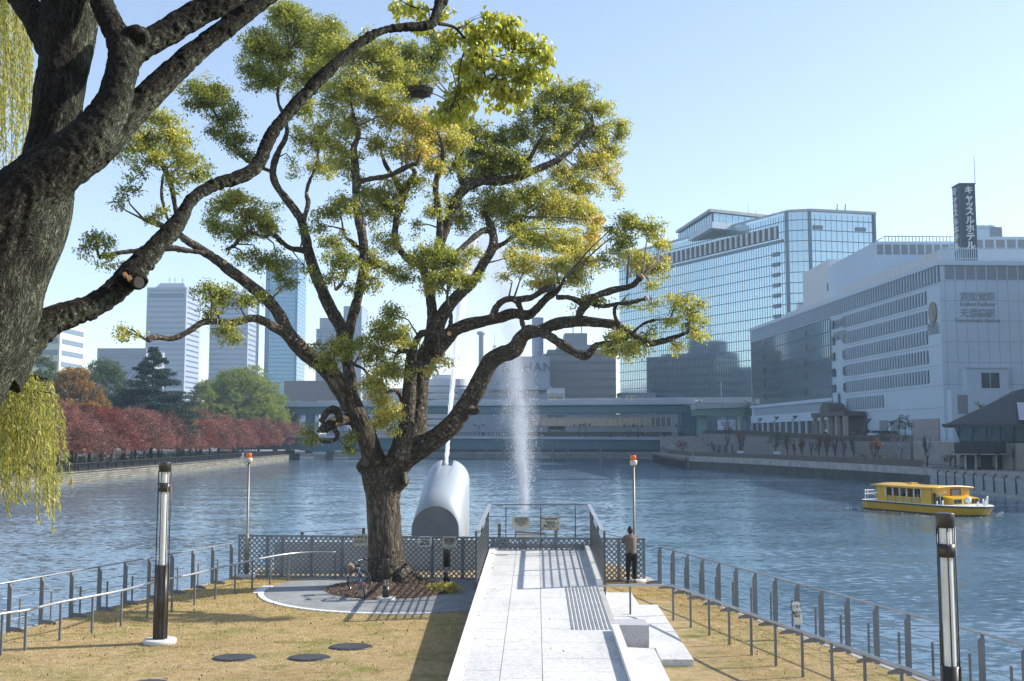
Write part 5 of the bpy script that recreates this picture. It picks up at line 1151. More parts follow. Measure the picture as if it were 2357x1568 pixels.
for k in range(16): x = xl+8+(xr-xl-10)*k/15.0; mb = MB(); zz = zt_+rise*(x-xl)/(xr-xl); mb.box(x-4.5,x+3.8,d-.05,d+.1,zz,zz+.25); mb.build('parapet_cap', WHITEW, ub)
for px_,wd,mm,zlo in ((712,17,TEALD,-1),(1588,28,TEALD,3)):
    x = XX(px_,d+2); mb = MB(); mb.box(x-M(wd,d)/2,x+M(wd,d)/2,d+2,d+6,zlo,ZZ(950,d)); mb.build('pier', mm, ub)
mb = MB(); x0,x1 = XX(1608,d-2),XX(1627,d-2); mb.box(x0,x1,d-2,d+3,1,ZZ(930,d)); mb.build('pier', LTEAL, ub)
rb_ = thing('ramp_bridge','pale elevated ramp deck joining the upper bridge at the right','bridge',(XX(1670,345),345,0))
mb = MB(); xa,xb = XX(1600,347),XX(1760,347); span(mb,xa,xb,346,356,ZZ(942,347),ZZ(931,347),.8); mb.build('parapet', FASC, rb_)
mb = MB(); span(mb,xa,xb,347,355,ZZ(957,347),ZZ(942,347),.4); mb.build('girder', mat('green_ramp_girder',(.13,.25,.20),.5), rb_)
mb = MB(); span(mb,XX(1300,380),XX(1760,380),380,392,ZZ(930,380),ZZ(917,380),.5); mb.build('rear_parapet', FASC, rb_)
for px_ in (1665,1700): x = XX(px_,352); mb = MB(); mb.box(x-.5,x+.5,351,352,2,ZZ(955,352)); mb.build('post', WHITEW, rb_)
mb = MB(); mb.tube([(XX(1661,344),344,ZZ(940,344)),(XX(1661,344),344,ZZ(880,344))],.14,6); tag(mb.build('flagpole', WHITEW), 'thin white pole standing above the ramp deck', 'pole')
# lower bridge
d = 338; lb_ = thing('lower_bridge','low road bridge with deep teal girder and dark balustrade spanning the river','bridge',(-20,342,0))
xl, xr = -95, XX(1585,d); rise = -(ZZ(1001,d)-ZZ(1008,d))
z1 = ZZ(1001,d)
mb = MB(); span(mb,xl,xr,d-.6,d+16,ZZ(1006.5,d),z1,-.9); mb.build('deck', FASC, lb_)
mb = MB(); xs = np.linspace(xl+1,xr-.5,60); top = z1-.9; xp = XX(737,d)
def bot(x):
    z = ZZ(1034.5,d); dd_ = abs(x-xp)
    return z-max(0,(1-dd_/9.0))*.9
vs = []
for yy in (d+.6,d+3):
    for x in xs: vs += [(x,yy,bot(x)),(x,yy,top-.9*(x-xl)/(xr-xl))]
n = len(xs); fs = []
for i in range(n-1):
    a = 2*i; b_ = 2*n+2*i; fs += [(a,a+2,a+3,a+1),(b_+2,b_,b_+1,b_+3),(a,b_,b_+2,a+2),(a+1,a+3,b_+3,b_+1)]
mb.add(vs, fs); mb.build('girder', TEALD, lb_)
mb = MB(); span(mb,xl+1,xr-.5,d+4,d+15.5,ZZ(1020,d),ZZ(1006,d),-.8); mb.build('soffit', TEALD, lb_)
for k in range(14): x = xl+12+k*12.2; mb = MB(); mb.box(x-.12,x+.12,d+.42,d+.6,bot(x)+.2,top-.9); mb.build('stiffener', TEAL, lb_) if x < xr-2 else None
bx = MB(); zr = z1; 
for hh in (.35,.8,1.25): span(bx,xl,xr,d-.4,d-.25,zr+hh,zr+hh+.12,-.9)
bx.build('balustrade_rail', BLK, lb_)
mb = MB(); x = xl+1
while x < xr: zz = zr-.9*(x-xl)/(xr-xl); mb.box(x-.05,x+.05,d-.36,d-.3,zz,zz+1.3); x += .9
o_ = mb.build('baluster', BLK, lb_); tag(o_, kind='stuff')
for px_ in (1112,1197,1285,1332,1347,1405,1447,1467,1528,1566): x = XX(px_,d); zz = zr-.9*(x-xl)/(xr-xl); mb = MB(); mb.box(x-.35,x+.35,d-.45,d-.1,zz,zz+1.35); mb.build('balustrade_post', BLK, lb_)
mb = MB(); x0,x1 = XX(722,d),XX(752,d); mb.box(x0+.4,x1-.4,d,d+16,-3.2,ZZ(1046,d)); mb.build('pier', CONC, lb_)
mb = MB(); mb.box(x0,x1,d-.5,d+16.5,ZZ(1047,d),ZZ(1040,d)); mb.build('pier_cap', FASC, lb_)
mb = MB(); mb.box(XX(735,d),XX(745,d),d+2,d+14,ZZ(1041,d),ZZ(1033,d)+.3); mb.build('bearing', DARKST, lb_)
def dlamp(px_, ytop, lab):
    x = XX(px_,d); zz = zr-.9*(x-xl)/(xr-xl)+.1; zt_ = ZZ(ytop,d); t = thing('bridge_lamp', lab, 'street lamp', (x,d,zz), 0, 'double headed lamps on the lower bridge')
    mb = MB(); mb.tube([(x,d,zz),(x,d,zt_)],.13,6); mb.build('pole', BLK, t)
    mb = MB(); mb.box(x-1.6,x+1.6,d-.08,d+.08,zt_-.9,zt_-.75); mb.box(x-.9,x+.9,d-.08,d+.08,zt_-1.7,zt_-1.6); mb.build('arm', BLK, t)
    for sx in (-1.5,1.5): mb = MB(); mb.lathe([(.16,-.5),(.34,0),(.3,.35),(.05,.5)],(x+sx,d,zt_-.6),8); mb.build('lantern', BLK, t)
for px_,lab in ((1103,'bridge lamp left of the spray, the only one there'),(1332.6,'left lamp of the close pair just right of the spray'),(1347,'right lamp of the close pair just right of the spray'),(1447.6,'left lamp of the pair on the bridge before the orange beacon'),(1467,'right lamp of the pair on the bridge behind the orange beacon'),(1567,'bridge lamp at the right end beside the teal pier')): dlamp(px_, 973 if px_ < 1400 else 976, lab)
# under the bridge: far quay with posts, moored white boat
mb = MB(); mb.box(XX(1095,384),XX(1620,384),384,399,-3.2,-1.55); mb.build('x', CONC); o_ = SC.objects[-1]; o_.name = 'far_quay'; tag(o_, 'low concrete quay under the lower bridge', 'quay')
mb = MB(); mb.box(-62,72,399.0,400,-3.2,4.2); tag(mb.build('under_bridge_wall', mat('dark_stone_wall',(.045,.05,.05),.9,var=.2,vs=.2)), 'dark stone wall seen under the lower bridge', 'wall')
proto = None
for k,px_ in enumerate((1122,1160,1200,1229,1272,1306,1380)):
    x = XX(px_,386); 
    if proto is None: mb = MB(); mb.tube([(0,0,0),(0,0,5.2)],.28,8); proto = mb.build('mooring_post', PALE); c = proto
    else: c = proto.copy(); COL.objects.link(c)
    c.location = (x,385,-1.6); c['label'] = f'pale post on the quay under the bridge, {ORD[k]} from the spray side'; c['category'] = 'post'; c['group'] = 'posts on the quay under the bridge'
t = thing('moored_boat','small white boat moored at the quay under the bridge','boat',(XX(1235,381),381,-3)); x0,x1 = XX(1215,381),XX(1266,381)
mb = MB(); mb.prism([(x0,381),(x0+1.2,379.6),(x1-.6,379.6),(x1,380.4),(x1,381.8),(x0+1.2,382.2)],-3.1,[-2.0,-2.1,-2.3,-2.3,-2.3,-2.1]); mb.build('hull', WHITEW, t)
mb = MB(); mb.box(x0+3,x0+5,380,381.5,-2.2,-.9); mb.build('cabin', WHITEW, t)
# ================================================================ right bank
KW = mat('pale_grey_tile', (.42,.52,.61), .7, var=.04, vs=.1, fine=.04); KREC = mat('recess_panel_grey', (.20,.22,.24), .7, var=.05); KGL = mat('dark_window_glass', (.05,.065,.08), .12, spec=.9, var=.2, vs=.3); KJ = mat('facade_joint_dark', (.17,.18,.20), .8)
SKG = mat('sky_reflecting_glass', (.30,.42,.48), .05, .75, var=.06, vs=.08)
kb = thing('riverside_department_building','long pale riverside building with ribbon windows and raised lettering','building',(82,200,3.6))
A = (82.0,200.0); B = (74.7,328.0); C_ = (114.0,201.2); E_ = (106,331); ZT = 38.2; ZB = 3.4
mb = MB(); mb.prism([A,C_,E_,B], ZB, ZT-.9); mb.build('wall', KW, kb)
mb = MB(); mb.prism([(A[0]-.35,A[1]-.35),(C_[0],C_[1]-.35),(E_[0],E_[1]+.3),(B[0]-.35,B[1]+.3)], ZT-.9, ZT); mb.build('parapet', KW, kb)
fr_ = Fac(A,B,-1); fw = Fac(A,C_,1)
if fr_.n.x > 0: fr_ = Fac(A,B,1)
if fw.n.y > 0: fw = Fac(A,C_,-1)
def zrow(y, s, px=None):
    dd = fr_.y(s); return ZZ(y, dd)
def band(a0,a1,z0,z1, pitch=1.35, sill=.12, name='window_band'):
    mb = MB(); fr_.box(mb,a0,a1,z0,z1,.0,.03); o_ = mb.build(name, KGL, kb)
    mb = MB(); a = a0+pitch*.5
    while a < a1: fr_.box(mb,a-.16,a+.16,z0,z1,.03,.34); a += pitch
    mb.build('window_fins', KW, o_)
    mb = MB(); a = a0; q = random.Random(int(z0*10))
    while a < a1-pitch:
        if q.random() < .35: fr_.box(mb,a+.7,a+1.15,z0,z0+(z1-z0)*q.choice((.35,.6,1)),.03,.06)
        a += pitch
    if mb.v: mb.build('blind', KREC, o_)
s35 = fr_.at(2135,750); s42 = fr_.at(1942,750); s34 = fr_.at(2034,920); s63 = fr_.at(2163,640); s31 = fr_.L-.6
s15 = fr_.at(1915,850)
band(s63,s31,34.1,37.2)
for z0,z1 in ((30.4,33.1),(26.5,29.2),(22.6,25.3),(18.8,21.4),(14.9,17.5)): band(s35,s42,z0,z1)
band(s34,s42,10.8,13.5)
mb = MB(); q = MB()
for z in (33.7,29.8,25.9,22.0,18.1,14.2,10.0): fr_.box(mb,.1,s42+2,z-.03,z+.03,0,.02)
mb.build('joint', KJ, kb)
# glass wall
mb = MB(); fr_.box(mb,s15,s31-.5,14.0,33.6,0,.25); mb.build('curtain_glass', SKG, kb)
mb = MB(); a = s15
while a < s31-.5: fr_.box(mb,a-.05,a+.05,14,33.6,.25,.36); a += 1.5
z = 14
while z < 33.7: fr_.box(mb,s15,s31-.5,z-.08,z+.08,.25,.38); z += 3.9/2 if False else 3.27
mb.build('glazing_bars', KJ, kb)
for px_ in (1763,1857,1921,1947):
    for k in range(5): 
        a = fr_.at(px_,850); z = 15.2+k*3.9; mb = MB(); fr_.box(mb,a-.9,a+.9,z,z+1.9,.2,.45); mb.build('vent_window', KGL, kb)
band(s15,s31-2,10.9,13.2,pitch=1.1)
mb = MB(); fr_.box(mb,s15-1,s31+.4,13.2,14.0,0,.6); fr_.box(mb,s15-1,s31+.4,8.6,10.8,0,.5); mb.build('fascia', KW, kb)
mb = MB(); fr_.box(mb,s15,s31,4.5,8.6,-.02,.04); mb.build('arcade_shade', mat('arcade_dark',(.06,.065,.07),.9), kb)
a = s15+2
while a < s31: mb = MB(); fr_.box(mb,a-.35,a+.35,4.0,8.6,.04,.5); mb.build('arcade_column', KW, kb); a += 5.6
# west face: panel joints, recessed squares, letters, annex
mb = MB()
for k in range(15): a = 1.0+k*2.05; fw.box(mb,a-.02,a+.02,ZB,ZT-1,0,.015)
for z in (34.3,30.5,26.6,22.6,18.6,14.4): fw.box(mb,0,31,z-.025,z+.025,0,.018)
mb.build('panel_joints', KJ, kb)
for k in range(12): a = 1.02+k*2.05; mb = MB(); fw.box(mb,a+.12,a+1.9,34.55,37.25,.0,.02); mb.build('recess_panel', KREC, kb)
LET = mat('raised_grey_letters', (.25,.29,.33), .6)
def wl(txt, size, px, py, d, bold=.05): 
    lettering(txt, size, fw.p(fw.at(px,py), ZZ(py,200), .03), tuple(fw.u if fw.u.x>0 else -fw.u), LET, kb, bold=bold, depth=.06)
wl('京阪電車', 1.72, 2250, 690, 200); wl('Keihan Railway', 1.12, 2250, 704, 200, .03); wl('天満橋駅', 1.72, 2250, 728, 200); wl('Temmabashi Station', 1.08, 2250, 741.5, 200, .03)
xd = -fr_.u
def rlt(txt, size, px, py, **k):
    a = fr_.at(px,py); lettering(txt, size, fr_.p(a, ZZ(py,fr_.y(a)), .12), tuple(xd), LET, kb, depth=.05, **k)
rlt('HOTEL', 1.5, 2149, 756, bold=.05); rlt('CASTLE', 1.5, 2149, 769, bold=.05)
rlt('京阪電車', 2.2, 1933, 752, bold=.06); rlt('天満橋駅', 2.2, 1933, 780, bold=.06)
a = fr_.at(2149,720); z0,z1 = ZZ(745,fr_.y(a)), ZZ(695,fr_.y(a)); hw = abs(fr_.at(2157,720)-fr_.at(2140,720))/2; cz = (z0+z1)/2; mb = MB()   # oval emblem
n = 28; ring_ = [fr_.p(a+hw*math.cos(t_), cz+(z1-z0)/2*math.sin(t_), 0) for t_ in np.linspace(0,2*PI,n,endpoint=False)]
mb.add([p for p in ring_]+[p+fr_.n*.35 for p in ring_],[tuple(range(n)),tuple(range(n,2*n))[::-1]]+[(i,(i+1)%n,n+(i+1)%n,n+i) for i in range(n)]); em = mb.build('emblem', mat('bronze_emblem',(.20,.18,.13),.5), kb)
mb = MB(); H = (z1-z0)/2
for dz,w_,h_ in ((-.62,.55,.16),(-.38,.42,.12),(-.16,.5,.07),(.0,.32,.12),(.16,.4,.06),(.3,.2,.12),(.45,.26,.05),(.56,.07,.14)): fr_.box(mb,a-hw*w_,a+hw*w_,cz+H*(dz-h_),cz+H*(dz+h_),.35,.45)
mb.build('castle_relief', mat('emblem_relief',(.27,.26,.22),.6), em)
p0,p1 = fw.at(2178,950), fw.at(2400,950); mb = MB(); fw.box(mb,fw.at(2178,920),30,ZB,ZZ(898,199),0,2.2); fw.box(mb,fw.at(2213,870),fw.at(2308,870),ZZ(898,199),ZZ(848,199),0,2.0); fw.box(mb,fw.at(2211,870),fw.at(2310,870),ZZ(848,199),ZZ(845,199),0,2.3); mb.build('annex', KW, kb)
for x0,x1,ya,yb in ((2247,2266,859,894),(2268,2288,859,894)): mb = MB(); fw.box(mb,fw.at(x0,870),fw.at(x1,870),ZZ(yb,199),ZZ(ya,199),2.0,2.05); mb.build('louvre', KGL, kb)
mb = MB(); fw.box(mb,fw.at(2192,930),fw.at(2215,930),ZZ(953,199),ZZ(910,199),2.2,2.25); mb.build('louvre', KREC, kb)
mb = MB(); fw.box(mb,fw.at(2117,985)+0,fw.at(2117,985)+.1,ZB,ZB+.1,0,.05)
a0 = fr_.at(2180,970); mb = MB(); fr_.box(mb,2,14,ZB,ZZ(964,205),0,.3); mb.build('base_block', mat('brownish_base_stone',(.30,.28,.28),.8), kb)
for k,pxx in enumerate((2035,2062)): a = fr_.at(pxx,990); mb = MB(); fr_.box(mb,a-2.2,a+2.2,4.2,8.0,.02,.1); mb.build('bay_opening', KREC, kb)
# rooftop: fence, plant, upper block
mb = MB(); a = 1.5
while a < 30: fw.box(mb,a,a+.12,ZT,ZT+2.9,-1.2,-1.1); a += .42
fw.box(mb,1.5,30,ZT+2.5,ZT+2.62,-1.25,-1.1); fw.box(mb,1.5,30,ZT+.6,ZT+.72,-1.25,-1.1); mb.build('roof_fence', KW, kb)
mb = MB(); fr_.box(mb,2,s42+6,ZT,ZT+2.6,-1.6,-1.45); fr_.box(mb,s42+9,s31-30,ZT,ZT+1.2,-1.6,-1.45); mb.build('roof_screen', mat('pale_mesh_screen',(.50,.52,.55),.7), kb)
def rblock(name, lab, x0,x1,d,depth,ytop,zb,m_, squares=None, cat='building'):
    X0,X1 = XX(x0,d,ytop),XX(x1,d,ytop); zt = ZZ(ytop,d); t = thing(name,lab,cat,((X0+X1)/2,d+depth/2,zb)); mb = MB(); mb.box(X0,X1,d,d+depth,zb,zt); mb.build('wall', m_, t)
    if squares:
        ya,yb,pw = squares; w_ = M(pw,d); x = X0+w_*.15
        while x+w_*.8 < X1: mb = MB(); mb.box(x,x+w_*.78,d-.06,d,ZZ(yb,d),ZZ(ya,d)); mb.build('recess_panel', KREC, t); x += w_
    return t,X0,X1,zt
t,_,_,zt = rblock('rear_block','grey rear block with square recesses behind the long roof slope',2015,2212,262,40,556,4,KW,(563,586,19))
mb = MB(); mb.tube([(XX(2050,262),262.5,zt+1.4),(XX(2212,262),262.5,zt+1.4)],.12,5); mb.tube([(XX(2030,262),262.5,zt),(XX(2050,262),262.5,zt+1.4)],.12,5)
for k in range(20): x = XX(2052+k*8,262); mb.box(x-.06,x+.06,262.4,262.6,zt,zt+1.4)
mb.build('roof_pipework', KREC, t)
t,_,_,zt = rblock('rear_block','grey rear block with square recesses right of the tall sign',2238,2500,236,40,545,4,KW,(552,573,25.5))
mb = MB(); mb.box(XX(2262,240),XX(2325,240),240,250,zt,ZZ(528,240)); mb.build('plant_room', KW, t)
for px_ in (2275,2290,2308): x = XX(px_,240); mb = MB(); mb.lathe([(1.3,0),(1.6,1.1),(1.6,1.3)],(x,243,ZZ(528,240)),14); mb.build('cooling_tower', KW, t)
mb = MB(); x = XX(2317,240); mb.box(x-2,x+.6,239.8,240,zt+.2,zt+3); mb.build('louvre', KREC, t)
t,_,_,zt = rblock('white_side_building','white building with a signed upper wall between the glass block and the long building',1907,2040,330,30,597,5,WHITEW)
xa_, xb_ = XX(1907,330,640), XX(1884,352,640); mb = MB(); mb.prism([(xa_,329.9),(xa_+.5,329.9),(xb_+1,352),(xb_,352)], 5, zt); mb.build('side_wall', KW, t)
for k,(x0,x1) in enumerate(((1911,1922),(1926,1939),(1943,1955),(1958,1970))): mb = MB(); mb.box(XX(x0,330),XX(x1,330),329.9,330,ZZ(670,330),ZZ(652,330)); mb.build('window', KGL, t)
mb = MB(); mb.box(XX(1907,330),XX(2040,330),329.6,330,ZZ(648,330),ZZ(646,330)); mb.build('ledge', KW, t)
for k in range(4): mb = MB(); x = XX(1990+k*7,331); mb.lathe([(.5,0),(.8,.5),(.8,1.0)],(x,332,zt),8); mb.build('roof_fan', GREYW, t)
# sign tower
sg = thing('hotel_sign_tower','tall dark blue rooftop sign column with white vertical lettering','sign',(XX(2230,204),205,ZT)); d = 204
X0,X1 = XX(2211,d,500),XX(2247,d,500); mb = MB(); mb.box(X0,X1,d,d+3.4,ZT-.2,ZZ(424,d)); mb.build('column', mat('navy_sign_panel',(.035,.055,.085),.45,var=.08), sg)
mb = MB(); mb.box(X0-.12,X1+.12,d-.12,d+3.5,ZZ(424,d),ZZ(421.5,d)); mb.build('cap', mat('sign_cap',(.07,.085,.11),.5), sg)
WLET = mat('white_sign_letters', (.60,.63,.66), .5)
for i,chh in enumerate('キャッスルホテル'):
    ys_ = (445,463,478,494,514,533,552,572)[i]; lettering(chh, 1.75, ((X0+X1)/2+.25, d-.03, ZZ(ys_,d)), (1,0,0), WLET, sg, bold=.05, depth=.08)
    lettering(chh, 1.75, (X0-.03, d+1.7, ZZ(ys_,d)), (0,-1,0), WLET, sg, bold=.05, depth=.3)
mb = MB(); mb.tube([(X1+.05,d,ZZ(424,d)),(X1+.05,d,ZZ(360,d))],.06,5); mb.build('lightning_rod', GREYW, sg)
# entrance portal
a0,a1 = fr_.at(1918,960), fr_.at(1997,960); t = thing('entrance_portal','dark arched entrance canopy on columns at the foot of the long building','canopy',tuple(fr_.p((a0+a1)/2,4,3)))
PD = mat('dark_brown_canopy',(.075,.07,.068),.6); mb = MB(); lo_,hi_ = min(a0,a1),max(a0,a1); fr_.box(mb,lo_,hi_,9.2,10.2,.5,5.5); am = fr_.at(1950,950); n = 14
arc = [(am+3.2*math.cos(t_), 10.2+2.3*math.sin(t_)) for t_ in np.linspace(0,PI,n)]
mb.add([fr_.p(x,z,5.5) for x,z in arc]+[fr_.p(x,z,1.5) for x,z in arc],[tuple(range(n)),tuple(range(n,2*n))[::-1]]+[(i,i+1,n+i+1,n+i) for i in range(n-1)]); mb.build('canopy', PD, t)
for f in (.03,.26,.5,.74,.97): a = lo_+(hi_-lo_)*f; mb = MB(); fr_.box(mb,a-.45,a+.45,3.6,9.2,4.4,5.3); mb.build('column', mat('portal_column',(.30,.28,.26),.7), t)
mb = MB(); fr_.box(mb,lo_,hi_,3.6,9.2,.5,.7); mb.build('recess', PD, t)
# vertical banner by the glass
a = fr_.at(1930,930); t = thing('wall_banner','narrow pale banner sign on the long building beside the portal','banner',tuple(fr_.p(a,10,.6))); mb = MB(); z0,z1 = ZZ(945,fr_.y(a)),ZZ(904,fr_.y(a)); fr_.box(mb,a-1.5,a+1.5,z0,z1,.6,.75); mb.build('cloth', mat('banner_cloth',(.42,.50,.56),.8), t)
# ---- big glass block
om = thing('glass_exchange_block','huge blue glass office block with chamfered corner and louvred top floor','building',(100,400,0))
d = 400; a_ = (XX(1812,400,600),400.0); b_ = (XX(1865,398,600),398.0); c_ = (XX(2015,404,600),404.0); l_ = (XX(1425,501,700),501.0); ZO = ZZ(489,400)
body = [a_,b_,c_,(c_[0]+3,440),(l_[0]+60,540),l_]
mb = MB(); mb.prism(body, -1.2, ZO); OMG = mat('blue_curtain_glass', (.46,.58,.64), .07, .8, var=.05, vs=.03); mb.build('curtain_glass', OMG, om)
mb = MB(); mb.prism([(x+(.7 if x>100 else -.7),y-.7) for x,y in body[:3]]+[(c_[0]+4,441),(l_[0]+60,541),(l_[0]-.8,501)], ZO, ZO+.9); mb.build('cornice', mat('pale_cornice',(.34,.36,.38),.6), om)
MUL = mat('dark_blue_mullion', (.12,.17,.21), .5); MUL2 = mat('thin_mullion', (.20,.28,.33), .5)
def facade_grid(P0,P1,vstep,hstep,wv,wh,lab):
    f_ = Fac(P0,P1,1); 
    if f_.n.y > 0: f_ = Fac(P0,P1,-1)
    mb = MB(); a = vstep
    while a < f_.L-.3: f_.box(mb,a-wv/2,a+wv/2,2,ZO-1,0,.12); a += vstep
    mb.build('fine_mullions', MUL2, om)
    z = ZO-3.2; i = 0
    while z > 3:
        mb = MB(); f_.box(mb,0,f_.L,z-wh/2,z+wh/2,.0,.2); mb.build('floor_line', MUL, om); z -= hstep; i += 1
    return f_
fl_ = facade_grid(a_,l_,1.45,4.05,.09,.24,'l'); fc_ = facade_grid(a_,b_,2.0,4.05,.1,.26,'c'); fr2 = facade_grid(b_,c_,2.3,4.05,.1,.26,'r')
for pp,w_ in ((a_,.6),(b_,.55),(c_,.35)): mb = MB(); mb.box(pp[0]-w_,pp[0]+w_,pp[1]-1.0,pp[1]+.3,0,ZO); mb.build('corner_column', MUL, om)
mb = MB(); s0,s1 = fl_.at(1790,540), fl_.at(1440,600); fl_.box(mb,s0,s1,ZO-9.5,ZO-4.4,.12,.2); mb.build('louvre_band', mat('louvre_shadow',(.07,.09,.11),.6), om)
mb = MB(); a = s0+.8
while a < s1: fl_.box(mb,a-.5,a+.5,ZO-9.3,ZO-4.5,.2,.75); a += 3.3
mb.build('louvre_fins', mat('white_fin',(.50,.54,.56),.6), om)
mb = MB(); fl_.box(mb,s0-3,s1,ZO-11.4,ZO-10.2,.15,.25); mb.build('dark_slot', MUL, om)
for k in range(16): z = ZO-15.5-k*4.05; mb = MB(); fl_.box(mb,fl_.at(1797,700),fl_.at(1781,700),z-.75,z+.75,.2,.35); mb.build('vent_slot', MUL, om)
for (x0,x1) in ((1871,1893),(1968,1992)):
    mb = MB(); s_ = (fr2.at(x0,520),fr2.at(x1,520)); fr2.box(mb,s_[0],s_[1],ZO-6.9,ZO-5.4,.2,.3); mb.build('vent_slot', MUL, om)
for px_,hh in ((1871,22),(1790,12),(1750,14)): x = XX(px_,410); mb = MB(); mb.tube([(x,410,ZO),(x,410,ZO+M(hh+35,410)*.35)],.12,4); mb.build('antenna', GREYW, om)
for px_,lean in ((1938,.6),(1957,.6)): x = XX(px_,408); mb = MB(); mb.tube([(x,408,ZO),(x+lean,408,ZO+5)],.3,5); mb.build('window_cleaning_jib', MUL, om)
mb = MB(); mb.box(XX(1940,408),XX(1960,408),408,412,ZO,ZO+2.6); mb.build('plant_box', KW, om)
mb = MB(); mb.box(XX(1800,402),XX(1990,402),403.5,403.6,ZO,ZO+2); mb.build('glass_balustrade', CLEAR, om)
# rooftop restaurant storey
A2 = (XX(1640,425,500),425); z0,z1 = ZZ(538,425),ZZ(482,425); t = thing('rooftop_pavilion','glazed rooftop pavilion with overhanging roof on the left of the glass block','building',(A2[0],430,z0))
pl = [(XX(1640,425,500),425),(XX(1790,440,500),440),(XX(1790,470,500),475),(XX(1562,470,500),470)]
mb = MB(); mb.prism(pl, ZO-2, z1-1.5); mb.build('wall', KREC, t)
mb = MB(); mb.prism([(x-(1.4 if i in (0,3) else -1),y-(1.4 if i<2 else 0)) for i,(x,y) in enumerate(pl)], z1-1.2, z1); mb.build('roof', mat('grey_roof_edge',(.30,.32,.34),.6), t)
for P0,P1 in ((pl[0],pl[1]),(pl[3],pl[0])):
    f_ = Fac(P0,P1,1)
    if f_.n.y > 0: f_ = Fac(P0,P1,-1)
    mb = MB(); f_.box(mb,.5,f_.L-.5,z1-5.2,z1-1.6,0,.3); o_ = mb.build('window_band', SKG, t); mb = MB(); a = .5
    while a < f_.L: f_.box(mb,a-.15,a+.15,z1-5.2,z1-1.6,.3,.45); a += 3.2
    mb.build('mullion', KW, o_); mb = MB(); f_.box(mb,-1,f_.L+1,z1-8.0,z1-5.4,-.2,1.0); mb.build('balcony', KW, t)
for px_ in (1672,1700,1722,1660): x = XX(px_,440,480); mb = MB(); mb.tube([(x,440,z1),(x,440,z1+random.uniform(2,6))],.1,4); mb.build('antenna', GREYW, t)
# ---- retaining wall, balustrades, promenade
STW = mat('striped_stone_wall', (.17,.165,.165), .85, var=.12, vs=.3, stretch=(.4,.4,3.2), fine=.15); TAN = mat('tan_metal_slats', (.115,.10,.09), .6, var=.1, vs=.5, stretch=(3,3,.3)); TAN2 = mat('tan_slats_light', (.16,.145,.13), .6, var=.1, vs=1)
RWp = [(72,190),(72,205),(70,225),(64,262),(60,290),(58,318),(62,345)]; RZ = [3.6,3.6,3.6,4.6,5.2,5.3,5.3]
def ribbon(pts, z0, z1, th, m_, name, label, cat, parent=None):
    mb = MB()
    for i in range(len(pts)-1):
        a = Vector((*pts[i],0)); b_ = Vector((*pts[i+1],0)); u = (b_-a).normalized(); nn = Vector((-u.y,u.x,0)); nn = nn if nn.x < 0 else -nn
        za0,za1,zb0,zb1 = z0[i],z1[i],z0[i+1],z1[i+1]
        mb.hexa([a+Vector((0,0,za0)),b_+Vector((0,0,zb0)),b_+nn*th+Vector((0,0,zb0)),a+nn*th+Vector((0,0,za0)),a+Vector((0,0,za1)),b_+Vector((0,0,zb1)),b_+nn*th+Vector((0,0,zb1)),a+nn*th+Vector((0,0,za1))])
    o_ = mb.build(name, m_, parent); 
    if label: tag(o_, label, cat)
    return o_
ribbon(RWp, [-.25]*7, RZ, .35, STW, 'retaining_wall', 'long banded stone retaining wall above the promenade', 'wall')
mb = MB()
for i in range(len(RWp)-1):
    a = Vector((*RWp[i],0)); b_ = Vector((*RWp[i+1],0)); u = (b_-a).normalized(); nn = Vector((-u.y,u.x,0)); nn = nn if nn.x < 0 else -nn
    for k in range(12):
        f = k/12; z = .2+k*.42
        if z > min(RZ[i],RZ[i+1])-.3: break
        mb.hexa([a+nn*.35+Vector((0,0,z)),b_+nn*.35+Vector((0,0,z)),b_+nn*.42+Vector((0,0,z)),a+nn*.42+Vector((0,0,z)),a+nn*.35+Vector((0,0,z+.2)),b_+nn*.35+Vector((0,0,z+.2)),b_+nn*.42+Vector((0,0,z+.2)),a+nn*.42+Vector((0,0,z+.2))])
mb.build('stone_course', mat('pale_stone_course',(.24,.235,.23),.85), SC.objects['retaining_wall'])
def balustrade(pts, zs, h, label, m_=TAN, step=.35, th=.1):
    t = thing('balustrade', label, 'balustrade', (*pts[0],zs[0]))
    for i in range(len(pts)-1):
        a = Vector((*pts[i],zs[i])); b_ = Vector((*pts[i+1],zs[i+1])); mb = MB(); L = (b_-a).length; mb.bar(a+Vector((0,0,h)), b_+Vector((0,0,h)), .16,.09); mb.bar(a+Vector((0,0,.12)), b_+Vector((0,0,.12)), .08,.08); mb.build('rail', TAN2, t)
        mb = MB(); mb.hexa([a+Vector((0,-.03,.1)),b_+Vector((0,-.03,.1)),b_+Vector((0,.03,.1)),a+Vector((0,.03,.1)),a+Vector((0,-.03,h)),b_+Vector((0,-.03,h)),b_+Vector((0,.03,h)),a+Vector((0,.03,h))]); n = int(L/step)
        for k in range(n+1): p = a+(b_-a)*(k/max(1,n)); w_ = .05 if k%6 else .1; mb.box(p.x-.1,p.x+.02,p.y-w_,p.y+w_,p.z,p.z+h)
        mb.build('slat_panel', m_, t)
    return t
balustrade(RWp, RZ, 1.15, 'curving tan slatted balustrade on top of the retaining wall')
PRp = [(64.3,166),(52.3,222),(43.2,251)]
balustrade(PRp, [-.25]*3, 1.15, 'tan slatted balustrade along the promenade edge above the dark quay', TAN2)
balustrade([(43.6,256),(44.3,300),(47,335)], [-.25,-.2,.5], 1.1, 'tan slatted balustrade climbing past the stairs to the bridge', TAN2)
balustrade([(64.6,150),(64.6,163)], [-1.2,-1.2], 1.1, 'short slatted railing at the corner of the restaurant terrace', TAN2)
ribbon([(64.45,20),(64.45,150),(63,164),(52,222),(42.5,252)], [-3.3]*5, [-1.0,-1.0,-.3,-.2,-.2], .3, DARKQ, 'dark_quay_wall', 'dark wet quay wall below the promenade', 'wall')
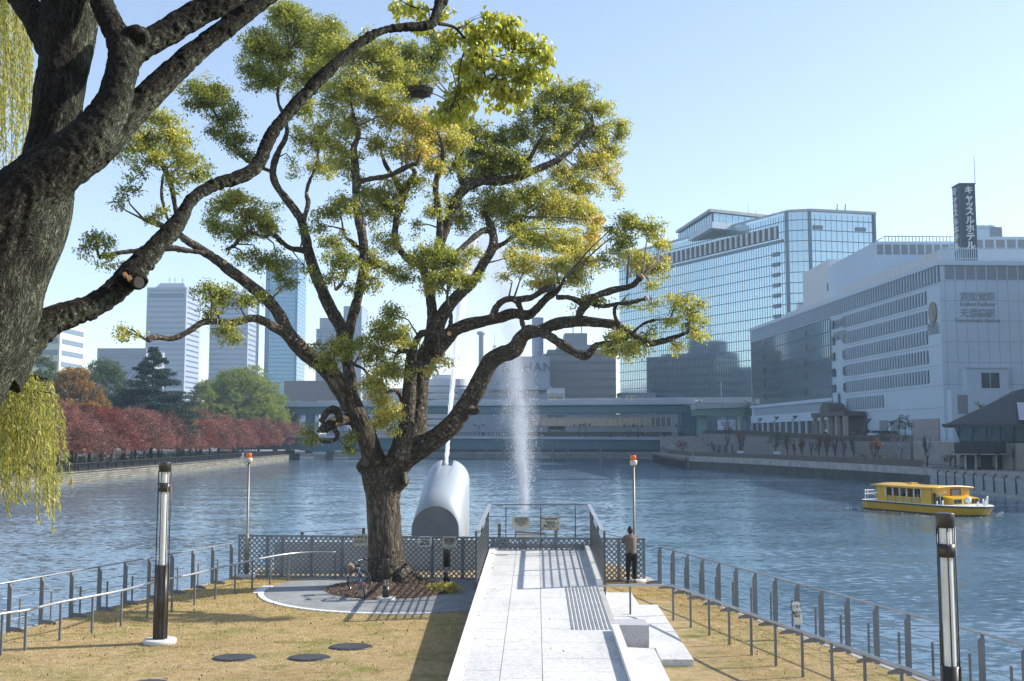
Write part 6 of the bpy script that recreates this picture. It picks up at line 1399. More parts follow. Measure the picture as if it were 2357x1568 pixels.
ribbon([(64.3,20),(64.2,150),(62.8,164),(51.8,222),(42.3,252)], [-1.3]*5, [-.95,-.95,-.15,-.05,-.05], .25, CONC, 'quay_coping', 'pale coping along the right quay', 'coping')
t = thing('terrace_wall','low curved terrace wall with dark upright ribs below the restaurant','wall',(63.5,120,-1)); mb = MB(); mb.box(62.3,64.2,60,158,-3.2,-1.15); mb.build('wall', mat('terrace_grey',(.26,.29,.31),.8,var=.1), t)
mb = MB(); mb.box(61.2,62.3,60,160,-3.2,-2.6); mb.build('footing', CONC, t)
mb = MB(); y = 62
while y < 158: mb.bar((62.2,y,-2.7),(62.2,y,-.6),.12,.2,up=(0,1,0)); mb.bar((62.2,y,-.6),(62.6,y,-.35),.1,.2); y += 3.0
o_ = mb.build('rib', DARKST, t)
# timber pile quay
t = thing('pile_quay','quay on rows of dark piles at the bend of the right bank','quay',(43,285,-2)); pq = [(41.9,252),(41.2,262),(41.8,292),(43.3,322)]
mb = MB()
for i in range(3): mb.bar((*pq[i],-.75),(*pq[i+1],-.75),1.2,1.0)
mb.build('deck', mat('dark_tan_timber',(.22,.19,.16),.8), t)
PLM = mat('black_pile',(.03,.032,.035),.8)
for i in range(3):
    a = Vector((*pq[i],0)); b_ = Vector((*pq[i+1],0)); n = int((b_-a).length/1.9)
    for k in range(n): p = a+(b_-a)*k/n; mb = MB(); mb.box(p.x-.7,p.x-.3,p.y-.25,p.y+.25,-3.2,-.7); mb.build('pile', PLM, t)
for px_,d_,z0,z1,w_ in ((1723,248,-2.8,1.2,11),(1825-15,222,-2.8,1.4,12)):
    x = XX(px_,d_)-2.5; mb = MB(); mb.box(x,x+M(w_,d_),d_,d_+1.5,z0,z1); o_ = mb.build('concrete_pillar', KW); tag(o_, 'square concrete pillar rising from the water, nearer the bridge' if px_ < 1750 else 'square concrete pillar rising from the water, nearer the boat', 'pillar')
mb = MB(); mb.box(XX(1723,248)-3,XX(1812,225),236,247,-3.1,-2.7); tag(mb.build('landing_stage', CONC), 'low concrete landing stage between the two pillars', 'landing stage')
# stair block and white wall near the bridge
mb = MB(); x0,x1 = XX(1663,322),XX(1692,322); mb.box(x0,x1,322,330,-.2,ZZ(966,322)); tag(mb.build('white_lift_tower', KW), 'plain pale tower block beside the stairs at the bridge end', 'tower')
t = thing('stairs','wide stone stairs going down from the bridge end to the promenade','stairs',(50,300,0)); mb = MB()
for k in range(14): mb.box(46.5+.0*k,58,330-k*2.2,332.2-k*2.2,-.2,4.6-k*.33)
mb.build('flight', PAVE, t); mb = MB(); mb.bar((46.3,332,5.6),(46.3,300,1.1),.1,.12); mb.build('handrail', RAILM, t)
# openings under the road wall
for k in range(6): 
    a = Vector((58.2,300+0*k,0)); y = 281+k*6; mb = MB(); x = np.interp(y,[262,290,318],[64,60,58])-.55; mb.box(x-.1,x+.3,y,y+4,-.2,2.3); o_ = mb.build('shop_opening', KGL); tag(o_, f'dark glazed opening in the retaining wall, {ORD[k]} from the right', 'window', 'glazed openings in the retaining wall')
# ---- restaurant
rs_ = thing('riverside_restaurant','dark roofed glass restaurant on the terrace at the right edge','building',(72,160,-1)); DK = mat('charcoal_roof', (.05,.05,.052), .6, var=.1, vs=.5); 
X0 = XX(2178,155,1000)
def rp(x, y): return (x+max(0,y-152)*.44, y)      # side walls run back to the right
def rslab(x0,x1,y0,y1,z0,z1,nm,m_, t0=None):
    mb = MB(); q = [rp(x0,y0),(x1,y0),(x1,y1),rp(x0,y1)]; mb.prism(q, z0, z1); return mb.build(nm, m_, rs_)
rslab(X0+.6,X0+26,155.5,172,-.3,2.0,'ground_floor',mat('restaurant_interior',(.035,.035,.035),.6))
for k in range(9): x = X0+1.3+k*1.5; mb = MB(); mb.box(x-.09,x+.09,155.2,155.5,-.3,2.0); mb.build('column', WHITEW if k%3 else DK, rs_)
for k in range(5): x = X0+2.0+k*2.4; mb = MB(); mb.box(x,x+.7,155.40,155.48,.1,1.6); mb.build('window', KREC, rs_)
rslab(X0-.2,X0+26,154.2,172,2.0,3.6,'dark_band',mat('dark_slat_band',(.045,.05,.055),.6,stretch=(6,1,.2),var=.3))
mb = MB(); mb.box(X0+.2,X0+9,152.9,154.2,1.9,2.05); mb.build('awning', mat('grey_awning',(.30,.31,.32),.7), rs_)
mb = MB(); q0 = [rp(X0+.7,154.6),(X0+26,154.6),(X0+26,171),rp(X0+.7,171)]; q1 = [rp(X0-.1,153.6),(X0+26,153.6),(X0+26,172),rp(X0-.1,172)]
mb.hexa([(*p,3.6) for p in q0]+[(*p,6.0) for p in q1]); mb.build('slanted_glass', SKG, rs_)
for k in range(8): x = X0+1.5+k*2.0; mb = MB(); mb.bar((x+.2,154.5,3.6),(x-.1,153.5,6.0),.06,.08); mb.build('mullion', DK, rs_)
rslab(X0-2,X0+30,151.5,175,6.0,6.35,'eaves',DK)
mb = MB(); q0 = [rp(X0-1.2,152.2),(X0+30,152.2),(X0+30,175),rp(X0-1.2,175)]; mb.hexa([(*p,6.36) for p in q0]+[(X0+14,160,11.8),(X0+30,160,11.8),(X0+30,170,11.8),(X0+17,170,11.8)]); mb.build('roof', DK, rs_)
mb = MB(); mb.hexa([(X0+9.5,152.0,6.9),(X0+12.0,152.0,6.9),(X0+12,152.4,6.95),(X0+9.5,152.4,6.95),(X0+11.4,156.4,9.5),(X0+14,156.4,9.5),(X0+14,156.8,9.6),(X0+11.4,156.8,9.6)]); mb.build('skylight', RAILM, rs_)
for dx,dy,hh in ((3,151.2,2.3),(5.5,150.8,2.6),(8,151.4,2.2)):
    pb = thing('terrace_tree', {3:'bare little tree on the restaurant terrace, leftmost of three',5.5:'bare little tree on the restaurant terrace, middle of three',8:'bare little tree on the restaurant terrace, rightmost of three'}[dx], 'tree', (X0+dx,dy,-.25)); mb = MB(); q_ = random.Random(int(dx*10)); mb.tube([(0,0,0),(.05,0,hh)],[.07,.05],5)
    for k in range(10): e = Vector((q_.uniform(-1.2,1.2),q_.uniform(-1,1),q_.uniform(2.6,5.6))); mb.tube([(.05,0,hh*q_.uniform(.5,1)),e],[.035,.012],4,caps=False)
    link_mesh('branches', mb.mesh('branches'), FBARK, pb, local=True)
# lamps along the road
CUP = mat('lamp_cup_grey',(.16,.17,.18),.5)
def slamp(px_, ytop, x_at, zb, lab, curved=True, grp='curved street lamps on the raised road'):
    d_ = None
    # distance where picture column meets the lamp line
    d_ = x_at/((px_-CX)/F)*1.0; x = XX(px_,d_,980); zt_ = ZZ(ytop,d_)
    t = thing('street_lamp', lab, 'street lamp', (x,d_,zb), 0, grp); mb = MB()
    if curved: mb.tube([(x-.9,d_,zb),(x-.9,d_,zt_-2.2),(x-.75,d_,zt_-1.3),(x-.3,d_,zt_-.8),(x,d_,zt_-.8)],.09,6)
    else: mb.tube([(x,d_,zb),(x,d_,zt_-.6)],.08,6)
    mb.build('pole', DARKST, t); mb = MB(); mb.lathe([(.12,-.85),(.3,-.5),(.75,-.05),(.78,0)],(x,d_,zt_),12); mb.build('shade', CUP if curved else KW, t)
for k,(px_,yt,xa) in enumerate(((1750,963,66),(1788,959,67),(1830,957,69),(1881,957,71),(1999,964,74),(2052,970,75))): slamp(px_,yt,xa,4.2,f'curved cup shaded street lamp on the raised road, {ORD[k]} from the bridge')
slamp(2074,1021,69,-.3,'straight post lamp with pale cup on the promenade', False, None)
# trees on the promenade and road
_by = [20,150,164,222,252,300,345]; _bx = [64.5,64.5,63,52,42.5,43.5,48]; _wy = [120,205,225,262,290,318,352]; _wx = [72,72,70,64,60,58,62]
def dmid(px_, t=.5):
    ds = np.linspace(110,345,471); X_ = np.interp(ds,_by,_bx)*(1-t)+np.interp(ds,_wy,_wx)*t; k_ = (px_-CX)/F/(CP+.01*SP)
    return float(ds[np.argmin(np.abs(X_/ds-k_))])
def bare(px_, d_, ytop, ybase, wpx, label, leafm=None, dens=0, seed=0, pale=False):
    dm = dmid(px_, .5 if px_ > 1600 else .2); h = (ZZ(ytop,dm)+.25)*1.12; d_ = dm; zb = -.3; x = XX(px_,d_,1030); q = random.Random(seed); t = thing('young_tree', label, 'tree', (x,d_,zb), 0, 'small trees along the right promenade'); mb = MB(); W_ = M(wpx,d_)/2
    mb.tube([(0,0,0),(.05,0,h*.35)],[.13,.10],5); E = []
    for k in range(9):
        a = q.uniform(0,2*PI); e = Vector((math.cos(a)*W_*q.uniform(.3,1), math.sin(a)*W_*q.uniform(.3,1), h*q.uniform(.7,1.02))); s0 = Vector((.05,0,h*q.uniform(.22,.5))); m0 = (s0+e)/2+Vector((0,0,-.1*h)); mb.tube([s0,m0,e],[.08,.055,.025],4,caps=False); E.append(e)
        for j in range(3): e2 = e+Vector((q.uniform(-1,1)*W_*.5,q.uniform(-1,1)*W_*.5,q.uniform(-.25,.2)*h)); mb.tube([m0.lerp(e,.5),e2],[.035,.018],4,caps=False); E.append(e2)
    link_mesh('branches', mb.mesh('branches'), mat('pale_twig',(.30,.30,.28),.9) if pale else FBARK, t, local=True)
    if leafm:
        C,T,S = sprays([(e.x,e.y,e.z,W_*.32,W_*.32,h*.12,.5,dens) for e in E], 1.6, 10, .25, shell=.1); link_mesh('leaves', leaves('leaves', C, .2, T), leafm, t, local=True)
RUST = leaf_mat('rusty_leaf',[(0,(.12,.06,.04)),(1,(.26,.12,.06))],trans=.2)
bt = ((1673,300,985,1030,30,'small brown leaved tree in front of the plain tower block',RUST,1,False),(1708,285,1005,1045,20,'slender rusty tree left of the glazed openings',RUST,.8,False),(1785,262,1001,1048,28,'small dark green tree on the promenade before the glazed openings',DGR,2,False),(1812,258,1012,1048,18,'small dark tree right of the dark green one',DGR,1,False),
(1829,250,1018,1050,16,'thin bare tree, nearest the bridge of the bare ones',None,0,False),(1846,248,1022,1052,16,'thin rust tipped tree between bare ones',RUST,.6,False),(1867,245,1018,1053,14,'thin bare tree behind the promenade lamp post row',None,0,False),(1884,240,1014,1054,18,'rusty young tree at the middle of the stone wall',RUST,1.2,False),(1902,238,1010,1055,18,'rusty young tree right of the middle of the wall',RUST,1.4,False),
(1922,232,1012,1057,22,'bare young tree with upright twigs under the parked cars',None,0,False),(1942,229,1014,1058,20,'bare young tree under the dark cars',None,0,False),(1964,226,1012,1058,20,'bare young tree left of the wall niche',None,0,False),(2012,212,1018,1060,26,'bare young tree above the evergreen bushes',RUST,.3,False),(2066,198,1003,1062,34,'pale many branched bare tree near the post lamp',None,0,True),(2092,196,1010,1062,22,'pale bare tree right of the post lamp',None,0,True),(2133,190,1008,1066,26,'bare tree left of the restaurant',None,0,False),(1572,330,1020,1047,26,'pinkish red shrubby tree at the right bridge end',CHM2,1,False))
for i,b_ in enumerate(bt): bare(b_[0],b_[1],b_[2],b_[3],b_[4],b_[5],b_[6],b_[7],i,b_[8])
def bush(px_, d_, ytop, ybase, wpx, label, m_, seed, name='evergreen_bush', cat='bush'):
    if name == 'evergreen_bush' and px_ < 2150: d_ = dmid(px_, .6); ybase = 1005+4.85*F/d_; ytop = min(ytop, ybase-12)
    zb = ZZ(ybase,d_); h = ZZ(ytop,d_)-zb; r_ = M(wpx,d_)/2; t = thing(name,label,cat,(XX(px_,d_,1030),d_,zb)); mb = MB(); mb.tube([(0,0,-.1),(0,0,h*.6)],[.12,.06],5); link_mesh('trunk', mb.mesh('trunk'), FBARK, t, local=True)
    C,T,S = sprays([(0,0,h*.62,r_,r_,h*.42,.5,1),(r_*.4,0,h*.45,r_*.6,r_*.6,h*.3,.4,1),(-r_*.4,.2,h*.5,r_*.6,r_*.6,h*.3,.4,1)], 3, 14, .3, shell=.4); link_mesh('crown', leaves('crown', C, .24, T), m_, t, local=True)
bush(1989,216,1045,1060,20,'dark evergreen bush left of the bench niche on the promenade',DGR,1); bush(2031,208,1043,1062,28,'wide dark evergreen bush on the promenade',DGR,2); bush(2060,198,1048,1064,18,'dark evergreen bush at the foot of the pale bare tree',DGR,3); bush(2094,196,1048,1065,18,'dark evergreen bush right of the post lamp',DGR,4)
bush(2186,160,1042,1072,34,'dense dark bush against the restaurant corner',DGR,5); bush(2085,205,952,1004,42,'pruned dark green tree standing by the parked cars',DGR,6,'pruned_tree','tree'); bush(2260,176,924,945,18,'small green treetop above the restaurant roof',GRN,7,'pruned_tree','tree'); bush(1722,336,920,990,22,'tall dark tree at the far left corner of the long building',DGR,8,'pruned_tree','tree')

block('office_block','unseen grey block added south of the restaurant to shade its roof',3160,3700,330,120,75,PALE2,7,WIN,.4,.05,zb=-1,z_lo=3)  # added blocker outside the view, keeps the sun off the restaurant
# ================================================================ yellow water bus
YEL = mat('yellow_boat_paint', (.62,.36,.015), .35, var=.08, vs=.6, spec=.5); WHT = mat('white_boat_fitting', (.72,.73,.72), .45); NAVY = mat('navy_rub_rail', (.02,.03,.05), .5); BLKB = mat('black_antifoul', (.025,.018,.016), .6); RED = mat('brown_red_interior', (.14,.045,.03), .6); OLV = mat('pale_olive_panel', (.36,.33,.12), .5); GLB = mat('boat_window_glass', (.03,.035,.04), .08, spec=.9)
hd = Vector((.42,-.907,0)).normalized(); lf_ = Vector((-.907,-.42,0)); Sc = Vector((39.1,113.3,-3.0))
bt_ = thing('water_bus','flat yellow water bus cruising on the river','boat',tuple(Sc))
WS = [1.0]
def bp(s, w, z): return Sc+hd*(s*.87)+lf_*(w*WS[0])+Vector((0,0,z))
def hull(mb, zs, grow, s_list):
    rings = []
    for z,g in zip(zs,grow):
        pts = []
        for s,w in s_list: pts.append((s*1.0 if s < 12 else 12+(s-12)*(.82+.18*g), w*(.9+.1*g)))
        ring = [bp(s,w,z) for s,w in pts]+[bp(s,-w,z) for s,w in pts[::-1] if True]; rings.append(ring)
    n = len(rings[0]); vs = [p for r_ in rings for p in r_]; fs = [(i*n+k,i*n+(k+1)%n,(i+1)*n+(k+1)%n,(i+1)*n+k) for i in range(len(rings)-1) for k in range(n)]
    mb.add(vs, fs+[tuple(range((len(rings)-1)*n,len(rings)*n))], False)
SL = [(-.2,1.9),(.3,2.6),(1.5,2.85),(11.5,2.9),(13,2.75),(14.6,2.2),(15.6,1.4),(16.2,.3)]
mb = MB(); hull(mb,[-.3,.12],[0,.2],SL); mb.build('waterline_band', BLKB, bt_)
mb = MB(); hull(mb,[.12,.78],[.2,1],SL); mb.build('hull', YEL, bt_)
mb = MB(); hull(mb,[.78,.92],[1.1,1.12],[(s,w+.06) for s,w in SL]); mb.build('rub_rail', NAVY, bt_)
mb = MB(); hull(mb,[.92,.96],[1,1],SL); mb.build('deck', WHT, bt_)
WS[0] = 1.25
def bb(mb, s0,s1,w0,w1,z0,z1, z1b=None):
    z1b = z1 if z1b is None else z1b
    mb.hexa([bp(s0,w0,z0),bp(s1,w0,z0),bp(s1,w1,z0),bp(s0,w1,z0),bp(s0,w0,z1),bp(s1,w0,z1b),bp(s1,w1,z1b),bp(s0,w1,z1)])
mb = MB(); bb(mb,2.8,11.2,1.95,2.05,.95,1.55); bb(mb,2.8,11.2,-2.05,-1.95,.95,1.55); bb(mb,2.8,4.2,1.95,2.05,1.55,2.5); bb(mb,9.6,11.2,1.95,2.05,1.55,2.55); bb(mb,2.8,4.2,-2.05,-1.95,1.55,2.5); bb(mb,9.6,11.2,-2.05,-1.95,1.55,2.55)
cab = mb.build('cabin_side', YEL, bt_)
mb = MB(); bb(mb,11.1,11.2,-2.05,2.05,.95,2.5); mb.build('cabin_front', YEL, bt_)
mb = MB(); bb(mb,2.8,2.9,-2.0,2.0,.95,2.4); mb.build('cabin_rear', YEL, bt_)
mb = MB()   # slightly arched roof
nn_ = 9
rows_ = []
for s,dz in ((2.0,.05),(3.5,.02),(9.0,-.02),(11.6,.02)):
    rows_.append([bp(s,-2.2+4.4*k/(nn_-1),2.55+dz+.16*math.sin(PI*k/(nn_-1))) for k in range(nn_)])
vs = [p for r_ in rows_ for p in r_]; fs = [(i*nn_+k,i*nn_+k+1,(i+1)*nn_+k+1,(i+1)*nn_+k) for i in range(3) for k in range(nn_-1)]; mb.add(vs, fs, True)
o_ = mb.build('roof', YEL, bt_); sdf = o_.modifiers.new('solid','SOLIDIFY'); sdf.thickness = .16
mb = MB(); bb(mb,5.2,6.0,-.3,.4,2.72,2.85); mb.build('roof_hatch', YEL, bt_)
mb = MB(); bb(mb,4.2,9.6,-1.8,1.7,1.0,1.15); bb(mb,4.3,9.5,-1.2,-1.1,1.0,2.4); mb.build('interior', RED, bt_)
for k in range(6): s = 4.2+k*1.08; mb = MB(); bb(mb,s-.05,s+.05,1.93,2.06,1.55,2.5); bb(mb,s-.05,s+.05,-2.06,-1.93,1.55,2.5); mb.build('window_post', WHT, bt_)
for k in range(4): s = 4.6+k*1.25; mb = MB(); bb(mb,s,s+.9,2.05,2.08,1.02,1.45); mb.build('side_panel', OLV, bt_)
for k in range(5): s = 4.35+k*1.25; mb = MB(); bb(mb,s,s+.16,2.05,2.14,.96,1.5); mb.build('side_rib', YEL, bt_)
mb = MB(); bb(mb,11.2,11.24,-.9,.0,1.75,2.35); mb.build('front_window', KREC, bt_); mb = MB(); 
for a in (-.98,-.0): bb(mb,11.2,11.28,a-.02,a+.08,1.7,2.4)
bb(mb,11.2,11.28,-1,.08,2.34,2.42); mb.build('window_frame', RED, bt_)
mb = MB(); bb(mb,11.2,12.9,-1.7,1.1,.95,1.75,1.55); mb.build('wheelhouse', YEL, bt_)
for a in (-1.6,-1.15,-.5,.2,.62): mb = MB(); mb.hexa([bp(12.9,a,1.05),bp(12.93,a,1.05),bp(12.93,a+.38,1.05),bp(12.9,a+.38,1.05),bp(12.9,a,1.48),bp(12.93,a,1.48),bp(12.93,a+.38,1.48),bp(12.9,a+.38,1.48)]); mb.build('wheelhouse_window', GLB, bt_)
mb = MB(); bb(mb,11.25,11.6,1.2,1.9,.96,1.7); mb.build('doorway', GLB, bt_)
mb = MB(); c = bp(14.0,.35,1.45); mb.lathe([(.28,-.25),(.3,.2),(.1,.3)],tuple(c),14); mb.build('search_light', WHT, bt_); mb = MB(); mb.tube([bp(14.0,.35,.95),c],.05,6); mb.build('light_stand', WHT, bt_)
for s,w,h_ in ((12.5,1.9,.45),(13.8,-1.4,.55),(14.8,-.7,.35),(15.2,.3,.4),(14.5,-1.2,.7),(15.6,-.2,.5),(11.9,2.05,.35),(15.0,-.9,.9)): mb = MB(); mb.tube([bp(s,w,.95),bp(s,w,.95+h_)],.08,8); mb.build('bollard_post', WHT, bt_)
mb = MB(); mb.tube([bp(11.8,1.6,.95),bp(11.8,1.6,2.1),bp(12.2,1.3,2.15)],.035,6); mb.build('mirror_pole', WHT, bt_); mb = MB(); mb.ico(tuple(bp(11.5,1.95,1.9)),.2,1,(1,1,1.3)); mb.build('mirror', BLKB, bt_)
mb = MB()
for z in (1.9,1.55): mb.tube([bp(2.7,2.1,z),bp(.9,2.1,z),bp(0,1.5,z),bp(0,-1.5,z),bp(.9,-2.1,z),bp(2.7,-2.1,z)],.035,6)
for s,w in ((2.6,2.1),(1.4,2.1),(.2,1.6),(0,0),(.2,-1.6),(1.4,-2.1)): mb.tube([bp(s,w,.95),bp(s,w,1.9)],.035,6)
mb.build('stern_rail', WHT, bt_)
mb = MB(); bb(mb,1.0,1.9,-.2,.7,.95,1.75); mb.build('engine_box', WHT, bt_); mb = MB(); bb(mb,1.5,2.75,-1.5,1.5,2.0,2.08); mb.build('stern_awning', DARKST, bt_)
n = 170; s_ = rng.uniform(-1.2,16.5,n); sg = rng.choice([-1,1],n); w_ = np.where(s_ > 0, sg*(2.9*1.25*np.clip((17-s_)/4,.12,1)+np.abs(rng.normal(0,.25,n))), rng.normal(0,1.6,n))
C = np.array([tuple(bp(a,b_,.03)) for a,b_ in zip(s_,w_)]); me = leaves('foam', C, .14, rng.random(n), up=9, asp=.5); tag(link_mesh('foam', me, WHITE), 'white foam flecks along the yellow water bus', 'foam', kind='stuff')
for k,(s,w) in enumerate(((5.3,.9),(6.6,.2),(7.9,1.1),(8.6,-.4))):
    p = bp(s,w,1.15); t = thing('person', f'passenger seated inside the yellow water bus, {ORD[k]} from the stern', 'person', tuple(p)); b_ = MB(); b_.tube([(0,0,0),(0,0,.35),(0,0,.62),(0,0,.75)],[.16,.17,.19,.07],8); b_.ico((0,0,.88),.11,1); b_.tube([(-.2,0,.6),(0,0,.62),(.2,0,.6)],[.06,.1,.06],7); me = remesh(b_,.03,'body'); link_mesh('body', me, mat('passenger_skin',(.40,.24,.17),.6), t, local=True)
    b_ = MB(); b_.tube([(0,0,-.02),(0,0,.35),(0,0,.64)],[.18,.19,.21],8); me = remesh(b_,.03,'coat'); link_mesh('coat', me, mat('passenger_coat',((.03,.04,.08),(.35,.06,.05),(.3,.3,.3),(.02,.02,.02))[k],.9), t, local=True)
# ================================================================ the man at the railing
SKIN = mat('skin', (.42,.24,.16), .6, var=.05); HAIR = mat('black_hair', (.012,.010,.010), .55); SHIRT = mat('taupe_shirt', (.16,.135,.11), .9, var=.1, vs=6, bmp=.5, bs=12); TROU = mat('black_trousers', (.012,.012,.014), .85); SHOE = mat('dark_shoes', (.03,.03,.035), .5)
def remesh_obj(mb, vox, name, m_, parent):
    me = remesh(mb, vox, name); me.materials.clear(); return link_mesh(name, me, m_, parent, local=True)
def man(loc, rz, label, sc=1.0):
    t = thing('person', label, 'person', loc, rz)
    # local frame: faces +Y, leaning forward onto a rail at 1.3 m
    hip = [(-.09,0,.90),(.09,0,.90)]; ank = [(-.13,-.04,.09),(.10,.06,.09)]; kne = [(-.115,.03,.48),(.10,.05,.48)]; pelvis = Vector((0,-.02,.93)); chest = Vector((0,.10,1.30)); neck = Vector((0,.16,1.46)); head = Vector((.0,.24,1.60)); sh = [(-.18,.12,1.41),(.18,.12,1.41)]; el = [(-.22,.30,1.24),(.22,.30,1.24)]; ha = [(-.11,.46,1.33),(.11,.46,1.33)]
    b_ = MB()
    def body(b_, g, legs=True, arms=True, trunk=True, hd_=True):
        if legs:
            for i in range(2): b_.tube([hip[i],kne[i],(ank[i][0],ank[i][1],.12)],[.085+g,.058+g,.04+g*1.3],12)
        if trunk: b_.tube([(0,-.03,.86),(0,0,1.02),(0,.05,1.18),(0,.11,1.36),(0,.13,1.44)],[.13+g,.125+g,.15+g,.165+g,.09+g],14); b_.tube([sh[0],(0,.12,1.40),sh[1]],[.06+g,.10+g,.06+g],12)
        if arms:
            for i in range(2): b_.tube([sh[i],el[i],(ha[i][0],ha[i][1],ha[i][2])],[.055+g,.043+g,.03+g],10)
    body(b_,-.012); b_.tube([(0,.13,1.42),neck,head],[.06,.055,.06],10); b_.ico(tuple(head),.098,2,(.86,1.0,1.2)); b_.ico((0,.335,1.595),.018,1)   # nose
    for sx in (-1,1): b_.ico((sx*.088,.235,1.59),.022,1,(.5,.8,1.3))
    for i in range(2):
        hx,hy,hz = ha[i]; b_.ico((hx,hy+.03,hz),.042,1,(1,1.1,.5)); sg_ = -1 if i == 0 else 1
        for f in range(4): b_.tube([(hx-.03+f*.02,hy+.05,hz),(hx-.032+f*.021,hy+.095-.006*abs(f-1.5),hz-.008),(hx-.033+f*.022,hy+.115-.008*abs(f-1.5),hz-.035)],[.010,.009,.008],6)
        b_.tube([(hx-sg_*.035,hy+.01,hz),(hx-sg_*.062,hy+.045,hz-.005),(hx-sg_*.06,hy+.075,hz-.015)],[.012,.010,.009],6)
        b_.ico((ank[i][0],ank[i][1]+.05,.05),.05,1,(.8,2.2,.8))
    remesh_obj(b_, .011, 'body', SKIN, t)
    b_ = MB(); body(b_,.012,legs=False); b_.tube([(0,.11,1.44),(0,.15,1.48)],[.085,.075],10); b_.tube([(0,-.03,.90),(0,-.02,.98)],[.155,.15],14); remesh_obj(b_, .013, 'shirt', SHIRT, t)
    b_ = MB(); body(b_,.016,trunk=False,arms=False); b_.tube([(0,-.04,.84),(0,-.02,.99)],[.135,.142],14); b_.ico((-.07,-.09,.88),.10,2); b_.ico((.07,-.09,.88),.10,2); remesh_obj(b_, .013, 'trousers', TROU, t)
    b_ = MB(); b_.ico((0,.215,1.635),.102,2,(.92,1.0,1.08)); b_.ico((0,.175,1.59),.085,2,(.95,.8,1.1)); remesh_obj(b_, .012, 'hair', HAIR, t)
    for i in range(2): b_ = MB(); b_.ico((ank[i][0],ank[i][1]+.04,.055),.06,2,(.82,2.3,.85)); b_.box(ank[i][0]-.045,ank[i][0]+.045,ank[i][1]-.09,ank[i][1]+.16,0,.03); remesh_obj(b_, .013, 'shoe', SHOE, t)
    return t
g_ = P(1451,1330,33.25); mn = man((g_.x+.06,33.28,0), .1, 'man in taupe shirt and black trousers leaning on the lattice fence, back to us'); 
mn.scale = (1.0,1.0,1.0)
# small walkers on the bridge and promenade
def walker(px_, ybase, d_, label, mi, seed):
    q = random.Random(seed); z = ZZ(ybase,d_); t = thing('person', label, 'person', (XX(px_,d_),d_,z), q.uniform(0,6))
    b_ = MB(); 
    for sx in (-1,1): b_.tube([(sx*.09,0,.9),(sx*.1,sx*.12,.48),(sx*.1,sx*.16,.05)],[.09,.06,.05],8); b_.tube([(sx*.19,0,1.42),(sx*.25,-sx*.08,1.15),(sx*.23,-sx*.02,.88)],[.055,.045,.035],7)
    b_.tube([(0,0,.86),(0,0,1.1),(0,0,1.4),(0,0,1.5)],[.14,.13,.16,.06],10); b_.ico((0,0,1.6),.11,1,(.9,.95,1.2)); remesh_obj(b_, .03, 'body', SKIN, t)
    b_ = MB(); b_.tube([(0,0,.84),(0,0,1.1),(0,0,1.42)],[.17,.16,.18],10); remesh_obj(b_, .03, 'coat', mi, t)
    b_ = MB(); 
    for sx in (-1,1): b_.tube([(sx*.09,0,.92),(sx*.1,sx*.12,.48),(sx*.1,sx*.16,.08)],[.11,.08,.065],8)
    remesh_obj(b_, .03, 'trousers', TROU, t)
CO = [mat('olive_coat',(.25,.24,.10),.9), mat('dark_coat',(.03,.03,.04),.9), mat('cream_coat',(.5,.45,.35),.9), mat('blue_coat',(.05,.10,.25),.9)]
for i,(px_,yb,d_,lab) in enumerate(((1341,1001,341,'tiny walker on the lower bridge beside the close lamp pair'),(1426,1003,341,'tiny walker in olive on the lower bridge, middle'),(1485,1004,341,'tiny walker on the lower bridge right of the orange beacon'),(1636,1028,308,'tiny dark dressed walker by the stairs, left of two'),(1645,1029,308,'tiny dark dressed walker by the stairs, right of two'),(1688,1047,285,'tiny blue dressed person on the pile quay promenade'),(1802,1052,255,'tiny seated looking person at the promenade balustrade'),(1855,1055,248,'tiny dark person leaning near the thin trees'))): walker(px_,yb,d_,lab,CO[(0,0,2,1,1,3,1,1)[i]],i)
# ================================================================ bicycle
TYRE = mat('black_tyre', (.02,.02,.02), .8); CHR = mat('chrome', (.32,.33,.34), .2, .9); BFR = mat('blue_grey_frame', (.08,.105,.15), .35, .4, spec=.6); BLKP = mat('black_plastic', (.02,.02,.022), .5); BAG = mat('tan_bag', (.36,.27,.17), .8, var=.2, vs=20)
bk = thing('bicycle','city bicycle with front basket and tan bag parked beside the camphor trunk','bicycle',(0,0,0))
def bm_(name, mb, m_, par=bk): 
    me = mb.mesh(name); return link_mesh(name, me, m_, par, local=True)
def wheel(cx_, ang, tiltv=0):   # wheel in plane containing z and direction ang, centre on (cx_,0)
    w_ = thing('wheel', None, None, (0,0,0)); w_.parent = bk; 
    return w_
def ringpts(c, u, r_, n=36): return [c+u*(r_*math.cos(2*PI*k/n))+Vector((0,0,1))*(r_*math.sin(2*PI*k/n)) for k in range(n)]
def make_wheel(c, u):
    mb = MB(); mb.tube(ringpts(c,u,.335), .017, 8, closed=True); ty = bm_('wheel', mb, TYRE)
    mb = MB(); mb.tube(ringpts(c,u,.312), .011, 6, closed=True); me = mb.mesh('rim'); link_mesh('rim', me, CHR, ty, local=True)
    s_ = u.cross(Vector((0,0,1))); mb = MB(); mb.tube([c-s_*.05,c+s_*.05],.02,8)
    for k in range(28): a = 2*PI*k/28; e = c+u*(.312*math.cos(a))+Vector((0,0,.312*math.sin(a))); mb.tube([c+s_*(.03 if k%2 else -.03), e], .0022, 4, caps=False)
    link_mesh('spokes', mb.mesh('spokes'), CHR, ty, local=True)
    mb = MB(); arc = [c+u*(.365*math.cos(a))+Vector((0,0,.365*math.sin(a))) for a in np.linspace(R(10),R(175),16)]; 
    return arc
Rw = Vector((0,0,.352)); Fw_c = Vector((1.12,0,.352)); X = Vector((1,0,0))
ua = R(-72); su = Vector((math.cos(R(70)),math.sin(R(70)),0))    # steered front wheel direction (turned left)
arc = make_wheel(Rw, X); mb = MB(); 
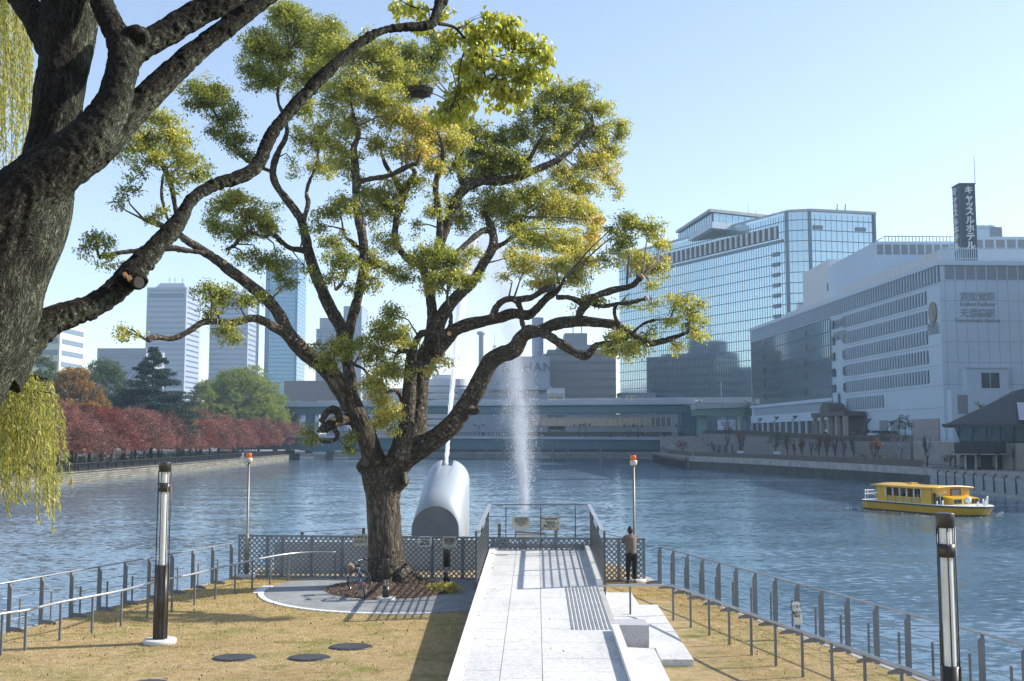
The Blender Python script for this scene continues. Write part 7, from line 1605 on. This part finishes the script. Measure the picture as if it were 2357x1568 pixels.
for i in range(len(arc)-1): mb.bar(arc[i],arc[i+1],.05,.006,up=tuple((arc[i]-Rw).normalized()))
bm_('mudguard', mb, BFR)
arc = make_wheel(Fw_c, su); mb = MB()
for i in range(4,len(arc)-1): mb.bar(arc[i],arc[i+1],.05,.006,up=tuple((arc[i]-Fw_c).normalized()))
bm_('mudguard', mb, BFR)
bbk = Vector((.46,0,.28)); seat = Vector((.30,0,.78)); hdb = Vector((.98,0,.60)); hdt = Vector((.93,0,.80))
mb = MB(); mb.tube([seat+Vector((-.02,0,.08)),bbk],.016,8); mb.tube([bbk,Vector((.72,0,.33)),hdb],[.02,.02,.02],8); mb.tube([seat-Vector((-.05,0,.22)),Vector((.68,0,.46)),hdb+Vector((-.01,0,.06))],.015,8); mb.tube([hdb,hdt],.02,8)
for sy in (-.06,.06): mb.tube([Rw+Vector((0,sy,0)),bbk],.011,6); mb.tube([Rw+Vector((0,sy,0)),seat+Vector((.02,0,-.06))],.009,6)
bm_('frame', mb, BFR)
mb = MB(); s_ = su.cross(Vector((0,0,1)))
for q in (-.055,.055): mb.tube([Fw_c+s_*q, Fw_c+s_*q+Vector((-.04,0,.36))-su*.03, hdb+Vector((.02,0,0))],.011,6)
bm_('fork', mb, CHR)
mb = MB(); hb = hdt+Vector((-.02,0,.16)); mb.tube([hdt,hb],.012,8); mb.tube([hb-su*.22+s_*.30,hb-su*.04+s_*.2,hb+s_*.05+Vector((0,0,.0)),hb-s_*.05,hb-su*.04-s_*.2,hb-su*.22-s_*.30],.012,8); bm_('handlebar', mb, CHR)
for q in (-1,1): mb = MB(); mb.tube([hb-su*.13+s_*q*.25,hb-su*.24+s_*q*.31],.018,8); bm_('grip', mb, BLKP)
mb = MB(); mb.tube([seat,seat+Vector((-.03,0,.12))],.013,8); bm_('seat_post', mb, CHR)
mb = MB(); mb.ico(tuple(seat+Vector((-.08,0,.15))),.12,2,(1.0,1.0,.36)); mb.ico(tuple(seat+Vector((.08,0,.145))),.07,2,(1.6,.5,.4)); me = remesh(mb,.012,'saddle'); link_mesh('saddle', me, BLKP, bk, local=True)
mb = MB(); c = Fw_c+su*.0; bc = hdb+su*.20+Vector((0,0,.16)); W2,L2,H2 = .19,.15,.24   # basket
for k in range(6):
    z = bc.z-.12+H2*k/5; g2 = .85+.15*k/5; q = [bc+su*(sx*L2*g2)+s_*(sy*W2*g2) for sx,sy in ((-1,-1),(1,-1),(1,1),(-1,1))]; q = [Vector((p.x,p.y,z)) for p in q]; mb.tube(q+[q[0]],.004,4)
for sx,sy in [(a,b_) for a in (-1,-.5,0,.5,1) for b_ in (-1,1)]+[(a,b_) for a in (-1,1) for b_ in (-.5,0,.5)]:
    p0_ = bc+su*(sx*L2*.85)+s_*(sy*W2*.85); p1_ = bc+su*(sx*L2)+s_*(sy*W2); mb.tube([Vector((p0_.x,p0_.y,bc.z-.12)),Vector((p1_.x,p1_.y,bc.z+.12))],.0035,4,caps=False)
bm_('basket', mb, BLKP)
mb = MB(); mb.tube([bbk+Vector((0,-.08,0)),bbk+Vector((0,.08,0))],.02,8); mb.tube([bbk+Vector((0,.09,0)),bbk+Vector((.05,.1,-.15))],.009,6); mb.tube([bbk+Vector((0,-.09,0)),bbk+Vector((-.05,-.1,.15))],.009,6); bm_('crank', mb, CHR)
for q,z in ((1,-.15),(-1,.15)): mb = MB(); p = bbk+Vector((q*.05,q*.15,z)); mb.box(p.x-.04,p.x+.04,p.y-.04,p.y+.04,p.z-.01,p.z+.01); bm_('pedal', mb, BLKP)
mb = MB(); mb.bar(Rw+Vector((-.05,.07,0)),bbk+Vector((.08,.07,0)),.02,.11); bm_('chain_guard', mb, BFR)
mb = MB(); mb.tube([Rw+Vector((0,.08,0)),Vector((-.06,.22,.0))],.008,6); mb.tube([Rw+Vector((0,-.08,0)),Vector((-.06,-.1,.03))],.008,6); bm_('kickstand', mb, CHR)
mb = MB(); mb.lathe([(.03,-.02),(.035,.02)],tuple(Rw+Vector((-.38,0,.12))),10); bm_('reflector', mb, mat('red_reflector',(.5,.02,.02),.3))
p0 = G(835,1384); p1 = G(812,1373)
th = math.atan2(1.0, -.24); bk.location = (p0.x, p0.y+.32, 0); bk.rotation_euler = (R(-9),0,th)
bag = MB(); bag.ico(tuple(bc+Vector((0,0,.06))),.14,2,(1,.9,.8)); bg = bag.build('bag', BAG); tag(bg, 'tan bag lying in the bicycle basket', 'bag'); bg.location = bk.location; bg.rotation_euler = bk.rotation_euler
# ================================================================ vehicles far away
def car(px_, ybase, d_, label, col, L=4.3, H=1.45, kind='car', rz=0.0, group=None):
    t = thing(kind if kind != 'car' else 'parked_car', label, 'car' if kind == 'car' else kind.replace('_',' '), (XX(px_,d_),d_,ZZ(ybase,d_)), rz, group); W = .85
    m_ = mat('car_paint_'+str(len(SC.objects)), col, .3, .1, spec=.6, var=.03)
    mb = MB(); bz = .28; pr = [(-L/2,bz),(L/2,bz),(L/2,bz+.45),(L/2-.9 if kind=='car' else L/2-.1,bz+.62),(-L/2+.1,bz+.62),(-L/2,bz+.5)]
    n = len(pr); mb.add([(x,-W,z) for x,z in pr]+[(x,W,z) for x,z in pr],[tuple(range(n)),tuple(range(n,2*n))[::-1]]+[(i,(i+1)%n,n+(i+1)%n,n+i) for i in range(n)]); link_mesh('body', mb.mesh('body'), m_, t, local=True)
    cp = [(-L/2+.25,bz+.6),(L/2-1.0 if kind=='car' else L/2-.3,bz+.6),(L/2-1.6 if kind=='car' else L/2-.7,H),(-L/2+.6 if kind=='car' else -L/2+.3,H)]; n = 4
    mb = MB(); mb.add([(x,-W+.08,z) for x,z in cp]+[(x,W-.08,z) for x,z in cp],[(0,1,2,3),(7,6,5,4)]+[(i,(i+1)%n,n+(i+1)%n,n+i) for i in range(n)]); link_mesh('window', mb.mesh('window'), GLB, t, local=True)
    mb = MB(); mb.box(cp[3][0],cp[2][0],-W+.06,W-.06,H-.03,H+.03); 
    for x in (cp[3][0]+.02,(cp[2][0]+cp[3][0])/2): mb.box(x,x+.12,-W+.05,W-.05,bz+.6,H)
    link_mesh('roof', mb.mesh('roof'), m_, t, local=True)
    for x in (-L/2+.8,L/2-.8):
        for y_ in (-W+.05,W-.05): mb = MB(); mb.tube([(x,y_-.09,.32),(x,y_+.09,.32)],.32,12); link_mesh('wheel', mb.mesh('wheel'), TYRE, t, local=True)
    return t
car(1455,925,360,'white van driving on the upper bridge deck',(.7,.7,.7),4.6,2.0,'white_van'); car(1600,926,360,'white car roof showing above the parapet near the teal pier',(.7,.7,.7),4.6,1.5,'white_van'); 
car(1278,925,362,'cream pickup truck on the upper deck right of the spray',(.5,.48,.42),5.5,2.1,'small_truck'); car(1045-20,1000,342,'small white car on the lower bridge behind the jet',(.6,.6,.6),4.2,1.5,'white_car')
car(1909,997,262,'white box truck parked before the arcade',(.7,.72,.74),5.4,2.6,'box_truck',R(86))
for k,(px_,yb,d_,col,lab) in enumerate(((1970,1003,238,(.06,.065,.07),'dark van parked before the entrance portal'),(1988,1004,232,(.05,.05,.055),'black car parked right of the entrance portal'),(2010,1006,226,(.55,.57,.58),'silver car parked in the middle of the row'),(2032,1007,221,(.06,.07,.09),'dark blue car parked near the pruned tree'),(2050,1008,217,(.05,.05,.05),'black car parked last in the row by the pruned tree'))): car(px_,yb+1,d_,lab,col,4.4,1.75 if k==0 else 1.45,'car',R(86),'cars parked along the raised road')
